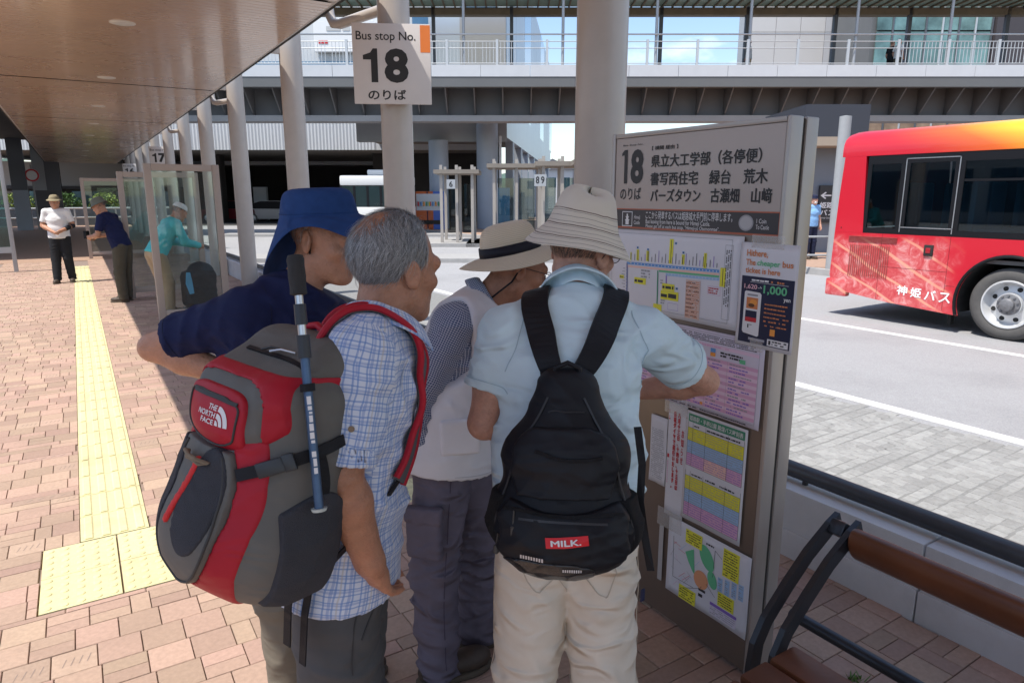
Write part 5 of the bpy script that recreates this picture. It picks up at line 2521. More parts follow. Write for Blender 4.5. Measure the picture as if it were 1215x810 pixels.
        edges = [(0, 1), (2, 3), (4, 5), (6, 7), (0, 2), (1, 3), (4, 6), (5, 7), (0, 4), (1, 5), (2, 6), (3, 7)]
        vals = [F[I + o[0], J + o[1], K + o[2]] for o in offs]
        pos = [np.stack([ax[0][I + o[0]], ax[1][J + o[1]], ax[2][K + o[2]]], 1) for o in offs]
        for a, b in edges:
            va, vb = vals[a], vals[b]
            m = (va < 0) != (vb < 0)
            t = np.where(m, va / np.where(m, va - vb, 1), 0)[:, None]
            acc += np.where(m[:, None], pos[a] + (pos[b] - pos[a]) * t, 0)
            cnt += m
        V = acc / np.maximum(cnt, 1)[:, None]
        quads = []
        # edges along x
        for axis in range(3):
            sl0 = [slice(None)] * 3
            sl1 = [slice(None)] * 3
            sl0[axis] = slice(0, -1)
            sl1[axis] = slice(1, None)
            a, b = ins[tuple(sl0)], ins[tuple(sl1)]
            q = np.nonzero(a != b)
            u, v = [(1, 2), (2, 0), (0, 1)][axis]
            ok = (q[u] > 0) & (q[v] > 0) & (q[u] < F.shape[u] - 1) & (q[v] < F.shape[v] - 1)
            q = [w[ok] for w in q]
            flip = a[tuple(q)]

            def g(du, dv):
                w = list(q)
                w[u] = w[u] + du
                w[v] = w[v] + dv
                return vid[tuple(w)]
            f = np.stack([g(-1, -1), g(0, -1), g(0, 0), g(-1, 0)], 1)
            f = np.where(flip[:, None], f, f[:, ::-1])
            quads.append(f)
        Q = np.concatenate(quads)
        Q = Q[(Q >= 0).all(1)]
        return V, Q

    def build(s, name, mats, parent, relax=0, uvfn=None):
        V, Q = s.surface()
        for _ in range(relax):
            acc = np.zeros_like(V)
            cn = np.zeros(len(V), np.float32)
            for k in range(4):
                a, b = Q[:, k], Q[:, (k + 1) % 4]
                np.add.at(acc, a, V[b])
                np.add.at(cn, a, 1)
            V = V * .5 + acc / np.maximum(cn, 1)[:, None] * .5
        me = bpy.data.meshes.new(name)
        me.vertices.add(len(V))
        me.vertices.foreach_set('co', V.astype(np.float32).ravel())
        me.loops.add(len(Q) * 4)
        me.loops.foreach_set('vertex_index', Q.ravel().astype(np.int32))
        me.polygons.add(len(Q))
        me.polygons.foreach_set('loop_start', np.arange(0, len(Q) * 4, 4, dtype=np.int32))
        me.polygons.foreach_set('use_smooth', np.ones(len(Q), bool))
        if not isinstance(mats, (list, tuple)):
            mats = [mats]
        for m in mats:
            me.materials.append(m)
        if s.bones:
            uv = bone_uv(V, Q, s.bones)
            lay = me.uv_layers.new(name='cloth')
            lay.data.foreach_set('uv', uv.astype(np.float32).ravel())
        me.update(calc_edges=True)
        o = bpy.data.objects.new(name, me)
        link(o, parent)
        return o


def bone_uv(V, Q, bones):
    """cloth coordinates in metres: along and around the nearest limb or the trunk, cut along its hidden side"""
    cen = V[Q].mean(1)
    best = np.full(len(Q), 9., np.float32)
    which = np.zeros(len(Q), np.int32)
    for i, (a, b, r, ref) in enumerate(bones):
        a, b = A3(a), A3(b)
        ab = b - a
        t = np.clip(((cen - a) @ ab) / (ab @ ab), 0, 1)
        d = np.linalg.norm(cen - a - t[:, None] * ab, axis=1) / r
        m = d < best
        best[m] = d[m]
        which[m] = i
    uv = np.zeros((len(Q) * 4, 2), np.float32)
    for i, (a, b, r, ref) in enumerate(bones):
        m = which == i
        if not m.any():
            continue
        a, b, ref = A3(a), A3(b), A3(ref)
        ax = (b - a) / np.linalg.norm(b - a)
        e1 = ref - ax * (ref @ ax)
        e1 /= np.linalg.norm(e1)
        e2 = np.cross(ax, e1)
        P = V[Q[m].ravel()] - a
        ang = np.arctan2(P @ e2, P @ e1)
        C_ = np.repeat(cen[m] - a, 4, axis=0)
        ca = np.arctan2(C_ @ e2, C_ @ e1)
        ang = ca + (ang - ca + np.pi) % (2 * np.pi) - np.pi
        idx = np.nonzero(np.repeat(m, 4))[0]
        uv[idx, 0] = ang * r
        uv[idx, 1] = P @ ax
    return uv


def folds(amp, freq, dirs, seed=0, warp=1.6, sharp=.5):
    """soft creases: ridges across each direction in dirs, wandering"""
    r = np.random.RandomState(seed)
    par = []
    for d in dirs:
        d = np.array(d, float)
        d /= np.linalg.norm(d)
        par.append((d * freq * r.uniform(.8, 1.25), r.uniform(-1, 1, 3) * 13, r.uniform(-1, 1, 3) * 31, r.uniform(0, 6, 4)))

    def fn(x, y, z):
        out = 0
        for d, w1, w2, ph in par:
            q = d[0] * x + d[1] * y + d[2] * z + warp * np.sin(w1[0] * x + w1[1] * y + w1[2] * z + ph[0]) + .4 * warp * np.sin(w2[0] * x + w2[1] * y + w2[2] * z + ph[1])
            env = .5 + .5 * np.sin(w1[1] * x - w1[2] * y + w1[0] * z * 1.3 + ph[2])
            out = out + (np.abs(np.sin(q + ph[3])) ** sharp - .6) * env
        return amp * out / len(par) ** .5
    return fn


def near(c, rad, fn):
    """fn, faded out beyond rad of c"""
    c = A3(c)

    def g(x, y, z):
        d2 = (x - c[0]) ** 2 + (y - c[1]) ** 2 + (z - c[2]) ** 2
        return fn(x, y, z) * np.exp(-d2 / (rad * rad))
    return g


def vrf(px, py, f):
    """what is seen at px, py when it is f metres ahead, as right / forward / up"""
    d = _ray(px, py)
    k = f / d.dot(_fh)
    return Vector((d.dot(_rt) * k, f, CAM_H + d[2] * k))


# ------------------------------------------------------------------ cloth, skin and hair materials
def skin_mat(name, col, red=.25):
    m = mat(name, col, .46, var=.19, vscale=34, bump=.30, bscale=170, subs=.10, spec=.4, dirt=red, dscale=16, dcol=(col[0] * .92, col[1] * .62, col[2] * .55, 1))
    add_wrinkles(m, .22, 34., .006)
    return m


def add_wrinkles(m, strength=.5, scale=8., dist=.03):
    """broad soft creases under the weave"""
    N, L = m.node_tree.nodes, m.node_tree.links
    b = N['Principled BSDF']
    tc = N.new('ShaderNodeTexCoord')
    mp_ = N.new('ShaderNodeMapping')
    mp_.inputs['Rotation'].default_value = (.5, .3, .6)
    mp_.inputs['Scale'].default_value = (1., 1., 2.1)
    no = N.new('ShaderNodeTexNoise')
    no.noise_type = 'RIDGED_MULTIFRACTAL'
    no.inputs['Scale'].default_value = scale
    no.inputs['Detail'].default_value = 2.5
    no.inputs['Roughness'].default_value = .45
    no.inputs['Distortion'].default_value = .9
    L.new(tc.outputs['Object'], mp_.inputs[0])
    L.new(mp_.outputs[0], no.inputs['Vector'])
    bp = N.new('ShaderNodeBump')
    bp.inputs['Strength'].default_value = strength
    bp.inputs['Distance'].default_value = dist
    L.new(no.outputs['Fac'], bp.inputs['Height'])
    if b.inputs['Normal'].is_linked:
        L.new(b.inputs['Normal'].links[0].from_socket, bp.inputs['Normal'])
    L.new(bp.outputs[0], b.inputs['Normal'])
    return m


def fabric(name, col, rough=.85, var=.06, weave=900, bump=.12, sheen=0., vscale=9, wrinkle=.30):
    if name in MATS:
        return MATS[name]
    m = mat(name, col, rough, var=var, vscale=vscale, bump=bump, bscale=weave, sheen=sheen, spec=.25)
    return add_wrinkles(m, wrinkle) if wrinkle else m


def plaid(name, base, lines, rough=.85, bumps=.1):
    """woven check on the cloth coordinates; lines: (period, width, offset, colour, strength, direction)"""
    m = bpy.data.materials.new(name)
    m.use_nodes = True
    N, L = m.node_tree.nodes, m.node_tree.links
    b = N['Principled BSDF']
    b.inputs['Roughness'].default_value = rough
    b.inputs['Sheen Weight'].default_value = .2
    b.inputs['Specular IOR Level'].default_value = .25
    uvn = N.new('ShaderNodeUVMap')
    uvn.uv_map = 'cloth'
    sp = N.new('ShaderNodeSeparateXYZ')
    L.new(uvn.outputs[0], sp.inputs[0])
    rgb = N.new('ShaderNodeRGB')
    rgb.outputs[0].default_value = tuple(base) + (1,)
    cur = rgb.outputs[0]
    tc = N.new('ShaderNodeTexCoord')
    no = N.new('ShaderNodeTexNoise')
    no.inputs['Scale'].default_value = 14
    L.new(tc.outputs['Object'], no.inputs['Vector'])
    wob = N.new('ShaderNodeMath')
    wob.operation = 'MULTIPLY_ADD'
    wob.inputs[1].default_value = .012
    wob.inputs[2].default_value = -.006
    L.new(no.outputs['Fac'], wob.inputs[0])
    for ln in lines:
        (per, wid, off, col, st, ax) = ln[:6]
        ad = N.new('ShaderNodeMath')
        ad.operation = 'ADD'
        L.new(sp.outputs[0 if ax == 'u' else 1], ad.inputs[0])
        L.new(wob.outputs[0], ad.inputs[1])
        a2 = N.new('ShaderNodeMath')
        a2.operation = 'ADD'
        a2.inputs[1].default_value = off + 10
        L.new(ad.outputs[0], a2.inputs[0])
        md = N.new('ShaderNodeMath')
        md.operation = 'MODULO'
        md.inputs[1].default_value = per
        L.new(a2.outputs[0], md.inputs[0])
        lt = N.new('ShaderNodeMath')
        lt.operation = 'LESS_THAN'
        lt.inputs[1].default_value = wid
        L.new(md.outputs[0], lt.inputs[0])
        mu = N.new('ShaderNodeMath')
        mu.operation = 'MULTIPLY'
        mu.inputs[1].default_value = st
        L.new(lt.outputs[0], mu.inputs[0])
        if len(ln) > 6:
            gt = N.new('ShaderNodeMath')
            gt.operation = 'GREATER_THAN'
            gt.inputs[1].default_value = ln[6]
            L.new(sp.outputs[1], gt.inputs[0])
            m3 = N.new('ShaderNodeMath')
            m3.operation = 'MULTIPLY'
            L.new(mu.outputs[0], m3.inputs[0])
            L.new(gt.outputs[0], m3.inputs[1])
            mu = m3
        mx = N.new('ShaderNodeMixRGB')
        mx.inputs[2].default_value = tuple(col) + (1,)
        L.new(mu.outputs[0], mx.inputs[0])
        L.new(cur, mx.inputs[1])
        cur = mx.outputs[0]
    L.new(cur, b.inputs['Base Color'])
    n2 = N.new('ShaderNodeTexNoise')
    n2.inputs['Scale'].default_value = 700
    L.new(tc.outputs['Object'], n2.inputs['Vector'])
    bp = N.new('ShaderNodeBump')
    bp.inputs['Strength'].default_value = bumps
    bp.inputs['Distance'].default_value = .004
    L.new(n2.outputs['Fac'], bp.inputs['Height'])
    L.new(bp.outputs[0], b.inputs['Normal'])
    add_wrinkles(m, .25)
    return m
# ================================================================== PEOPLE
def head_frame(pos, fwd, up=(0, 0, 1), scale=1.):
    f = Vector(fwd).normalized()
    r = f.cross(Vector(up)).normalized()
    u = r.cross(f)
    M = Matrix((r, f, u)).transposed().to_4x4()
    M = Matrix.Translation(Vector(pos)) @ M @ Matrix.Scale(scale, 4)
    return M


def add_head(S, H, sc=1., stub=0.):
    """skull, face and ears blended into S; H: head frame (x right, y face, z up)"""
    Rm = H.to_3x3()
    Rn = Matrix([list(v) for v in Rm]) * (1 / Rm.col[0].length)

    def p(x, y, z):
        return H @ Vector((x, y, z))

    def e(c, r, k, op='add'):
        S.ell(p(*c), [q * sc for q in r], Rn, k * sc, op)

    def c(a, b, ra, rb, k, op='add'):
        S.cone(p(*a), p(*b), ra * sc, rb * sc, k * sc, op=op)
    e((0, -.014, .034), (.074, .097, .086), .02)
    e((0, .030, -.030), (.060, .060, .080), .04)
    e((0, .052, -.070), (.044, .042, .046), .03)
    e((0, .082, -.102), (.020, .016, .018), .025)          # chin
    for s in (-1, 1):
        c((s * .056, -.004, -.062), (s * .022, .066, -.100), .017, .014, .03)     # jaw
        e((s * .044, .066, -.026), (.020, .020, .017), .022)                      # cheekbone
        e((s * .031, .099, .001), (.020, .018, .014), .016, 'sub')                # eye socket
        e((s * .031, .078, .000), (.015, .014, .0125), .004)                      # eye
        e((s * .031, .083, .009), (.019, .010, .006), .006)                       # lid
        # ear
        Me = H @ Matrix.Translation((s * .079, -.012, -.010)) @ Matrix.Rotation(s * -.45, 4, 'Z') @ Matrix.Rotation(.18, 4, 'X')
        R3 = Me.to_3x3()
        R3 = R3 * (1 / R3.col[0].length)
        S.ell(Me @ Vector((0, 0, 0)), [.0085 * sc, .0195 * sc, .034 * sc], R3, .006 * sc)
        S.ell(Me @ Vector((s * .008, .003, .006)), [.006 * sc, .0115 * sc, .019 * sc], R3, .005 * sc, 'sub')
        S.ell(Me @ Vector((s * .003, .011, -.006)), [.005 * sc, .004 * sc, .008 * sc], R3, .004 * sc)
    c((-.040, .084, .020), (.040, .084, .020), .012, .012, .016)                  # brow
    c((0, .090, .012), (0, .112, -.026), .0085, .0130, .012)                      # nose
    for s in (-1, 1):
        e((s * .013, .101, -.031), (.0095, .011, .008), .008)
    c((-.019, .085, -.058), (.019, .085, -.058), .008, .008, .014)
    c((-.016, .085, -.072), (.016, .085, -.072), .0085, .0085, .012)
    c((-.024, .0965, -.065), (.024, .0965, -.065), .0030, .0030, .004, 'sub')       # mouth line
    return p


def add_hand(S, wr, d, n, curl=.4, sc=1., side=1, thumb=True):
    """palm and five fingers from the wrist along d; n is the palm's inward normal"""
    wr, d, n = Vector(wr), Vector(d).normalized(), Vector(n).normalized()
    n = (n - d * n.dot(d)).normalized()
    x = d.cross(n).normalized() * side
    S.cone(wr, wr + d * .045 * sc, .024 * sc, .026 * sc, .02, tuple(x), 1.25)
    pc = wr + d * .05 * sc
    for k, (o, L) in enumerate(((-.028, .066), (-.0095, .078), (.0095, .074), (.027, .058))):
        base = pc + x * o * sc + d * (.040 - .004 * abs(k - 1)) * sc
        S.cone(pc + x * o * .6 * sc, base, .016 * sc, .0115 * sc, .014)
        q = base
        dd = d.copy()
        for j, fr in enumerate((.45, .32, .23)):
            a = curl * (.6 + .5 * j)
            dd = (dd * math.cos(a) + n * math.sin(a)).normalized()
            q2 = q + dd * L * fr * sc
            r = (.0098, .0088, .0078)[j] * sc
            S.cone(q, q2, r, r * .93, .003)
            q = q2
    if thumb:
        b = wr + d * .022 * sc - x * .022 * sc + n * .006
        t1 = b + (d * .7 - x * .75 + n * .3).normalized() * .036 * sc
        t2 = t1 + (d * .95 - x * .3 + n * .35).normalized() * .030 * sc
        t3 = t2 + (d * 1.0 - x * .05 + n * .3).normalized() * .022 * sc
        S.cone(b, t1, .015 * sc, .0125 * sc, .012)
        S.cone(t1, t2, .0115 * sc, .0105 * sc, .004)
        S.cone(t2, t3, .0105 * sc, .0085 * sc, .004)


def lerp(a, b, t):
    return Vector(a).lerp(Vector(b), t)


def add_torso(S, J, g=0., k=.05, belly=0.):
    """trunk between pelvis and neck; g: extra cloth thickness"""
    lat = (J['shR'] - J['shL'])
    lat2 = (J['hipR'] - J['hipL'])
    w = lat.length / 2
    ch = J['chest']
    S.cone(J['pelvis'], lerp(J['pelvis'], ch, .5), .103 + g, .098 + g + belly, k, tuple(lat2), 1.36)
    S.cone(lerp(J['pelvis'], ch, .5), ch, .098 + g + belly, .104 + g, k, tuple(lat), 1.36)
    S.cone(ch, lerp(ch, J['neck'], .62), .104 + g, .075 + g, k, tuple(lat), 1.42)
    for q in ('shR', 'shL'):
        S.cone(lerp(J['neck'], ch, .22), lerp(J['neck'], J[q], .96), .050 + g, .052 + g, .045)


def add_arm(S, sh, el, wr, g=0., k=.03, r=(.050, .042, .040, .027)):
    S.cone(sh, lerp(sh, el, .5), r[0] + g, (r[0] + r[1]) / 2 + g + .002, k)
    S.cone(lerp(sh, el, .5), el, (r[0] + r[1]) / 2 + g + .002, r[1] + g - .003, k)
    m = lerp(el, wr, .28)
    S.cone(el, m, r[2] + g - .002, r[2] + g + .002, .015)
    S.cone(m, wr, r[2] + g + .002, r[3] + g, .02)


def bounds(J, m=.2, keys=None, pad=(.16, .16, .14)):
    P = [J[k] for k in (keys or J) if isinstance(J[k], Vector)]
    lo = [min(p[i] for p in P) - pad[i] for i in range(3)]
    hi = [max(p[i] for p in P) + pad[i] for i in range(3)]
    return lo, hi


def make_body(t, J, H, skin, sc=1., hands=None, h=.0078, hf=.0046, name='body', arm=(.050, .042, .040, .027)):
    lo, hi = bounds(J)
    lo[2] = -.02
    hi[2] = H.translation.z + .17
    hc = H.translation
    S = SDF(lo, hi, h, ([hc[i] - .125 for i in range(3)], [hc[i] + .135 for i in range(3)], hf))
    add_torso(S, J, -.016)
    # neck
    S.cone(lerp(J['neck'], J['chest'], .15), H @ Vector((0, -.022, -.045)), .055, .053, .03)
    S.cone(J['neck'], H @ Vector((0, -.012, -.075)), .050, .050, .02)
    for a, b, c in (('shR', 'elR', 'wrR'), ('shL', 'elL', 'wrL')):
        add_arm(S, J[a], J[b], J[c], r=arm)
    for a, b, c in (('hipR', 'kR', 'aR'), ('hipL', 'kL', 'aL')):
        S.cone(J[a], J[b], .075, .05, .03)
        S.cone(J[b], J[c], .05, .036, .02)
        S.cone(J[c], J[c] + Vector((0, 0, -.03)), .036, .036, .02)
    add_head(S, H, sc)
    if hands:
        for (key, d, n, curl, side) in hands:
            add_hand(S, J[key], d, n, curl, .98, side)
    return S.build(name, skin, t, relax=1)


def make_shoe(t, a, d, m, msole, L=.27):
    """a low walking shoe below ankle a, pointing along d"""
    d = Vector((d[0], d[1], 0)).normalized()
    x = Vector((d.y, -d.x, 0))
    Mx = Matrix((x, d, Vector((0, 0, 1)))).transposed()
    c = Vector((a[0], a[1], 0)) + d * (L * .5 - .075)
    S = SDF([c[i] - .2 for i in range(2)] + [-.02], [c[i] + .2 for i in range(2)] + [.16], .008)
    S.ell(c + d * .055 + Vector((0, 0, .045)), (.048, .085, .04), Mx, .02)
    S.ell(c - d * .065 + Vector((0, 0, .05)), (.038, .07, .05), Mx, .03)
    S.cone(c - d * .06 + Vector((0, 0, .06)), Vector((a[0], a[1], .115)), .042, .04, .02)
    S.cut((0, 0, .022), (0, 0, -1))
    o = S.build('shoe', m, t)
    S = SDF([c[i] - .2 for i in range(2)] + [-.02], [c[i] + .2 for i in range(2)] + [.06], .008)
    S.ell(c + d * .05 + Vector((0, 0, .015)), (.053, .095, .05), Mx, .01)
    S.ell(c - d * .065 + Vector((0, 0, .015)), (.044, .078, .05), Mx, .04)
    S.cut((0, 0, .0), (0, 0, -1))
    S.cut((0, 0, .024), (0, 0, 1))
    S.build('sole', msole, o)
    return o


def make_pants(t, J, m, g=.012, rr=(.098, .078, .072), hem=.05, seed=1, top=.10, k=.05, amp=.006, h=.0082, name='trousers', front=(0, 1, 0), cut_top=True):
    lo, hi = bounds(J, keys=('hipR', 'hipL', 'kR', 'kL', 'aR', 'aL', 'pelvis'))
    hi[2] = J['pelvis'].z + top + .08
    lo[2] = -.02
    S = SDF(lo, hi, h)
    lat = J['hipR'] - J['hipL']
    up = J['chest'] - J['pelvis']
    S.cone(J['pelvis'], J['pelvis'] + up.normalized() * top, .108 + g, .100 + g, k, tuple(lat), 1.34)
    for a, b, c in (('hipR', 'kR', 'aR'), ('hipL', 'kL', 'aL')):
        S.cone(lerp(J[a], J['pelvis'], .12), J[b], rr[0] + g, rr[1] + g * .6, .012)
        S.cone(J[b], J[c] + (J[c] - J[b]).normalized() * .05, rr[1] + g * .6, rr[2], .02)
        S.bones.append((J[a], J[b], .09, front))
    fr = (1, 0, .25)
    S.warp(folds(amp * 2.6, 24, [(0, .2, 1), (.3, -.1, 1)], seed, 2.2), .05)
    for a, b in (('kR', 'hipR'), ('kL', 'hipL')):
        S.warp(near(J[a], .16, folds(amp * 3.2, 48, [(.25, .1, 1), (-.35, .1, 1)], seed + 3, 1.6)), .05)
        S.warp(near(J[b] + Vector((0, 0, -.05)), .13, folds(amp * 2.6, 42, [(.8, .1, 1), (-.8, .2, 1)], seed + 5, 1.4)), .05)
    for a in ('aR', 'aL'):
        S.warp(near(J[a] + Vector((0, 0, .05)), .13, folds(amp * 3.6, 62, [(.1, .1, 1)], seed + 8, 1.5)), .05)
        S.cut_in((0, 0, hem), (0, 0, -1), tuple(J[a]), .25)
    if cut_top:
        S.cut(J['pelvis'] + up.normalized() * (top + .03), tuple(up))
    S.bones = []
    return S.build(name, m, t, relax=1)


def make_shirt(t, J, m, name='shirt', g=.016, sleeve=('R', 'L'), slen=.72, hem=-.10, belly=.0, amp=.005, seed=2, bones=True, h=.0072, flare=.012, srad=(.058, .060), long=(), dirs=((.4, .2, 1), (-.4, .3, 1)), parent=None):
    keys = ['neck', 'chest', 'pelvis', 'shR', 'shL']
    for s in sleeve:
        keys.append('el' + s)
        if s in long:
            keys.append('wr' + s)
    lo, hi = bounds(J, keys=keys, pad=(.17, .17, .12))
    up = (J['chest'] - J['pelvis']).normalized()
    lo[2] -= .10
    S = SDF(lo, hi, h)
    add_torso(S, J, g, belly=belly)
    lat2 = (J['hipR'] - J['hipL'])
    S.cone(J['pelvis'] + up * .1, J['pelvis'] + up * (hem - .05), .103 + g, .108 + g + flare, .05, tuple(lat2), 1.36)
    S.bones.append((J['pelvis'] - up * .2, J['neck'], .13, tuple(Vector(J['fwd']))))
    broad = folds(amp * 3.2, 24, dirs, seed, 2.0)
    wa = [broad]
    T_ = []
    for s in sleeve:
        a, b = J['sh' + s], J['el' + s]
        ax = (b - a).normalized()
        wa.append(near(lerp(a, J['chest'], .3) - Vector((0, 0, .06)), .15, folds(amp * 4.5, 46, [(ax + Vector((0, 0, .6))), (ax - Vector((0, 0, .5)))], seed + 4, 1.2)))
    for w in wa:
        S.warp(w, .06)
    for s in sleeve:
        a, b, c = J['sh' + s], J['el' + s], J['wr' + s]
        ax = (b - a).normalized()
        r0, r1 = srad
        hid = (J['chest'] - lerp(a, b, .5)).normalized()
        S.bones.append((a, b, .055, tuple(hid)))
        T = S.copy()
        T.F[:] = .5
        sf = folds(amp * 2.6, 36, [tuple(ax + Vector((.6, .3, .2))), tuple(ax + Vector((-.5, .3, .1)))], seed + 9, 2.4)
        if s in long:
            T.cone(a, b, r0 + .002, r1, .03)
            T.cone(b, c, r1, r1 * .75, .02)
            S.bones.append((b, c, .05, tuple(hid)))
            T.warp(sf, .06)
            T.warp(near(b, .12, folds(amp * 5, 60, [tuple(ax)], seed + 5, 1.2)), .06)
            S.F = S._smin(S.F, T.F, .03)
        else:
            e = lerp(a, b, slen)
            T.cone(a, lerp(a, b, slen + .12), r0, r1, .03)
            T.warp(sf, .06)
            T.cut(tuple(e), tuple(ax))
            T.cone(e - ax * .020, e + ax * .08, r1 - .021, r1 - .019, .0, op='sub')
            S.F = S._smin(S.F, T.F, .025)
    S.cut(J['pelvis'] + up * hem, tuple(-up))
    S.cut(J['neck'] + Vector((0, 0, .02)), tuple((J['neck'] - J['chest']).normalized() + Vector(J['fwd']) * .25))
    if not bones:
        S.bones = []
    return S.build(name, m, t, relax=1)


def make_collar(t, J, H, m, h=.045, r=(.066, .070), tilt=.3, gap=None, name='collar', thick=.006):
    """a folded collar round the neck"""
    nb = J['neck'] + (J['neck'] - J['chest']).normalized() * .0
    ax = ((H @ Vector((0, -.02, -.07))) - J['neck']).normalized()
    f = Vector(J['fwd'])
    f = (f - ax * f.dot(ax)).normalized()
    x = f.cross(ax)
    n = 40
    vs, fs = [], []
    for j in range(7):
        s = j / 6.
        for i in range(n + 1):
            a = -math.pi * .86 + 2 * math.pi * .86 * i / n      # open at the throat
            dirv = (-f * math.cos(a) + x * math.sin(a))
            front = (1 - math.cos(a)) / 2
            if s < .35:      # stand
                q = s / .35
                rad, z = r[0] + .0, -.012 + .050 * q
            else:            # fall
                q = (s - .35) / .65
                rad, z = r[0] + .006 + .022 * q + .012 * q * front, .040 - q * (.046 + .022 * front)
            z -= front * .030
            rad += .012 * front
            vs.append(nb + dirv * rad + ax * z + Vector((0, 0, .001 * math.sin(a * 7))))
    for j in range(6):
        for i in range(n):
            q = j * (n + 1) + i
            fs.append((q, q + 1, q + n + 2, q + n + 1))
    o = mesh_obj(name, vs, fs, m, t, smooth=True)
    uvl = o.data.uv_layers.new(name='cloth')
    for p in o.data.polygons:
        for li in p.loop_indices:
            vi = o.data.loops[li].vertex_index
            uvl.data[li].uv = ((vi % (n + 1)) / n * .42, (vi // (n + 1)) / 6 * .10)
    so = o.modifiers.new('thick', 'SOLIDIFY')
    so.thickness = thick
    sb = o.modifiers.new('soft', 'SUBSURF')
    sb.levels = sb.render_levels = 1
    return o


def strands(t, H, pick, n, length, comb, m, width=.0011, seed=0, rad=(.077, .100, .089), c=(0, -.014, .034), lift=.35, name='hair', wave=.004, segs=4, sc=1.):
    """hair: thin tapering ribbons rooted on the skull; pick(x,y,z unit) -> 0..1 density; comb(x,y,z) -> growth direction"""
    r = np.random.RandomState(seed)
    vs, fs = [], []
    cnt = 0
    guard = 0
    while cnt < n and guard < n * 40:
        guard += 1
        d = r.normal(size=3)
        d /= np.linalg.norm(d)
        if r.rand() > pick(*d):
            continue
        p = Vector((c[0] + d[0] * rad[0], c[1] + d[1] * rad[1], c[2] + d[2] * rad[2]))
        nr = Vector((d[0] / rad[0], d[1] / rad[1], d[2] / rad[2])).normalized()
        cd = Vector(comb(*d))
        cd = (cd - nr * cd.dot(nr))
        if cd.length < 1e-4:
            cd = Vector((r.normal(), r.normal(), r.normal()))
        cd = (cd.normalized() + Vector(r.normal(size=3)) * .22 + nr * lift).normalized()
        L = length * (.65 + .7 * r.rand())
        q = p - nr * .002
        side = cd.cross(nr).normalized()
        w = width * (.7 + .6 * r.rand())
        n0 = len(vs)
        for k in range(segs + 1):
            ww = w * (1 - .75 * (k / segs) ** 2)
            vs.append(H @ (q - side * ww / 2))
            vs.append(H @ (q + side * ww / 2))
            # keep close to the skull
            e = Vector(((q.x - c[0]) / rad[0], (q.y - c[1]) / rad[1], (q.z - c[2]) / rad[2]))
            nn = Vector((e.x / rad[0], e.y / rad[1], e.z / rad[2])).normalized()
            cd = (cd - nn * (cd.dot(nn) - (lift * (1 - k / segs) * .5)) * .8 + Vector(r.normal(size=3)) * .06).normalized()
            q = q + cd * L / segs
        for k in range(segs):
            a = n0 + 2 * k
            fs.append((a, a + 1, a + 3, a + 2))
        cnt += 1
    o = mesh_obj(name, vs, fs, m, t, smooth=True)
    return o


def hair_mat(name, a, b):
    """grey mix: each strand picks a tone between a and b"""
    m = bpy.data.materials.new(name)
    m.use_nodes = True
    N, L = m.node_tree.nodes, m.node_tree.links
    bs = N['Principled BSDF']
    bs.inputs['Roughness'].default_value = .42
    ge = N.new('ShaderNodeNewGeometry')
    mx = N.new('ShaderNodeMixRGB')
    mx.inputs[1].default_value = tuple(a) + (1,)
    mx.inputs[2].default_value = tuple(b) + (1,)
    L.new(ge.outputs['Random Per Island'], mx.inputs[0])
    L.new(mx.outputs[0], bs.inputs['Base Color'])
    return m


def rev_hat(t, H, prof, m, name, n=64, def_=None, thick=.003, uv=True, subs=1, close=True):
    """a hat from a turned outline [(radius, height)], oval like the head, bent by def_(angle, r, z) -> offset"""
    vs, fs = [], []
    for (r, z) in prof:
        for k in range(n):
            a = 2 * math.pi * k / n
            v = Vector((r * .90 * math.sin(a), r * 1.10 * math.cos(a) - .012, z))
            if def_:
                v = v + Vector(def_(a, r, z))
            vs.append(H @ v)
    for i in range(len(prof) - 1):
        for k in range(n):
            k2 = (k + 1) % n
            fs.append((i * n + k, i * n + k2, (i + 1) * n + k2, (i + 1) * n + k))
    if close:
        fs.append(tuple(range(n)))
    o = mesh_obj(name, vs, fs, m, t, smooth=True)
    lay = o.data.uv_layers.new(name='cloth')
    acc = [0.]
    for i in range(1, len(prof)):
        acc.append(acc[-1] + math.hypot(prof[i][0] - prof[i - 1][0], prof[i][1] - prof[i - 1][1]))
    for p in o.data.polygons:
        for li in p.loop_indices:
            vi = o.data.loops[li].vertex_index
            lay.data[li].uv = ((vi % n) / n, acc[vi // n])
    so = o.modifiers.new('thick', 'SOLIDIFY')
    so.thickness = thick
    if subs:
        sb = o.modifiers.new('soft', 'SUBSURF')
        sb.levels = sb.render_levels = subs
    return o


def glasses(t, H, m, mg, sc=1.):
    g = MB()
    for s in (-1, 1):
        pts = []
        for k in range(21):
            a = 2 * math.pi * k / 20
            pts.append(H @ Vector((s * .033 + .024 * math.cos(a), .108, -.004 + .018 * math.sin(a))))
        g.tube(pts, .0012, 6, caps=False)
        g.tube([H @ Vector(q) for q in ((s * .057, .107, .004), (s * .068, .095, .006), (s * .081, .02, .006), (s * .083, -.006, .004), (s * .080, -.022, -.018))], .0013, 6)
    g.tube([H @ Vector(q) for q in ((-.010, .109, .002), (0, .112, .005), (.010, .109, .002))], .0012, 6)
    o = g.build('eyeglasses', m, t, smooth=True)
    for s in (-1, 1):
        mb = MB()
        mb.add([H @ Vector((s * .033 + .0235 * math.cos(2 * math.pi * k / 20), .108, -.004 + .0175 * math.sin(2 * math.pi * k / 20))) for k in range(20)], [tuple(range(20))])
        mb.build('lens', mg, o)
    return o


def person(label, r, f, group=None):
    t = thing('person', label, 'person', VW(r, f, 0), -YAW, group)
    t['_o'] = (r, f)
    return t


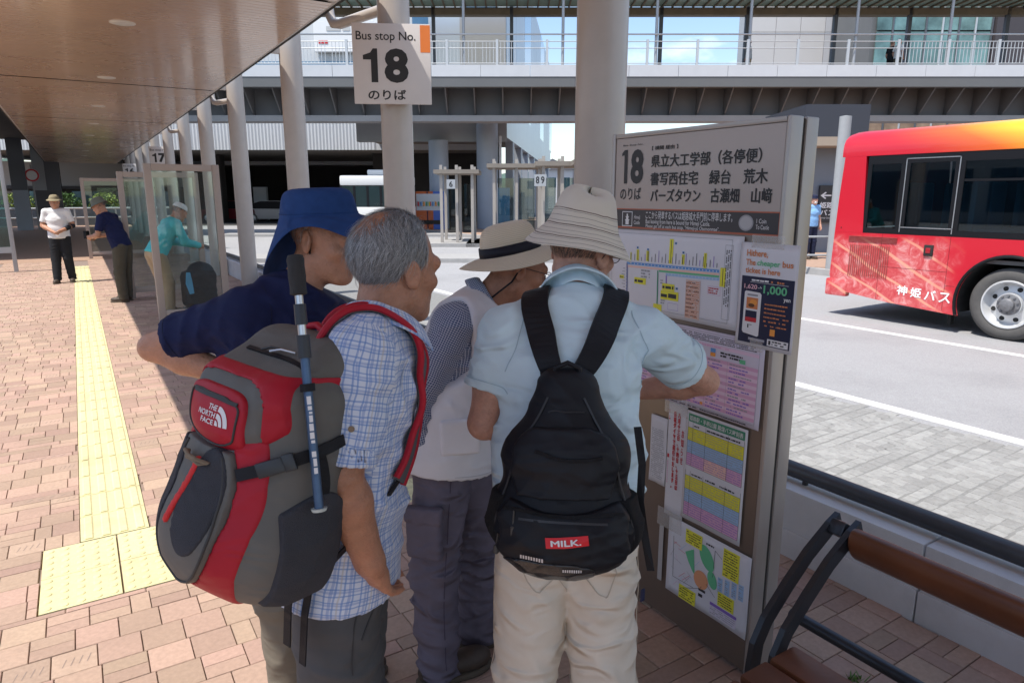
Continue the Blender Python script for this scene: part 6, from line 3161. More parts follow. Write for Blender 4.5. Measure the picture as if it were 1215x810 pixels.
def joints(r, f, spec):
    """spec: name -> (px, py, forward distance); local to the person's own base"""
    o = Vector((r, f, 0))
    return {k: (vrf(*v) - o if not isinstance(v, Vector) else v) for k, v in spec.items()}
# ------------------------------------------------------------------ shared cloth
SK_A = skin_mat('skin_tanned', (.47, .235, .145))
SK_B = skin_mat('skin_brown', (.40, .19, .115))
SK_C = skin_mat('skin_ruddy', (.52, .28, .20))
F_navy = fabric('navy_jersey', (.010, .015, .060), .8, var=.12, wrinkle=.6)
F_bluehat = fabric('blue_cotton', (.016, .05, .165), .85, var=.15, vscale=30, wrinkle=.5)
F_ltblue = fabric('pale_blue_jersey', (.58, .72, .79), .85, var=.04, wrinkle=.9)
F_beige = fabric('beige_cotton', (.66, .585, .49), .85, var=.06, wrinkle=.9)
F_plum = fabric('plum_grey_cotton', (.130, .115, .150), .85, var=.14, wrinkle=.9)
F_dgrey = fabric('charcoal_cotton', (.075, .076, .08), .85, var=.1)
F_vest = fabric('white_mesh_vest', (.72, .72, .76), .8, var=.04)
F_plaid = plaid('blue_white_plaid', (.60, .64, .74), [(.0135, .0030, 0, (.10, .22, .52), .62, 'u'), (.0135, .0030, 0, (.10, .22, .52), .62, 'v'), (.027, .0045, .006, (.10, .20, .50), .45, 'u'), (.027, .0045, .006, (.14, .24, .52), .45, 'v'), (.054, .003, .02, (.42, .38, .34), .45, 'u')])
F_check = plaid('navy_white_check', (.055, .085, .19), [(.0068, .0018, 0, (.55, .58, .66), .8, 'u'), (.0068, .0018, 0, (.55, .58, .66), .8, 'v')])
F_straw = plaid('woven_straw', (.66, .57, .43), [(.0062, .0014, 0, (.36, .29, .19), .7, 'v'), (.012, .003, 0, (.60, .52, .40), .5, 'u')], .8, .35)
F_stripehat = plaid('striped_hat_cotton', (.63, .58, .50), [(.0135, .0013, .0, (.10, .08, .07), .75, 'v', .118), (.0405, .0028, .006, (.09, .05, .04), .9, 'v', .118)])
M_shoe = mat('brown_shoe', (.06, .042, .03), .6, var=.3, vscale=30)
M_sole = mat('shoe_sole', (.09, .07, .05), .8)
M_greyhair = hair_mat('grey_hair', (.10, .10, .105), (.48, .48, .49))
M_darkhair = hair_mat('dark_hair', (.02, .017, .015), (.16, .15, .14))
M_wire = mat('wire_frame', (.10, .10, .11), .3, metal=.9)
M_lens = glass('lens', (.94, .95, .96))
M_strapb = fabric('black_webbing', (.010, .010, .013), .6, var=.1, bump=.2)


def legs(J, dk=(0, .02), da=(0, .03)):
    for s in ('R', 'L'):
        h_ = J['hip' + s]
        if 'k' + s not in J:
            J['k' + s] = Vector((h_.x + dk[0], h_.y + dk[1], .44))
        if 'a' + s not in J:
            J['a' + s] = Vector((J['k' + s].x + da[0], J['k' + s].y + da[1], .085))
    return J


def cap_hair(dens_back=1., low=-.75):
    def pick(x, y, z):
        if y > .55 and z < .62:
            return 0.
        if z < low:
            return 0.
        if y > .15 and z < .1:
            return 0.
        return dens_back
    return pick


# ================================================================== man in pale blue with the black backpack
o4 = (.15, 1.56)
p4 = person('person in a pale blue polo, striped sun hat and beige trousers pointing at the board', *o4)
J4 = joints(*o4, dict(neck=(683, 352, 1.71), chest=(677, 440, 1.62), pelvis=(672, 622, 1.54), shR=(766, 398, 1.68), shL=(600, 396, 1.63), elR=(836, 452, 1.86), wrR=(748, 464, 2.05), elL=(574, 502, 1.60), wrL=(640, 508, 1.84),
                         hipL=(630, 655, 1.55), hipR=(714, 655, 1.55), kL=(623, 800, 1.575), kR=(716, 805, 1.57)))
J4['fwd'] = Vector((.12, .99, 0)).normalized()
legs(J4)
H4 = head_frame(vrf(690, 296, 1.80) - Vector((*o4, 0)), (.64, .76, -.16), (.10, -.05, 1), .98)
make_body(p4, J4, H4, SK_C, .98, hands=[('wrR', (-.35, .9, .15), (-.6, -.2, -.6), .35, 1), ('wrL', (.5, .8, -.1), (.6, -.5, .3), .6, -1)])
make_shirt(p4, J4, F_ltblue, g=.017, slen=.62, hem=.035, belly=.012, amp=.0052, seed=12, srad=(.067, .074), bones=False)
make_collar(p4, J4, H4, F_ltblue, r=(.066, .07))
make_pants(p4, J4, F_beige, g=.008, rr=(.094, .080, .078), seed=5, amp=.0065, k=.05, front=(0, 1, 0))
for s in ('R', 'L'):
    make_shoe(p4, J4['a' + s], (.15, 1), M_shoe, M_sole)
hp = [(.004, .152), (.040, .153), (.062, .148), (.076, .134), (.084, .112), (.090, .088), (.096, .066), (.101, .054), (.114, .040), (.130, .022), (.146, .004), (.150, -.001)]


def d4(a, r, z):
    k = max(0, (r - .10) / .05)
    dz = .004 * math.sin(3 * a + 1) * k + (.012 * math.sin(a * 2 + .6)) * max(0, z - .1) / .05 - .010 * k * max(0, math.cos(a))
    return (.004 * math.sin(4 * a) * max(0, z - .05) / .1, .004 * math.cos(3 * a + .5) * max(0, z - .05) / .1, dz)


rev_hat(p4, H4, hp, F_stripehat, 'sun_hat', def_=d4)
strands(p4, H4, cap_hair(low=-.62), 2600, .020, lambda x, y, z: (0, -.2, -1), hair_mat('short_dark_hair', (.05, .035, .03), (.22, .17, .14)), .0009, 3, lift=.25)
glasses(p4, H4, M_wire, M_lens)
# trouser details: back pocket seam and a small navy tab
mb = MB()
mb.box(Vector((J4['hipR'].x + .088, J4['hipR'].y - .085, .72)), (.012, .004, .03), Matrix.Rotation(R(40), 3, 'Z'))
mb.build('pocket_tab', mat('navy_tab', (.01, .015, .05), .6), p4)

# ================================================================== man with the straw hat and white vest
o3 = (-.20, 2.18)
p3 = person('person in a straw hat and white vest bending towards the board in plum cargo trousers', *o3)
J3 = joints(*o3, dict(neck=(577, 357, 2.25), chest=(553, 415, 2.24), pelvis=(535, 530, 2.20), shR=(538, 385, 2.10), shL=(592, 385, 2.40), elR=(490, 486, 2.06), wrR=(512, 568, 2.12), elL=(625, 470, 2.42), wrL=(650, 540, 2.46),
                         hipR=(524, 548, 2.13), hipL=(562, 545, 2.27), kR=(516, 682, 2.11), kL=(566, 668, 2.28), aR=(520, 778, 2.08), aL=(566, 742, 2.27)))
J3['fwd'] = Vector((.90, .42, 0)).normalized()
J3['aR'].z = .085
J3['aL'].z = .085
H3 = head_frame(vrf(613, 316, 2.26) - Vector((*o3, 0)), (.90, .32, -.30), (.15, 0, 1), .98)
HH3 = head_frame(H3.translation + Vector((0, 0, .004)), (.93, .32, .20), (-.1, 0, 1), .98)
make_body(p3, J3, H3, SK_B, .98, hands=[('wrR', (.25, .1, -1), (.6, .6, 0), .4, 1), ('wrL', (.4, .2, -.6), (.3, -.6, .3), .4, -1)])
make_shirt(p3, J3, F_check, g=.012, hem=-.02, amp=.006, seed=22, srad=(.064, .060), long=('R', 'L'), dirs=((.5, .2, 1), (-.3, .2, 1)))
make_collar(p3, J3, H3, F_check, r=(.064, .07))
# vest: sleeveless shell over the shirt
vS = None


def make_vest(t, J, m, g=.030, hem=-.07, amp=.006, seed=31):
    lo, hi = bounds(J, keys=('neck', 'chest', 'pelvis', 'shR', 'shL'), pad=(.2, .2, .12))
    lo[2] -= .12
    up = (J['chest'] - J['pelvis']).normalized()
    S = SDF(lo, hi, .0078)
    add_torso(S, J, g)
    lat2 = (J['hipR'] - J['hipL'])
    S.cone(J['pelvis'] + up * .1, J['pelvis'] + up * (hem - .05), .103 + g, .113 + g, .05, tuple(lat2), 1.34)
    S.warp(folds(amp, 24, [(.5, .2, 1), (.9, .1, .3), (-.3, .3, 1)], seed, 2.0), .05)
    for s in ('R', 'L'):
        out = (J['sh' + s] - J['chest'])
        out.z = 0
        out.normalize()
        c = J['sh' + s] + out * .035
        S.cone(c + out * .02 - Vector((0, 0, .10)), c + Vector((0, 0, .05)), .085, .060, .02, op='sub')
    S.cut(J['pelvis'] + up * hem, tuple(-up))
    S.cut(J['neck'] + Vector((0, 0, .012)), tuple((J['neck'] - J['chest']).normalized() + Vector(J['fwd']) * .5))
    # open front
    return S.build('vest', m, t, relax=1)


make_vest(p3, J3, F_vest)
# vest pocket flap on the near side
cp = lerp(J3['pelvis'], J3['chest'], .28) + Vector((.03, -.165, 0))
S = SDF([cp[i] - .12 for i in range(3)], [cp[i] + .12 for i in range(3)], .006)
S.rbox(cp, (.065, .012, .06), .010, Matrix.Rotation(R(14), 3, 'Z'), 0)
S.warp(folds(.004, 50, [(.6, .2, 1)], 4), .05)
S.build('vest_pocket', F_vest, p3)
make_pants(p3, J3, F_plum, g=.010, rr=(.094, .080, .074), seed=15, amp=.0085, front=(1, 0, 0), hem=.035)
# cargo pocket on the near leg
cp = lerp(J3['hipR'], J3['kR'], .52) + Vector((-.035, -.088, 0))
S = SDF([cp[i] - .14 for i in range(3)], [cp[i] + .14 for i in range(3)], .006)
S.rbox(cp, (.062, .018, .085), .014, Matrix.Rotation(R(-16), 3, 'Z'), 0)
S.rbox(cp + Vector((0, -.006, .07)), (.066, .018, .028), .010, Matrix.Rotation(R(-16), 3, 'Z'), .004)
S.warp(folds(.004, 40, [(.3, .2, 1), (-.6, 0, 1)], 9), .05)
S.build('cargo_pocket', F_plum, p3)
for s in ('R', 'L'):
    make_shoe(p3, J3['a' + s], (.85, .45), M_shoe, M_sole, .27)
hp = [(.004, .148), (.045, .147), (.068, .141), (.082, .122), (.089, .095), (.0925, .066), (.0945, .050), (.100, .046), (.118, .042), (.140, .034), (.158, .024), (.166, .020)]


def d3(a, r, z):
    k = max(0, (r - .10) / .065)
    return (0, 0, (.012 * math.cos(2 * a) - .008 * max(0, math.cos(a))) * k)


h3 = rev_hat(p3, HH3, hp, F_straw, 'straw_hat', def_=d3, n=72)
rev_hat(h3, HH3, [(.0965, .046), (.0958, .060), (.0938, .080)], fabric('black_ribbon', (.012, .012, .02), .6), 'hat_band', thick=.0015, close=False, subs=0, n=72)
strands(p3, H3, cap_hair(low=-.5), 2200, .022, lambda x, y, z: (0, -.4, -1), M_greyhair, .0009, 5, lift=.2)
glasses(p3, H3, M_wire, M_lens)
mb = MB()
mb.tube([H3 @ Vector(q) for q in ((.080, -.02, -.016), (.078, -.03, -.05), (.060, -.06, -.10), (.045, -.075, -.13), (.0, -.09, -.145))], .003, 8)
mb.build('glasses_cord', M_strapb, p3, smooth=True)

# ================================================================== man with grey hair and the plaid shirt
o2 = (-.36, 1.40)
p2 = person('grey haired person in a blue plaid shirt wearing the red backpack, hand in pocket', *o2)
J2 = joints(*o2, dict(neck=(452, 388, 1.42), chest=(424, 462, 1.39), pelvis=(402, 655, 1.38), shR=(428, 420, 1.275), shL=(428, 408, 1.545), elR=(402, 566, 1.215), wrR=(438, 664, 1.25), elL=(425, 545, 1.62), wrL=(440, 640, 1.60),
                         hipR=(398, 690, 1.31), hipL=(412, 680, 1.46)))
J2['fwd'] = Vector((.88, .48, 0)).normalized()
legs(J2, (-.015, .03), (.0, .02))
H2 = head_frame(vrf(468, 316, 1.475) - Vector((*o2, 0)), (.66, .74, -.12), (.12, .06, 1), .97)
make_body(p2, J2, H2, SK_B, .97, hands=[('wrR', (.12, .55, -1), (.6, .6, .3), .45, 1), ('wrL', (.3, .2, -1), (.5, -.6, 0), .4, -1)], h=.0056, hf=.0042, arm=(.054, .046, .043, .030))
make_shirt(p2, J2, F_plaid, g=.016, slen=.80, hem=-.055, amp=.0062, seed=42, srad=(.064, .066), flare=.02, h=.0068)
make_collar(p2, J2, H2, F_plaid, r=(.064, .07), h=.05)
# rolled cuff
ax = (J2['elR'] - J2['shR']).normalized()
cu = lerp(J2['shR'], J2['elR'], .76)
S = SDF([cu[i] - .12 for i in range(3)], [cu[i] + .12 for i in range(3)], .005)
S.cone(cu - ax * .006, cu + ax * .03, .0665, .068, 0)
S.cut(cu - ax * .012, tuple(-ax))
S.cut(cu + ax * .026, tuple(ax))
S.cone(cu - ax * .05, cu + ax * .08, .060, .060, 0, op='sub')
S.warp(folds(.004, 60, [tuple(ax), (.4, .2, 1)], 3), .05)
S.bones.append((cu - ax, cu + ax, .06, (0, 1, 0)))
S.build('rolled_cuff', F_plaid, p2)
mb = MB()
bp = lerp(J2['shR'], J2['elR'], .50) + Vector((.018, -.0665, -.004))
mb.lathe([(0, .003), (.0055, .003), (.006, 0)], 14, Matrix.Translation(bp) @ Matrix.Rotation(R(80), 4, 'X'))
mb.build('sleeve_button', mat('button_brown', (.22, .15, .09), .5), p2, smooth=True)
make_pants(p2, J2, F_dgrey, g=.010, rr=(.092, .078, .068), seed=25, amp=.006, front=(1, 0, 0))
# pocket lip where the hand goes in
for s in ('R', 'L'):
    make_shoe(p2, J2['a' + s], (.8, .6), M_shoe, M_sole)


def pick2(x, y, z):
    if y > .50 and z < .75:
        return 0.
    if z < -.78:
        return 0.
    if abs(x) > .72 and y > -.15 and z < -.15 and y < .35:
        return 0.0
    if y > .22 and z < -.05:
        return 0.
    d = math.sqrt(x * x * 1.1 + (y + .62) ** 2 + (z - .74) ** 2)
    if d < .46:
        return .10
    if d < .62:
        return .42
    return 1.


def comb2(x, y, z):
    if z > .35:
        return (x * .8, -.25 - .2 * y, -.35)
    return (0, -.45, -1)


strands(p2, H2, pick2, 15000, .033, comb2, M_greyhair, .00095, 8, lift=.42, segs=5)
strands(p2, H2, pick2, 500, .045, comb2, M_greyhair, .0007, 18, lift=.9, segs=6, name='stray_hair')

# ================================================================== man with the blue hat
o1 = (-.70, 1.97)
p1 = person('person in a wide blue hat and navy shirt with one hand on the hip', *o1)
J1 = joints(*o1, dict(neck=(358, 336, 1.98), chest=(328, 405, 1.96), pelvis=(335, 545, 1.95), shR=(290, 372, 1.86), shL=(388, 372, 2.10), elR=(182, 412, 1.88), wrR=(318, 462, 1.84), elL=(420, 480, 2.12), wrL=(425, 580, 2.10),
                         hipR=(315, 565, 1.90), hipL=(362, 560, 2.02)))
J1['fwd'] = Vector((.93, .36, 0)).normalized()
legs(J1, (.02, .02), (.0, .02))
H1 = head_frame(vrf(385, 283, 2.02) - Vector((*o1, 0)), (.95, -.24, -.18), (.10, 0, 1), 1.0)
make_body(p1, J1, H1, SK_A, 1.0, hands=[('wrR', (.9, .3, -.5), (-.2, .8, 0), .3, 1), ('wrL', (.3, .2, -1), (.5, -.6, 0), .4, -1)])
make_shirt(p1, J1, F_navy, g=.020, slen=.78, hem=-.10, amp=.006, seed=52, srad=(.068, .070), bones=False, dirs=((.6, .2, 1), (.1, .3, 1)))
rc = MB()
nbk = J1['neck']
axn = ((H1 @ Vector((0, -.02, -.07))) - nbk).normalized()
e1 = Vector(J1['fwd'])
e1 = (e1 - axn * e1.dot(axn)).normalized()
e2 = axn.cross(e1)
rc.tube([nbk + axn * (.002 - .022 * math.cos(a)) + (e1 * math.cos(a) * .070 + e2 * math.sin(a) * .066) for a in [2 * math.pi * k / 32 for k in range(33)]], .010, 8, caps=False)

make_pants(p1, J1, fabric('khaki_cotton', (.16, .14, .11), .85), seed=35)
for s in ('R', 'L'):
    make_shoe(p1, J1['a' + s], (.9, .3), M_shoe, M_sole)
hp = [(.004, .122), (.050, .124), (.078, .120), (.093, .107), (.099, .086), (.103, .066), (.105, .050), (.110, .044), (.130, .040), (.156, .032), (.182, .020), (.196, .010)]


def d1(a, r, z):
    k = max(0, (r - .104) / .066)
    back = max(0, -math.cos(a))
    side = abs(math.sin(a))
    dz = -.120 * k * back ** 2 - .013 * k * math.sin(3 * a + .4) + .006 * k * math.sin(5 * a + 1.1)
    dy = .030 * k * back ** 2
    top = max(0, z - .09) / .05
    dx = -.030 * k * math.sin(a) * side
    return (dx + .003 * math.sin(5 * a) * top, dy + .004 * math.cos(4 * a) * top, dz - .012 * k * side ** 2 - .004 * k * max(0, math.cos(a)))


HH1 = head_frame(H1.translation + Vector((.0, 0, .022)), (.965, -.24, .03), (-.02, 0, 1), 1.0)
rev_hat(p1, HH1, hp, F_bluehat, 'sun_hat', def_=d1, n=72)
mb = MB()
mb.tube([HH1 @ Vector((.1045 * .9 * math.sin(a), .1045 * 1.1 * math.cos(a) - .012, .052)) for a in [2 * math.pi * k / 48 for k in range(49)]], .0022, 6, caps=False)
mb.build('hat_seam', F_bluehat, p1, smooth=True)
mb = MB()
mb.tube([H1 @ Vector(q) for q in ((.072, -.012, .0), (.070, .0, -.045), (.054, .028, -.090), (.032, .052, -.116), (.0, .064, -.124), (-.032, .052, -.116))], .0028, 8)
mb.build('chin_cord', M_strapb, p1, smooth=True)
strands(p1, H1, cap_hair(low=-.55), 1800, .02, lambda x, y, z: (0, -.3, -1), M_greyhair, .0009, 6, lift=.2)
# ================================================================== BACKPACKS AND THE WALKING POLE
from mathutils.bvhtree import BVHTree


def bvh_of(o):
    dg = bpy.context.evaluated_depsgraph_get()
    me = o.data
    return BVHTree.FromPolygons([v.co for v in me.vertices], [tuple(p.vertices) for p in me.polygons])


def wrap_path(pts, tree, off, n=6, smooth=3):
    """points on a surface near a coarse path (all in the same space), with outward normals"""
    P = []
    for i in range(len(pts) - 1):
        for k in range(n):
            P.append(Vector(pts[i]).lerp(Vector(pts[i + 1]), k / n))
    P.append(Vector(pts[-1]))
    out, nr = [], []
    for p in P:
        loc, nn, _, d = tree.find_nearest(p)
        out.append(loc + nn * off)
        nr.append(nn.copy())
    for _ in range(smooth):
        out = [out[0]] + [(out[i - 1] + out[i] * 2 + out[i + 1]) / 4 for i in range(1, len(out) - 1)] + [out[-1]]
        nr = [nr[0]] + [(nr[i - 1] + nr[i] * 2 + nr[i + 1]).normalized() for i in range(1, len(nr) - 1)] + [nr[-1]]
    return out, nr


def drape(o, tree, d, off=.0012, far=.3):
    """lay a flat mesh onto a surface along direction d"""
    d = Vector(d).normalized()
    for v in o.data.vertices:
        hit = tree.ray_cast(v.co - d * far, d, far * 2)
        if hit[0] is not None:
            v.co = hit[0] - d * off


def pack_frame(o, J, t, out, dist, tilt=0., dz=0.):
    y = Vector(out).normalized()
    z = (J['chest'] - J['pelvis']).normalized()
    z = (z * .5 + Vector((0, 0, 1)) * .5).normalized()
    z = (z + y * tilt).normalized()
    y = (y - z * y.dot(z)).normalized()
    x = y.cross(z)
    M = Matrix((x, y, z)).transposed().to_4x4()
    M.translation = lerp(J['pelvis'], J['chest'], t) + Vector(out).normalized() * dist + Vector((0, 0, dz)) + Vector((o[0], o[1], 0))
    return VM @ M      # world


def to_local(Mw, o, p):
    """a person's local point -> pack space"""
    return Mw.inverted() @ (VM @ (Vector(p) + Vector((o[0], o[1], 0))))


P_grey = fabric('pack_grey_ripstop', (.125, .118, .108), .62, var=.12, weave=1200, bump=.08)
P_red = fabric('pack_red_ripstop', (.38, .012, .026), .55, var=.10, weave=1200, bump=.08)
P_mesh = fabric('pack_dark_mesh', (.045, .046, .055), .8, var=.15, weave=500, bump=.5)
P_black = fabric('pack_black_nylon', (.009, .0095, .013), .55, var=.2, weave=1000, bump=.1)
P_blackm = fabric('pack_black_mesh', (.012, .012, .014), .8, var=.3, weave=420, bump=.7)
M_buckle = mat('buckle_plastic', (.02, .02, .022), .4)
M_zip = mat('zip_pull_metal', (.45, .45, .46), .35, metal=.8)
M_logo = mat('stitched_logo', (.70, .68, .68), .7)

# ---------------------------------------------------------------- red and grey hiking pack
MW = pack_frame(o2, J2, .62, Vector((-.60, -.80, 0)), .118, -.10, .02) @ Matrix.Diagonal((.95, .96, .87, 1))
rp = thing('backpack', 'red and grey hiking backpack on the back of the plaid shirt', 'backpack', (0, 0, 0))
rp.matrix_world = MW
S = SDF((-.22, -.06, -.32), (.22, .32, .34), .0044)
S.rbox((0, .085, -.01), (.155, .085, .25), .070, None, 0)
S.ell((0, .125, -.125), (.166, .135, .135), None, .06)
S.ell((0, .10, -.02), (.160, .115, .20), None, .06)
S.cone((0, .045, .10), (0, .03, .24), .085, .06, .06, (1, 0, 0), 1.5)
S.warp(folds(.0055, 34, [(.4, .2, 1), (.9, 0, .5), (-.3, .3, 1)], 71, 1.8), .05)
main = S
mo = S.build('main_bag', P_grey, rp, relax=1)


def s_(X):
    return -X


# red U-shaped panel round the front pocket
def reg_red(X, Y, Z):
    e_in = np.sqrt(((-X + .015) / .104) ** 2 + ((Z + .045) / .170) ** 2) - 1
    e_out = np.sqrt(((-X + .004) / .140) ** 2 + ((Z + .03) / .262) ** 2) - 1
    d = np.maximum(e_out * .12, -e_in * .10)
    return np.maximum(np.maximum(d, .10 + .30 * (-Z - .06) * 0 - Y), Z - .105)


main.where(reg_red, .0035).build('red_panel', P_red, rp)


def reg_pocket(X, Y, Z):
    e = np.sqrt(((-X + .015) / .104) ** 2 + ((Z + .045) / .172) ** 2) - 1
    return np.maximum(np.maximum(e * .1, .07 - Y), Z - .072)


pk = main.where(reg_pocket, .012)
pk.warp(folds(.004, 30, [(1, 0, .4), (.3, 0, 1)], 17, 2.), .05)
pko = pk.build('front_pocket', P_grey, rp, relax=1)


def reg_pmesh(X, Y, Z):
    e = np.sqrt(((-X - .03) / .050) ** 2 + ((Z + .03) / .105) ** 2) - 1
    return np.maximum(e * .1, .07 - Y)


pk.where(reg_pmesh, .003).build('mesh_panel', P_mesh, rp)


def reg_mesh2(X, Y, Z):
    e = np.sqrt(((-X + .105) / .035) ** 2 + ((Z + .03) / .11) ** 2) - 1
    return np.maximum(e * .1, .05 - Y)


pk.where(reg_mesh2, .003).build('mesh_panel', P_mesh, rp)


def reg_zip(X, Y, Z):
    c = -X + .030 - .022 * np.sin((Z + .06) * 11)
    return np.maximum(np.maximum(np.abs(c) - .0085, np.abs(Z + .02) - .068), .07 - Y)


pk.where(reg_zip, .006).build('red_zip_strip', fabric('zip_red', (.62, .03, .03), .6), rp)

# lid with its red pocket
S = SDF((-.20, -.08, -.0), (.20, .30, .34), .0044)
Ml = Matrix.Rotation(R(-33), 3, 'X')
S.rbox((0, .075, .205), (.132, .110, .060), .045, Ml, 0)
S.ell((0, .145, .125), (.125, .075, .065), Ml, .05)
S.cone((-.08, .0, .245), (.08, .0, .245), .05, .05, .05)
S.warp(folds(.0045, 32, [(.2, 1, .4), (.9, .3, .2)], 27, 1.8), .05)
lid = S
lo_ = S.build('lid', P_grey, rp, relax=1)


def reg_lid(X, Y, Z):
    e = np.sqrt((np.abs(-X + .016) / .098) ** 4 + (np.abs(Z - .128 + .0 * Y) / .064) ** 4) ** .25 - 1
    return np.maximum(e * .08, .085 - Y)


lp = lid.where(reg_lid, .007)
lpo = lp.build('lid_pocket', P_red, rp, relax=1)


def reg_lid2(X, Y, Z):
    # red shoulder of the lid, outside the grey piping of the pocket
    e = np.sqrt((np.abs(-X + .012) / .122) ** 4 + (np.abs(Z - .126) / .088) ** 4) ** .25 - 1
    return np.maximum(np.maximum(-e * .08, .040 - Y), np.maximum(Z - .232, .055 - Z))


lid.where(reg_lid2, .0035).build('lid_side', P_red, rp)
tree = bvh_of(lpo)
ML = frame_mat((0, .30, .13), (-1, 0, 0), (0, 0, 1))
for (tx, x0, x1, z0) in (('THE', -.002, .024, .018), ('NORTH', -.030, .024, .004), ('FACE', -.016, .024, -.010)):
    o = lettering(tx, (x0 - .004, z0, x1 - .004, z0 + .0105), ML, M_logo, rp, bold=.02, name='logo_lettering', lift=0)
    drape(o, tree, (0, -1, 0))
P = Print(ML, 0)
for (ra, rb) in ((.0, .0085), (.0115, .0195), (.0225, .031)):
    n = 10
    pts = []
    for k in range(n + 1):
        a = math.pi / 2 * k / n
        pts.append((.024 + rb * math.sin(a), -.009 + rb * 1.22 * math.cos(a)))
    for k in range(n, -1, -1):
        a = math.pi / 2 * k / n
        pts.append((.024 + ra * math.sin(a), -.009 + ra * 1.22 * math.cos(a)))
    for k in range(n):
        P.poly([pts[k], pts[k + 1], pts[2 * n - k], pts[2 * n + 1 - k]], M_logo)
o = P.build('logo_mark', rp)
drape(o, tree, (0, -1, 0))
# zips and pulls on the lid
ltree = bvh_of(lo_)
pts, nr = wrap_path([(-.11, .10, .235), (-.06, .11, .262), (0, .115, .268), (.07, .11, .262)], ltree, .002)
mb = MB()
mb.strap(pts, .010, .004, nr)
mb.build('lid_zip', P_black, rp)
for k, (q, L) in enumerate((((-.065, .095, .270), .05), ((-.03, .10, .275), .04))):
    loc, nn, _, _ = ltree.find_nearest(Vector(q))
    mb = MB()
    mb.tube([loc + nn * .006, loc + nn * .010 + Vector((L * .5, .012, 0)), loc + nn * .007 + Vector((L, .020, -.006))], .003, 8)
    mb.build('zip_pull', M_zip if k == 0 else M_buckle, rp, smooth=True)
# compression strap and buckle across the corner
mtree = bvh_of(mo)
pts, nr = wrap_path([(-.085, .215, .035), (-.125, .18, .055), (-.155, .11, .085), (-.15, .05, .105)], mtree, .008)
mb = MB()
mb.strap(pts, .024, .003, nr)
mb.build('compression_strap', M_strapb, rp)
q = pts[7]
n_ = nr[7]
dirv = (pts[8] - pts[6]).normalized()
mb = MB()
mb.box(q + n_ * .006, (.050, .030, .012), Matrix((dirv, n_.cross(dirv), n_)).transposed(), bev=.004)
mb.build('buckle', M_buckle, rp, smooth=True)
mb = MB()
mb.box(q + dirv * .034 + n_ * .006, (.022, .034, .010), Matrix((dirv, n_.cross(dirv), n_)).transposed(), bev=.003)
mb.build('buckle', M_buckle, rp, smooth=True)
pts, nr = wrap_path([(-.155, .10, .09), (-.16, .085, .02), (-.16, .09, -.035)], mtree, .006)
mb = MB()
mb.strap(pts, .022, .003, nr)
mb.build('strap_tail', M_strapb, rp)


# stretch side pocket low on the near side
def reg_side(X, Y, Z):
    top = -.03 + .16 * (.10 - Y) * 0 + .035 * np.sin((Y - .02) * 22)
    return np.maximum(np.maximum(np.maximum(Z - top, .105 + X), -.235 - Z), np.maximum(Y - .165, .0 - Y))


sp_ = main.where(reg_side, .010)
sp_.warp(folds(.005, 40, [(.2, 1, .3)], 7, 2.), .05)
sp_.build('side_pocket', P_mesh, rp, relax=1)


def reg_side2(X, Y, Z):
    return np.maximum(np.maximum(np.maximum(Z + .03, .105 - X), -.235 - Z), np.maximum(Y - .165, .0 - Y))


main.where(reg_side2, .010).build('side_pocket', P_mesh, rp, relax=1)
# haul loop and hanging straps
mb = MB()
mb.tube([(.055, .015, .235), (.060, .01, .275), (.045, .005, .305), (.0, .0, .318), (-.035, .0, .305), (-.05, .005, .275), (-.048, .01, .245)], .0085, 10)
mb.build('haul_loop', P_red, rp, smooth=True)
for (x, y, L, w) in ((-.07, .05, .20, .022), (.03, .165, .055, .020), (-.10, .03, .24, .020)):
    mb = MB()
    zz = -.20 if y < .1 else -.215
    mb.strap([(x, y, zz), (x + .004, y + .004, zz - L * .5), (x + .002, y - .002, zz - L)], w, .003, (0, 1, 0))
    mb.build('hanging_strap', M_strapb, rp)
# shoulder straps follow the shirt
shirt2 = [c for c in p2.children if c.name.startswith('shirt')][0]
t2 = bvh_of(shirt2)
fw2 = Vector(J2['fwd'])
for s in ('R', 'L'):
    sh = lerp(J2['neck'], J2['sh' + s], .62)
    ch = J2['chest'] + (J2['sh' + s] - J2['chest']) * .62
    raw = [sh - fw2 * .16 - Vector((0, 0, .03)), sh - fw2 * .07 + Vector((0, 0, .07)), sh + Vector((0, 0, .09)), sh + fw2 * .09 + Vector((0, 0, .04)), ch + fw2 * .14 - Vector((0, 0, .02)), ch + fw2 * .13 - Vector((0, 0, .14)), ch + fw2 * .06 - Vector((0, 0, .24)) + (J2['sh' + s] - J2['shL' if s == 'R' else 'shR']) * .12]
    pts, nr = wrap_path(raw, t2, .009, 8, 6)
    toP = MW.inverted() @ VM @ Matrix.Translation((o2[0], o2[1], 0))
    nP = toP.to_3x3()
    mb = MB()
    mb.strap([toP @ p for p in pts], .062, .012, [nP @ n for n in nr])
    so = mb.build('shoulder_strap', fabric('strap_grey', (.10, .10, .105), .75), rp)
    for e in (-1, 1):
        edge = []
        for i, p in enumerate(pts):
            d = (pts[min(i + 1, len(pts) - 1)] - pts[max(i - 1, 0)]).normalized()
            edge.append(toP @ (p + d.cross(nr[i]).normalized() * e * .030 + nr[i] * .003))
        mb = MB()
        mb.tube(edge, .0075, 8)
        mb.build('strap_piping', P_red, so, smooth=True)
    # adjuster webbing to the pack bottom
    mb = MB()
    a = toP @ pts[-1]
    mb.strap([a, a.lerp(Vector((-.13 if s == 'R' else .13, .0, -.20)), .5) + Vector((0, -.012, 0)), Vector((-.13 if s == 'R' else .13, .02, -.20))], .022, .003, nP @ nr[-1])
    mb.build('adjuster', M_strapb, rp)

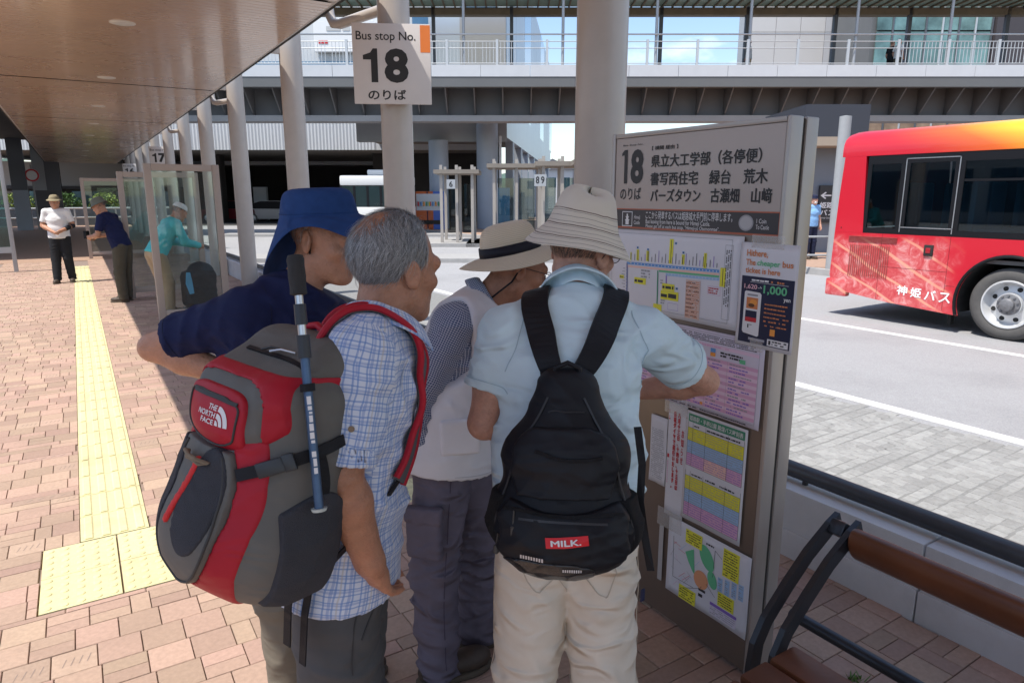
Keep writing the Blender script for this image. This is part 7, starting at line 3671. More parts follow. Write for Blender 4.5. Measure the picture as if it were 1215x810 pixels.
# ---------------------------------------------------------------- walking pole strapped to the pack
a, b = vrf(350, 303, 1.17), vrf(379, 606, 1.085)
a, b = VM @ a, VM @ b
pole_ = thing('walking_pole', 'blue and black walking pole strapped to the red backpack', 'walking pole', b)
axp = (a - b)
LP = axp.length


def seg_(nm, q0, q1, r0_, r1_, m, n=14):
    mb = MB()
    mb.tube([axp * q0, axp * q1], [r0_, r1_], n)
    return mb.build(nm, m, pole_, smooth=True)


M_foam = mat('pole_foam', (.028, .028, .03), .9, var=.2, vscale=90, bump=.3, bscale=500)
M_poleblue = mat('pole_blue', (.06, .11, .20), .35, metal=.4, var=.25, vscale=20)
M_polesilver = mat('pole_silver', (.55, .55, .56), .28, metal=.9)
M_polelock = mat('pole_lock', (.02, .024, .032), .45)
seg_('shaft', 0, .60, .0078, .0078, M_poleblue)
seg_('locking_sleeve', .60, .69, .0115, .0118, M_polelock)
seg_('shaft', .69, .73, .0072, .0072, M_polesilver)
seg_('locking_sleeve', .73, .81, .0105, .0100, M_polelock)
seg_('shaft', .81, .845, .0068, .0068, M_polesilver)
mb = MB()
mb.tube([axp * q for q in (.845, .85, .88, .92, .96, .985, 1.0, 1.004)], [.010, .0145, .0138, .0150, .0142, .0150, .0125, .004], 16)
mb.build('grip', M_foam, pole_, smooth=True)
mb = MB()
mb.tube([axp * .47, axp * .50], .0125, 14)
mb.build('holding_band', M_strapb, pole_, smooth=True)
seg_('basket', .0, .012, .012, .014, mat('pole_plastic', (.45, .50, .48), .5))
nrm = (Vector((0, 0, CAM_H)) - (b + axp * .3))
xa = axp.normalized()
ya = nrm.cross(xa).normalized()
Mp = frame_mat(xa * LP * .15, xa, -ya if (xa.cross(-ya)).dot(nrm) > 0 else ya)
P = Print(Mp, .0086)
P.words(0, -.0042, .16, .0042, M_logo, 1, 1., 0, .9, 3)
P.build('pole_print', pole_)

# ---------------------------------------------------------------- black day pack
MB4 = pack_frame(o4, J4, .50, -J4['fwd'], .118, .02, .022) @ Matrix.Diagonal((.94, 1, .82, 1))
bp = thing('backpack', 'black day backpack with a small red label over the pale blue polo', 'backpack', (0, 0, 0))
bp.matrix_world = MB4
S = SDF((-.22, -.08, -.32), (.22, .24, .31), .0046)
S.cone((0, .035, .220), (0, .060, .04), .046, .080, .03, (1, 0, 0), 1.55)
S.cone((0, .060, .04), (0, .072, -.14), .078, .090, .05, (1, 0, 0), 1.78)
S.ell((0, .075, -.15), (.160, .090, .115), None, .05)
S.ell((0, .11, -.18), (.125, .07, .085), None, .05)
S.warp(folds(.008, 22, [(.6, .1, 1), (-.5, .1, 1), (1, 0, .2)], 91, 2.2), .06)
S.warp(folds(.0045, 52, [(.3, .1, 1), (-.6, .1, 1)], 93, 1.8), .06)
bmain = S
bo = S.build('main_bag', P_black, bp, relax=1)


def reg_fp(X, Y, Z):
    e = np.sqrt((np.abs(X) / .148) ** 3.2 + (np.abs(Z + .165) / .135) ** 3.2) ** (1 / 3.2) - 1
    return np.maximum(np.maximum(e * .1, .06 - Y), Z + .065 + .02 * np.cos(X * 14))


fp_ = bmain.where(reg_fp, .013)
fp_.warp(folds(.005, 40, [(.5, 0, 1), (-.4, 0, 1)], 95, 1.8), .05)
fo = fp_.build('front_pocket', P_black, bp, relax=1)


def reg_flap(X, Y, Z):
    e = np.sqrt((np.abs(X) / .120) ** 3 + (np.abs(Z - .02) / .10) ** 3) ** (1 / 3.) - 1
    return np.maximum(np.maximum(e * .1, .06 - Y), -.055 - Z)


fl = bmain.where(reg_flap, .010)
fl.warp(folds(.005, 38, [(.8, 0, 1), (-.4, 0, 1)], 97, 1.8), .05)
flo = fl.build('upper_pocket', P_black, bp, relax=1)


def reg_bm(X, Y, Z):
    e = np.sqrt((np.abs(X - .03) / .105) ** 3 + (np.abs(Z + .235) / .034) ** 3) ** (1 / 3.) - 1
    return np.maximum(e * .1, .05 - Y)


fp_.where(reg_bm, .004).build('bottom_mesh', mat('clear_black_net', (.018, .018, .02), .25, var=.4, vscale=70), bp)
btree = bvh_of(fo)
utree = bvh_of(flo)
mtree4 = bvh_of(bo)
# zips
for (tree_, path, w) in ((mtree4, [(-.085, .12, .02), (-.075, .13, .085), (-.03, .14, .125), (.03, .14, .13), (.075, .13, .095)], .010),
                         (utree, [(-.095, .18, .055), (0, .2, .050), (.075, .19, .075)], .009),
                         (btree, [(-.135, .15, -.085), (-.05, .2, -.075), (.05, .2, -.072), (.13, .15, -.085)], .008)):
    pts, nr = wrap_path(path, tree_, .003, 8, 4)
    mb = MB()
    mb.strap(pts, w, .005, nr)
    mb.build('zip', P_blackm, bp)
for (q, L, tr) in (((.02, .16, .125), .055, mtree4), ((.105, .16, -.085), .07, btree), ((.112, .14, -.165), .055, btree)):
    loc, nn, _, _ = tr.find_nearest(Vector(q))
    mb = MB()
    mb.tube([loc + nn * .004, loc + nn * .008 - Vector((0, 0, L * .55)), loc + nn * .008 - Vector((0, 0, L * .6)), loc + nn * .008 - Vector((0, 0, L * .95)), loc + nn * .006 - Vector((0, 0, L))], [.0022, .0022, .006, .0068, .003], 10)
    mb.build('zip_pull', mat('zip_rubber', (.05, .045, .04), .6), bp, smooth=True)
# red woven label
Mq = frame_mat((-.012, .30, -.142), (-1, 0, .12), (.12, 0, 1))
P = Print(Mq, 0)
for i in range(12):
    for j in range(5):
        P.rect(-.046 + i * .0077, -.0125 + j * .005, -.046 + (i + 1) * .0077, -.0075 + j * .005, mat('label_red', (.62, .012, .02), .6))
o = P.build('red_label', bp)
drape(o, btree, (0, -1, 0), .0035)
o = lettering('MILK.', (-.034, -.0065, .030, .0065), Mq, M_logo, bp, bold=.0, strike=.06, name='label_lettering', lift=0)
drape(o, btree, (0, -1, 0), .0055)
# reflective tabs in the net
for (x0, z0, x1, z1, tl) in ((.038, -.198, .092, -.188, .10), (-.045, -.222, -.002, -.214, .06)):
    Mq = frame_mat((0, .30, 0), (-1, 0, 0), (0, 0, 1))
    P = Print(Mq, 0)
    for i in range(9):
        a0, a1 = x0 + (x1 - x0) * i / 9, x0 + (x1 - x0) * (i + .62) / 9
        P.poly([(-a0, z0 + tl * (x1 - a0) * .4), (-a1, z0 + tl * (x1 - a1) * .4), (-a1, z1 + tl * (x1 - a1) * .4), (-a0, z1 + tl * (x1 - a0) * .4)][::-1], mat('reflective', (.5, .5, .52), .35, metal=.3))
    o = P.build('reflective_tab', bp)
    drape(o, btree, (0, -1, 0), .007)
# side net pockets
for sg in (-1, 1):
    def reg_sn(X, Y, Z, sg=sg):
        return np.maximum(np.maximum(.118 - X * sg, np.abs(Z + .15) - .085 - .15 * (.07 - Y) * 0), np.maximum(Y - .12, -.02 - Y))
    bmain.where(reg_sn, .007).build('side_net', P_blackm, bp, relax=1)
# shoulder straps
shirt4 = [c for c in p4.children if c.name.startswith('shirt')][0]
t4 = bvh_of(shirt4)
fw4 = Vector(J4['fwd'])
toP = MB4.inverted() @ VM @ Matrix.Translation((o4[0], o4[1], 0))
nP = toP.to_3x3()
fromP = toP.inverted()
for s in ('R', 'L'):
    sh = lerp(J4['neck'], J4['sh' + s], .58)
    topl = fromP @ Vector((-.035 if s == 'R' else .035, .055, .225))
    ch = J4['chest'] + (J4['sh' + s] - J4['chest']) * .6
    raw = [topl, lerp(topl, sh - fw4 * .08 + Vector((0, 0, .05)), .5), sh - fw4 * .07 + Vector((0, 0, .06)), sh + Vector((0, 0, .09)), sh + fw4 * .08 + Vector((0, 0, .04)), ch + fw4 * .15, ch + fw4 * .14 - Vector((0, 0, .14))]
    pts, nr = wrap_path(raw, t4, .010, 8, 6)
    pts[0] = topl
    pts[1] = lerp(topl, pts[2], .5) - fw4 * .004
    wd = [.050 + .018 * min(1, i / 10) for i in range(len(pts))]
    mb = MB()
    mb.strap([toP @ p for p in pts], wd, .011, [nP @ n for n in nr])
    mb.build('shoulder_strap', P_black, bp)
    mb = MB()
    a = toP @ pts[-1]
    mb.strap([a, Vector((-.155 if s == 'R' else .155, -.03, -.10)), Vector((-.14 if s == 'R' else .14, .02, -.19))], .022, .003, (1 if s == 'L' else -1, 0, .1))
    mb.build('adjuster', M_strapb, bp)
mb = MB()
mb.tube([(.03, .045, .225), (.026, .055, .262), (0, .055, .275), (-.026, .055, .262), (-.03, .045, .225)], .007, 8)
mb.build('haul_loop', P_black, bp, smooth=True)
mb = MB()
mb.strap([(-.165, .02, .10), (-.178, .03, .0), (-.176, .035, -.10), (-.19, .04, -.20), (-.205, .05, -.285)], .018, .003, [(0, 1, 0), (-.3, 1, 0), (.2, 1, 0), (-.2, 1, 0), (.3, 1, 0)])
mb.build('dangling_strap', M_strapb, bp)
# ================================================================== SMALLER FIGURES AND THE FAR END OF THE WALKWAY
def figure(label, base, rz, skin, shirt, trousers, hat=None, pose=None, sc=1., h=.016, slen=.75, bridge_z=0., hatname='cap', hatprof=None, long=(), group=None, look=(0, 1, -.1)):
    t = thing('person', label, 'person', base, rz, group)
    J = dict(pelvis=(0, 0, .90), chest=(0, .01, 1.20), neck=(0, 0, 1.40), shR=(.175, 0, 1.345), shL=(-.175, 0, 1.345), elR=(.235, -.02, 1.09), elL=(-.235, -.02, 1.09),
             wrR=(.22, .08, .87), wrL=(-.22, .08, .87), hipR=(.088, 0, .86), hipL=(-.088, 0, .86), kR=(.095, .02, .46), kL=(-.095, .02, .46), aR=(.10, 0, .085), aL=(-.10, 0, .085), head=(0, .025, 1.535))
    if pose:
        J.update(pose)
    J = {k: Vector(v) * sc for k, v in J.items()}
    J['fwd'] = Vector((0, 1, 0))
    H = head_frame(J.pop('head'), look, (0, 0, 1), sc)
    wl_ = (J['wrL'] - J['elL']).normalized()
    wr_ = (J['wrR'] - J['elR']).normalized()
    make_body(t, J, H, skin, sc, hands=[('wrR', wr_, (-1, .2, 0), .5, 1), ('wrL', wl_, (1, .2, 0), .5, -1)], h=h, hf=.010)
    make_shirt(t, J, shirt, h=h * .9, slen=slen, long=long, srad=(.06, .062), bones=False, hem=-.05, amp=.003)
    make_pants(t, J, trousers, h=h * .9, amp=.004)
    for s in ('R', 'L'):
        make_shoe(t, J['a' + s], (0.1 if s == 'R' else -.1, 1), M_shoe, M_sole)
    if hat:
        rev_hat(t, H, hatprof or [(.004, .132), (.05, .131), (.082, .112), (.094, .075), (.098, .05), (.12, .045), (.15, .03)], hat, hatname, n=32)
    strands(t, H, cap_hair(low=-.5), 500, .03, lambda x, y, z: (0, -.3, -1), M_darkhair, .003, 6, lift=.15)
    return t, J, H


F_white = fabric('white_cotton', (.74, .73, .72), .85)
F_black = fabric('black_cotton', (.018, .019, .022), .85)
F_olive = fabric('olive_cotton', (.085, .075, .055), .85)
F_cyan = fabric('cyan_cotton', (.10, .52, .55), .85)
F_khak = fabric('tan_cotton', (.42, .31, .20), .85)
F_olhat = fabric('grey_green_cotton', (.14, .15, .12), .85)
F_tanhat = fabric('khaki_hat', (.26, .22, .14), .85)
F_sky = fabric('uniform_blue', (.22, .42, .72), .8)
F_navyu = fabric('uniform_navy', (.015, .02, .05), .8)

t, J, H = figure('person in a white shirt and khaki hat standing on the sunlit walkway', (-.30, 15.8, 0), R(172), SK_A, F_white, F_black, F_tanhat,
                 pose=dict(elR=(.25, -.01, 1.09), wrR=(.07, .19, .99), elL=(-.25, -.02, 1.09), wrL=(-.08, .19, 1.0), aR=(.11, .08, .085), aL=(-.12, -.05, .085)), hatname='sun_hat')
mb = MB()
mb.tube([lerp(J['elL'], J['wrL'], .0), lerp(J['elL'], J['wrL'], .7)], [.05, .04], 12)
mb.build('black_arm_cover', F_black, t, smooth=True)
t, J, H = figure('person in a navy shirt and grey green hat leaning over by the far glass screen', (.56, 12.4, 0), R(58), SK_A, F_navy, F_olive, F_olhat,
                 pose=dict(chest=(0, .10, 1.19), neck=(0, .20, 1.37), head=(0, .27, 1.49), shR=(.175, .16, 1.31), shL=(-.175, .16, 1.31), elR=(.22, .22, 1.05), wrR=(.10, .42, 1.02), elL=(-.22, .22, 1.05), wrL=(-.08, .42, 1.02), hipR=(.088, -.02, .86), hipL=(-.088, -.02, .86), aR=(.10, .04, .085)),
                 look=(0, 1, -.45), hatname='bucket_hat', hatprof=[(.004, .135), (.06, .134), (.09, .115), (.098, .06), (.105, .045), (.118, .025), (.128, .012)])
cam_ = MB()
cam_.box((0, .52, 1.05), (.09, .05, .12), bev=.01)
cam_.build('phone_pouch', F_black, t)
t, J, H = figure('person in a cyan shirt and white cap bending down inside the glass shelter', (.96, 10.75, 0), R(-72), SK_A, F_cyan, F_khak, F_white,
                 pose=dict(pelvis=(0, -.06, .88), chest=(0, .11, 1.15), neck=(0, .22, 1.32), head=(0, .31, 1.42), shR=(.17, .18, 1.26), shL=(-.17, .18, 1.26), elR=(.20, .26, 1.01), wrR=(.12, .48, .95), elL=(-.20, .26, 1.01), wrL=(-.12, .48, .95), hipR=(.088, -.08, .84), hipL=(-.088, -.08, .84)),
                 look=(0, 1, -.55), long=('R', 'L'), hatname='cap', hatprof=[(.004, .130), (.05, .128), (.08, .108), (.092, .075), (.096, .045)])
# luggage in front of the bending person
lug = thing('luggage_pile', 'dark bag with a light blue towel behind the shelter glass', 'luggage', (1.40, 10.70, 0), R(10))
S = SDF((-.4, -.4, -.02), (.4, .4, 1.0), .015)
S.rbox((0, 0, .34), (.22, .16, .26), .08, None, 0)
S.ell((.05, .02, .60), (.18, .15, .12), None, .06)
S.warp(folds(.02, 20, [(1, .3, .5), (.2, .4, 1)], 5), .08)
S.cut((0, 0, .05), (0, 0, -1))
S.build('bag', mat('dark_bag', (.025, .025, .028), .7, var=.5, vscale=20), lug)
mb = MB()
mb.strap([(-.19, -.20, .60), (-.19, -.20, .45), (-.17, -.22, .30)], [.05, .09, .06], .01, (0, -1, 0))
mb.build('towel', fabric('towel_blue', (.15, .45, .70), .9), lug)
for (x, y) in ((-.15, -.1), (.15, -.1), (-.15, .1), (.15, .1)):
    mb = MB()
    mb.tube([(x - .015, y, .04), (x + .015, y, .04)], .04, 14)
    mb.build('wheel', F_black, lug, smooth=True)
mb = MB()
mb.box2((-.2, -.14, .045), (.2, .14, .075))
mb.build('base', M_greymetal, lug)

gb = at_z(959, 307, 0)
t, J, H = figure('guard in a pale blue shirt, navy cap and white mask', gb, R(165), SK_C, F_sky, F_navyu, F_navyu, hatname='cap', hatprof=[(.004, .138), (.06, .137), (.095, .12), (.093, .085), (.094, .055), (.115, .045)])
mb = MB()
Mm = H
mb.lathe([(.052, -.02), (.050, .02), (.035, .045), (.0, .055)], 14, H @ Matrix.Translation((0, .055, -.05)) @ Matrix.Rotation(R(-90), 4, 'X'))
mb.build('face_mask', F_white, t, smooth=True)

zdeck = zb + .1
for (px, f, lab, sh_, tr_, rz) in ((889, 31.6, 'person in pale clothes walking on the footbridge behind a roof post', fabric('grey_top', (.45, .47, .48), .85), F_khak, 60),
                                   (1058, 31.8, 'person in black walking along the footbridge', F_black, F_black, -70),
                                   (1066, 31.4, 'person in white on the footbridge beside the one in black', F_white, F_olive, -70)):
    r = rz_at(px, 60, f)[0]
    p = VW(r, f, zdeck)
    figure(lab, p, R(rz) - YAW, SK_C, sh_, tr_, None, h=.022)

# ------------------------------------------------------------------ vehicles in the far lanes
M_busw = mat('bus_white', (.74, .74, .72), .35, coat=.3)
wb = vthing('far_bus', 'white bus passing behind the column of the number 18 sign', 'bus', 0, 31.)
a, zt_ = rz_at(402, 208, 31.)
b, _ = rz_at(484, 208, 31.)
zt_ = rz_at(450, 208, 31.)[1]
mb = MB()
mb.box2((a, 0, .3), (b, 2.3, 1.15), bev=.06)
mb.build('lower_body', M_busw, wb, smooth=True)
mb = MB()
mb.box2((a, 0, zt_ - .45), (b, 2.3, zt_), bev=.10)
mb.build('roof', M_busw, wb, smooth=True)
mb = MB()
mb.box2((a + 1.2, .2, zt_ + .003), (b - .4, 2.1, zt_ + .25), bev=.08)
mb.build('roof_unit', M_busw, wb, smooth=True)
n = 5
for k in range(n + 1):
    x = a + .05 + (b - a - .1) * k / n
    mb = MB()
    mb.box2((x - .05, .02, 1.16), (x + .05, 2.28, zt_ - .46))
    mb.build('window_pillar', M_busblack, wb)
for k in range(n):
    x0_, x1_ = a + .1 + (b - a - .1) * k / n, a - .0 + (b - a - .1) * (k + 1) / n
    mb = MB()
    mb.box2((x0_ + .003, .03, 1.16), (x1_ - .003, .05, zt_ - .46))
    mb.build('window', mat('far_bus_glass', (.02, .035, .035), .08, spec=.8), wb)
    mb = MB()
    mb.box2((x0_ + .3, .5, 1.0), (x0_ + .7, .9, 1.7), bev=.05)
    mb.build('passenger_seat', M_seat, wb, smooth=True)
mb = MB()
mb.box2((a + .1, 2.2, 1.16), (b - .1, 2.26, zt_ - .46))
mb.build('far_side', M_busglass, wb)
for x in (a + 1.0, b - 1.1):
    w = empty('wheel', (x, .12, .30), 0, wb)
    Mw = Matrix.Rotation(R(90), 4, 'X')
    mb = MB()
    mb.lathe([(.0, -.10), (.28, -.10), (.44, -.08), (.46, .0), (.46, .18), (.3, .2)], 28, Mw)
    mb.build('tyre', M_tyre, w, smooth=True)
    mb = MB()
    mb.lathe([(.0, .135), (.26, .13), (.27, .1)], 24, Mw)
    mb.build('rim', M_rim, w, smooth=True)


def car(label, px, py, f, L, paint, flip=1):
    r = rz_at(px, py, f)[0]
    t = vthing('parked_car', label, 'car', r, f)
    prof = [(-.5, .25), (-.5, .62), (-.46, .80), (-.30, .88), (-.17, 1.30), (-.08, 1.42), (.18, 1.42), (.31, 1.22), (.42, .92), (.49, .86), (.5, .55), (.5, .25)]
    mb = MB()
    mb.prism([(x * L * flip, z - .15) for x, z in [(-.5, .25), (-.5, .62), (-.46, .84), (-.30, .90), (.42, .93), (.49, .86), (.5, .55), (.5, .25)]], 0, 1.6, 'y')
    mb.build('body', paint, t)
    mb = MB()
    mb.prism([(x * L * flip, z - .15) for x, z in [(-.28, .905), (-.16, 1.32), (-.08, 1.42), (.20, 1.42), (.33, 1.22), (.40, .935)]], .08, 1.52, 'y')
    mb.build('cabin', M_busblack, t)
    mb = MB()
    mb.prism([(x * L * flip, z - .15) for x, z in [(-.17, 1.36), (-.08, 1.45), (.20, 1.45), (.30, 1.30), (.26, 1.36), (.18, 1.425), (-.07, 1.425)]], .06, 1.54, 'y')
    mb.build('roof', paint, t)
    for x in (-.32, .31):
        w = empty('wheel', (x * L * flip, .05, .16), 0, t)
        Mw = Matrix.Rotation(R(90), 4, 'X')
        mb = MB()
        mb.lathe([(.0, .02), (.17, .03), (.20, .06), (.30, .05), (.31, .0), (.31, -.15)], 24, Mw)
        mb.build('tyre', M_tyre, w, smooth=True)
        mb = MB()
        mb.lathe([(.0, .075), (.17, .065), (.19, .05)], 20, Mw)
        mb.build('rim', M_rim, w, smooth=True)
    mb = MB()
    mb.box((.495 * L * flip, .25, .60), (.05, .30, .12))
    mb.build('headlight', M_white, t)
    return t


car('silver car parked in the dark undercroft', 324, 255, 47., 4.4, mat('car_silver', (.42, .42, .43), .3, metal=.5), -1)
car('dark red car parked in the dark undercroft beside the column', 268, 255, 47., 4.0, mat('car_red', (.16, .012, .02), .3, coat=.4), 1)

# clothing stall colours beyond the columns
# ------------------------------------------------------------------ far end of the walkway
cr = thing('crossing_roof', 'dark flat roof crossing the far end of the walkway', 'roof', (-4, 31, 0))
mb = MB()
mb.box2((-12, -9.0, 4.3), (5.6, 11, 4.6))
mb.build('roof_slab', M_bdark, cr)
for k, (px, py, w, m1, m2) in enumerate(((31, 273, .62, M_scol, M_bpostd), (64, 271, 1.1, M_bgirder, M_bpostd))):
    b_ = at_z(px, py, 0)
    t = thing('square_pier', ['slim pier, pale below and dark above, at the far end of the walkway', 'broad dark grey pier at the far end of the walkway'][k], 'pier', b_)
    mb = MB()
    mb.box2((-w / 2, -w / 2, 0), (w / 2, w / 2, 1.9))
    mb.build('lower_shaft', m1, t)
    mb = MB()
    mb.box2((-w / 2 + (.5 if k else 0), -w / 2, 1.903), (w / 2, w / 2, 4.29))
    mb.build('upper_shaft', m2, t)
    if k:
        mb = MB()
        mb.box2((-w / 2, -w / 2, 1.903), (-w / 2 + .497, w / 2, 4.29))
        mb.build('side_shaft', M_sgrey, t)
lw = thing('boundary_wall', 'low blue-grey wall with a pale rail closing the walkway', 'wall', (0, 46, 0))
mb = MB()
mb.box2((-8, 0, 0), (6, .3, 1.0))
mb.build('wall', M_pier, lw)
mb = MB()
mb.tube([(-8, -.3, .95), (6, -.3, .95)], .05, 10)
mb.build('rail', M_brail, lw, smooth=True)
mb = MB()
mb.tube([(-8, -.3, .45), (6, -.3, .45)], .05, 10)
mb.build('rail', M_brail, lw, smooth=True)
for k in range(8):
    mb = MB()
    mb.tube([(-8 + 2 * k, -.3, 0), (-8 + 2 * k, -.3, .97)], .05, 8)
    mb.build('rail_post', M_brail, lw, smooth=True)
fb = thing('far_building', 'white fronted building closing the view beyond the walkway', 'building', (-2, 58, 0))
mb = MB()
mb.box2((-16, 0, 2.3), (10, 6, 3.9))
mb.build('upper_wall', M_swhite, fb)
mb = MB()
mb.box2((-16, .8, 0), (10, 6, 2.29))
mb.build('lower_wall', mat('shop_dark', (.10, .105, .11), .6, var=.4, vscale=.7), fb)
for k in range(9):
    x = -13 + k * 2.5
    mb = MB()
    mb.box2((x, .74, .3), (x + 1.6, .79, 1.95))
    mb.build('shop_window', M_swhite if k % 3 == 1 else M_glassb, fb)
mb = MB()
mb.box2((-16, -.2, 2.1), (10, .78, 2.28))
mb.build('dark_beam', M_bpostd, fb)
# clipped shrubs in planters at the end
rs = random.Random(17)
M_leaf = [mat('shrub_leaf', (.07, .15, .035), .7, island=.35), mat('shrub_leaf_light', (.20, .27, .05), .7, island=.3)]
for k, X in enumerate((-4.6, -2.6, -.4, 1.6)):
    t = thing('shrub', ['shrub at the left end of the boundary planting', 'shrub behind the slim pier', 'shrub in the middle of the boundary planting', 'shrub nearest the glass screens in the boundary planting'][k], 'shrub', (X, 47.6, .3), 0, 'shrubs behind the boundary wall')
    vs, fs = [], []
    for q in range(900):
        d = Vector((rs.gauss(0, 1), rs.gauss(0, 1), rs.gauss(0, 1))).normalized() * rs.uniform(.55, 1.)
        c = Vector((d.x * .95, d.y * .5, .85 + d.z * .7))
        a = Vector((rs.gauss(0, 1), rs.gauss(0, 1), rs.gauss(0, 1))).normalized() * .07
        b2 = a.cross(Vector((rs.gauss(0, 1), rs.gauss(0, 1), 1))).normalized() * .045
        n0 = len(vs)
        vs += [c - a, c + b2, c + a, c - b2]
        fs.append((n0, n0 + 1, n0 + 2, n0 + 3))
    mesh_obj('foliage', vs, fs, M_leaf[k % 2], t)
    mb = MB()
    for q in range(3):
        mb.tube([(q * .1 - .1, 0, -.3), (q * .25 - .25, .05, .8)], .02, 6)
    mb.build('stem', M_rbeam, t)
    mb = MB()
    mb.box2((-1, -.4, -.32), (1, .4, .12))
    mb.build('planter', mat('planter_lime', (.42, .50, .06), .6) if k % 2 else M_kerb, t)
for k, (px, f, s, lab) in enumerate(((41, 40, 'P', 'round traffic sign on a post beyond the slim pier'),)):
    p = at_y(41, 230, 41)
    t = thing('traffic_sign', lab, 'traffic sign', (p.x, 41, 0))
    mb = MB()
    mb.tube([(0, 0, 0), (0, 0, 3.1)], .04, 8)
    mb.build('post', M_greymetal, t, smooth=True)
    mb = MB()
    mb.lathe([(.0, .03), (.29, .03), (.30, 0), (0, 0)], 28, Matrix.Translation((0, -.06, 2.6)) @ Matrix.Rotation(R(90), 4, 'X'))
    mb.build('disc', M_white, t, smooth=True)
    mb = MB()
    mb.lathe([(.22, .034), (.29, .036), (.295, .030)], 28, Matrix.Translation((0, -.06, 2.6)) @ Matrix.Rotation(R(90), 4, 'X'))
    mb.build('red_ring', M_red, t, smooth=True)
# added block, out of view, so the bus windows mirror more than bare sky
lb = thing('added_reflection_block', 'added unseen low grey building for the bus windows to reflect', 'building', (-32, 10, 0))
mb = MB()
mb.box2((-10, -50, -.15), (0, 60, 6))
mb.build('block', M_sgrey, lb)
for k in range(26):
    for q in range(1):
        mb = MB()
        mb.box2((.0, -48 + 4.1 * k, .6 + 4.2 * q), (.06, -45 + 4.1 * k, 3.4 + 4.2 * q))
        mb.build('window', M_glassb, lb)

# ------------------------------------------------------------------ weeds between the pavers behind the bench
rw = random.Random(9)
vs, fs = [], []
for (cx, cy) in ((1.98, 1.04), (1.93, .93), (2.12, 1.12)):
    for q in range(26):
        a = rw.uniform(0, 6.28)
        L = rw.uniform(.012, .035)
        p = Vector((cx + rw.gauss(0, .012), cy + rw.gauss(0, .012), 0))
        d = Vector((math.cos(a) * L * .7, math.sin(a) * L * .7, L))
        s = Vector((-math.sin(a), math.cos(a), 0)) * .003
        n0 = len(vs)
        vs += [p - s, p + s, p + d * .6 + s * .7, p + d, p + d * .6 - s * .7]
        fs.append((n0, n0 + 1, n0 + 2, n0 + 3, n0 + 4))
tag(mesh_obj('weeds', vs, fs, mat('weed_green', (.10, .20, .04), .7, island=.3)), kind='stuff')
# ================================================================== SEAMS, HEMS AND CORDS
def child(t, stem):
    return [c for c in t.children if c.name.split('.')[0] == stem][0]


def seam(t, target, pts, m, w=.0022, off=.0008, n=10, th=.0016, name='seam', smooth=2):
    tree_ = bvh_of(target)
    P_, N_ = wrap_path(pts, tree_, off, n, smooth)
    mb = MB()
    mb.strap(P_, w, th, N_)
    return mb.build(name, m, target)


def ring_pts(c, ax, r, n=14, a0=0., a1=6.283):
    ax = Vector(ax).normalized()
    e1 = ax.cross(Vector((.3, .2, 1))).normalized()
    e2 = ax.cross(e1)
    return [Vector(c) + (e1 * math.cos(a0 + (a1 - a0) * k / n) + e2 * math.sin(a0 + (a1 - a0) * k / n)) * r for k in range(n + 1)]


M_seam_lb = mat('thread_pale_blue', (.36, .48, .55), .9)
M_seam_be = mat('thread_beige', (.50, .43, .35), .9)
M_seam_nv = mat('thread_navy', (.005, .008, .035), .9)
M_seam_pl = mat('thread_plum', (.06, .05, .08), .9)
M_seam_dg = mat('thread_charcoal', (.04, .04, .043), .9)
M_seam_wh = mat('thread_white', (.46, .46, .50), .9)
# pale blue polo: sleeve hems, armhole seams, yoke
s4 = child(p4, 'shirt')
for s in ('R', 'L'):
    a, b = J4['sh' + s], J4['el' + s]
    ax = (b - a).normalized()
    seam(p4, s4, ring_pts(lerp(a, b, .52), ax, .075), M_seam_lb, .0016, n=4)
    out = (a - J4['chest'])
    out.z = 0
    out.normalize()
    c = lerp(a, J4['chest'], .16)
    seam(p4, s4, ring_pts(c + Vector((0, 0, -.02)), out + Vector((0, 0, .25)), .085), M_seam_lb, .002, n=4)
# beige trousers: seat seam, back pocket, side pocket
t4p = child(p4, 'trousers')
pv = J4['pelvis']
seam(p4, t4p, [pv + Vector((0, -.16, .08)), pv + Vector((0, -.17, .0)), pv + Vector((.0, -.15, -.09)), pv + Vector((0, -.05, -.15))], M_seam_be)
for sg in (-1, 1):
    x = sg * .078
    seam(p4, t4p, [pv + Vector((x - .055, -.18, -.005)), pv + Vector((x + .055, -.18, -.01))], M_seam_be, .003)
    seam(p4, t4p, [pv + Vector((x - .055, -.18, -.005)), pv + Vector((x - .052, -.18, -.12)), pv + Vector((x, -.18, -.14)), pv + Vector((x + .052, -.18, -.12)), pv + Vector((x + .055, -.18, -.01))], M_seam_be)
    # outer leg seam
    k_, a_ = J4['k' + ('R' if sg > 0 else 'L')], J4['a' + ('R' if sg > 0 else 'L')]
    seam(p4, t4p, [pv + Vector((sg * .2, .0, .05)), pv + Vector((sg * .22, 0, -.1)), k_ + Vector((sg * .12, 0, .1)), k_ + Vector((sg * .12, 0, 0)), a_ + Vector((sg * .1, 0, .1))], M_seam_be)
seam(p4, t4p, [pv + Vector((.13, -.10, .06)), pv + Vector((.19, -.03, -.02))], M_seam_be, .004)
# navy shirt
s1 = child(p1, 'shirt')
for s in ('R',):
    a, b = J1['sh' + s], J1['el' + s]
    seam(p1, s1, ring_pts(lerp(a, b, .70), (b - a), .07), M_seam_nv, .002, n=4)
    out = (a - J1['chest'])
    out.z *= .2
    seam(p1, s1, ring_pts(lerp(a, J1['chest'], .12), out, .085), M_seam_nv, .002, n=4)
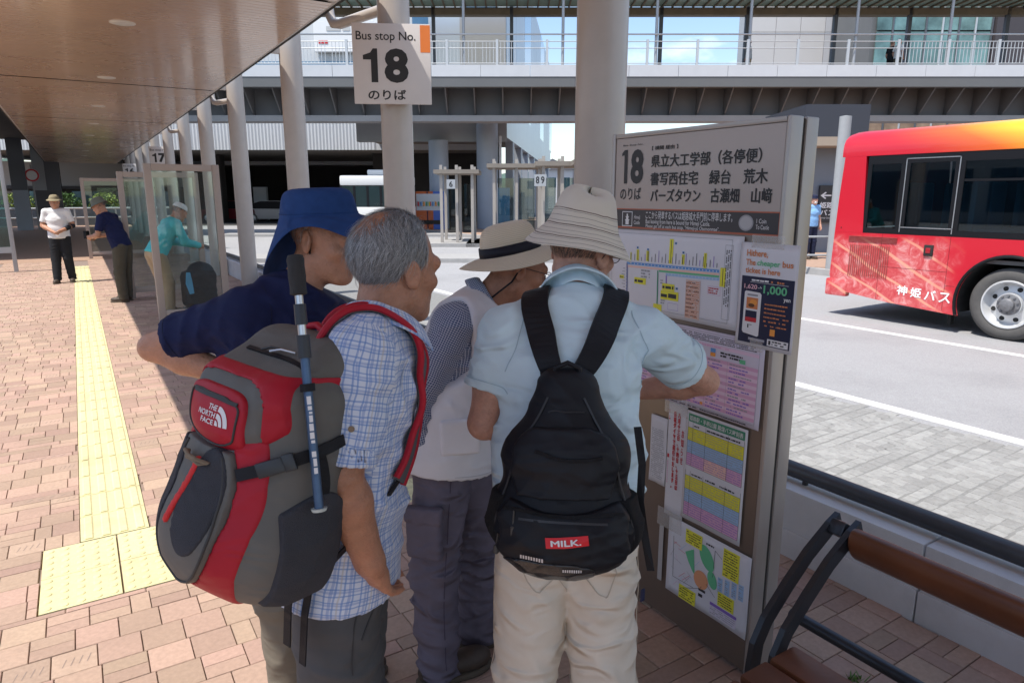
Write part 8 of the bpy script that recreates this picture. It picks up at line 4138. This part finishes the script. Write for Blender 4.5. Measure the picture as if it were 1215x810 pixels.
# plaid shirt: armhole and back yoke
s2 = child(p2, 'shirt')
a, b = J2['shR'], J2['elR']
out = (a - J2['chest'])
out.z *= .2
seam(p2, s2, ring_pts(lerp(a, J2['chest'], .10), out, .085), mat('thread_sky', (.34, .40, .52), .9), .0022, n=4)
t2p = child(p2, 'trousers')
pv = J2['pelvis']
fw = Vector(J2['fwd'])
rt_2 = Vector((fw.y, -fw.x, 0))
seam(p2, t2p, [pv + rt_2 * .17 + fw * .02 + Vector((0, 0, .03)), J2['hipR'] + rt_2 * .13 + fw * .01 - Vector((0, 0, .12)), J2['kR'] + rt_2 * .1, J2['aR'] + rt_2 * .1], M_seam_dg)
seam(p2, t2p, [pv + rt_2 * .12 + fw * .14 + Vector((0, 0, .02)), J2['hipR'] + rt_2 * .12 + fw * .04 - Vector((0, 0, .10))], M_seam_dg, .004)
# vest: edge binding at the near armhole, zip and hem
v3 = child(p3, 'vest')
out = (J3['shR'] - J3['chest'])
out.z = 0
out.normalize()
c = J3['shR'] + out * .0 - Vector((0, 0, .05))
seam(p3, v3, ring_pts(c, out, .09), M_seam_wh, .007, n=4, name='binding')
up3 = (J3['chest'] - J3['pelvis']).normalized()
seam(p3, v3, ring_pts(J3['pelvis'] + up3 * -.055, up3, .16), M_seam_wh, .002, n=4)
t3p = child(p3, 'trousers')
fw = Vector(J3['fwd'])
rt_3 = Vector((fw.y, -fw.x, 0))
seam(p3, t3p, [J3['hipR'] + rt_3 * .13, J3['kR'] + rt_3 * .11, J3['aR'] + rt_3 * .1], M_seam_pl, .0028)
# ------------------------------------------------------------------ red pack: piping, cord and stitching
M_pipe = mat('pack_piping', (.035, .034, .034), .7)


def on_pack(target, pts, m, r=None, w=None, name='piping', off=.001, n=6):
    tr = bvh_of(target)
    P_, N_ = wrap_path([Vector(q) for q in pts], tr, off, n, 3)
    mb = MB()
    if r:
        mb.tube(P_, r, 8)
    else:
        mb.strap(P_, w, .002, N_)
    return mb.build(name, m, target, smooth=bool(r))


ell_ = []
for k in range(25):
    a = 2 * math.pi * k / 24
    ell_.append((.015 - .104 * math.cos(a), .26, -.045 + .172 * math.sin(a)))
ell_ = [p for p in ell_ if p[2] < .07]
on_pack(pko, [(.015 + .104 * math.cos(a), .26, -.045 + .172 * math.sin(a)) for a in [math.pi - .75 + (2 * math.pi - 1.6) * k / 20 for k in range(21)]], M_pipe, r=.0028)
on_pack(lpo, [(.016 + .097 * math.copysign(abs(math.cos(a)) ** .5, math.cos(a)), .24, .128 + .063 * math.copysign(abs(math.sin(a)) ** .5, math.sin(a))) for a in [2 * math.pi * k / 32 for k in range(33)]], M_pipe, r=.0022)
on_pack(lpo, [(-.07, .24, .182), (.0, .24, .186), (.09, .24, .180)], M_pipe, w=.008, name='pocket_zip', off=.002)
mb = MB()
mb.tube([(.045, .228, .052), (.030, .238, .044), (.010, .240, .046), (-.010, .238, .040), (-.028, .232, .046), (-.012, .246, .052), (.012, .246, .054), (.034, .240, .058)], .0042, 8)
mb.build('cord_toggle', mat('tan_cord', (.20, .15, .10), .85), rp, smooth=True)
for (x, z0, z1) in ((-.145, .02, -.02),):
    pass
# stitched lines on the side of the main bag
for q in ((-.162, .10, .06), (-.162, .03, .06)):
    on_pack(mo, [q, (q[0], q[1], -.02), (q[0], q[1], -.08)], M_pipe, w=.004, name='stitching')
on_pack(lo_, [(-.135, .02, .22), (-.135, .10, .19), (-.125, .17, .12)], M_pipe, w=.004, name='stitching')
# ------------------------------------------------------------------ black pack: webbing and seams
for sg in (-1, 1):
    on_pack(bo, [(sg * .05, .11, .20), (sg * .10, .12, .08), (sg * .145, .12, -.06), (sg * .150, .11, -.17)], mat('black_piping', (.022, .022, .026), .5), r=.0026)
on_pack(bo, [(-.05, .13, .165), (0, .14, .172), (.05, .13, .165)], mat('black_piping', (.022, .022, .026), .5), r=.0024)
on_pack(fo, [(-.10, .18, -.10), (0, .2, -.094), (.10, .18, -.10)], mat('black_piping', (.022, .022, .026), .5), w=.006)
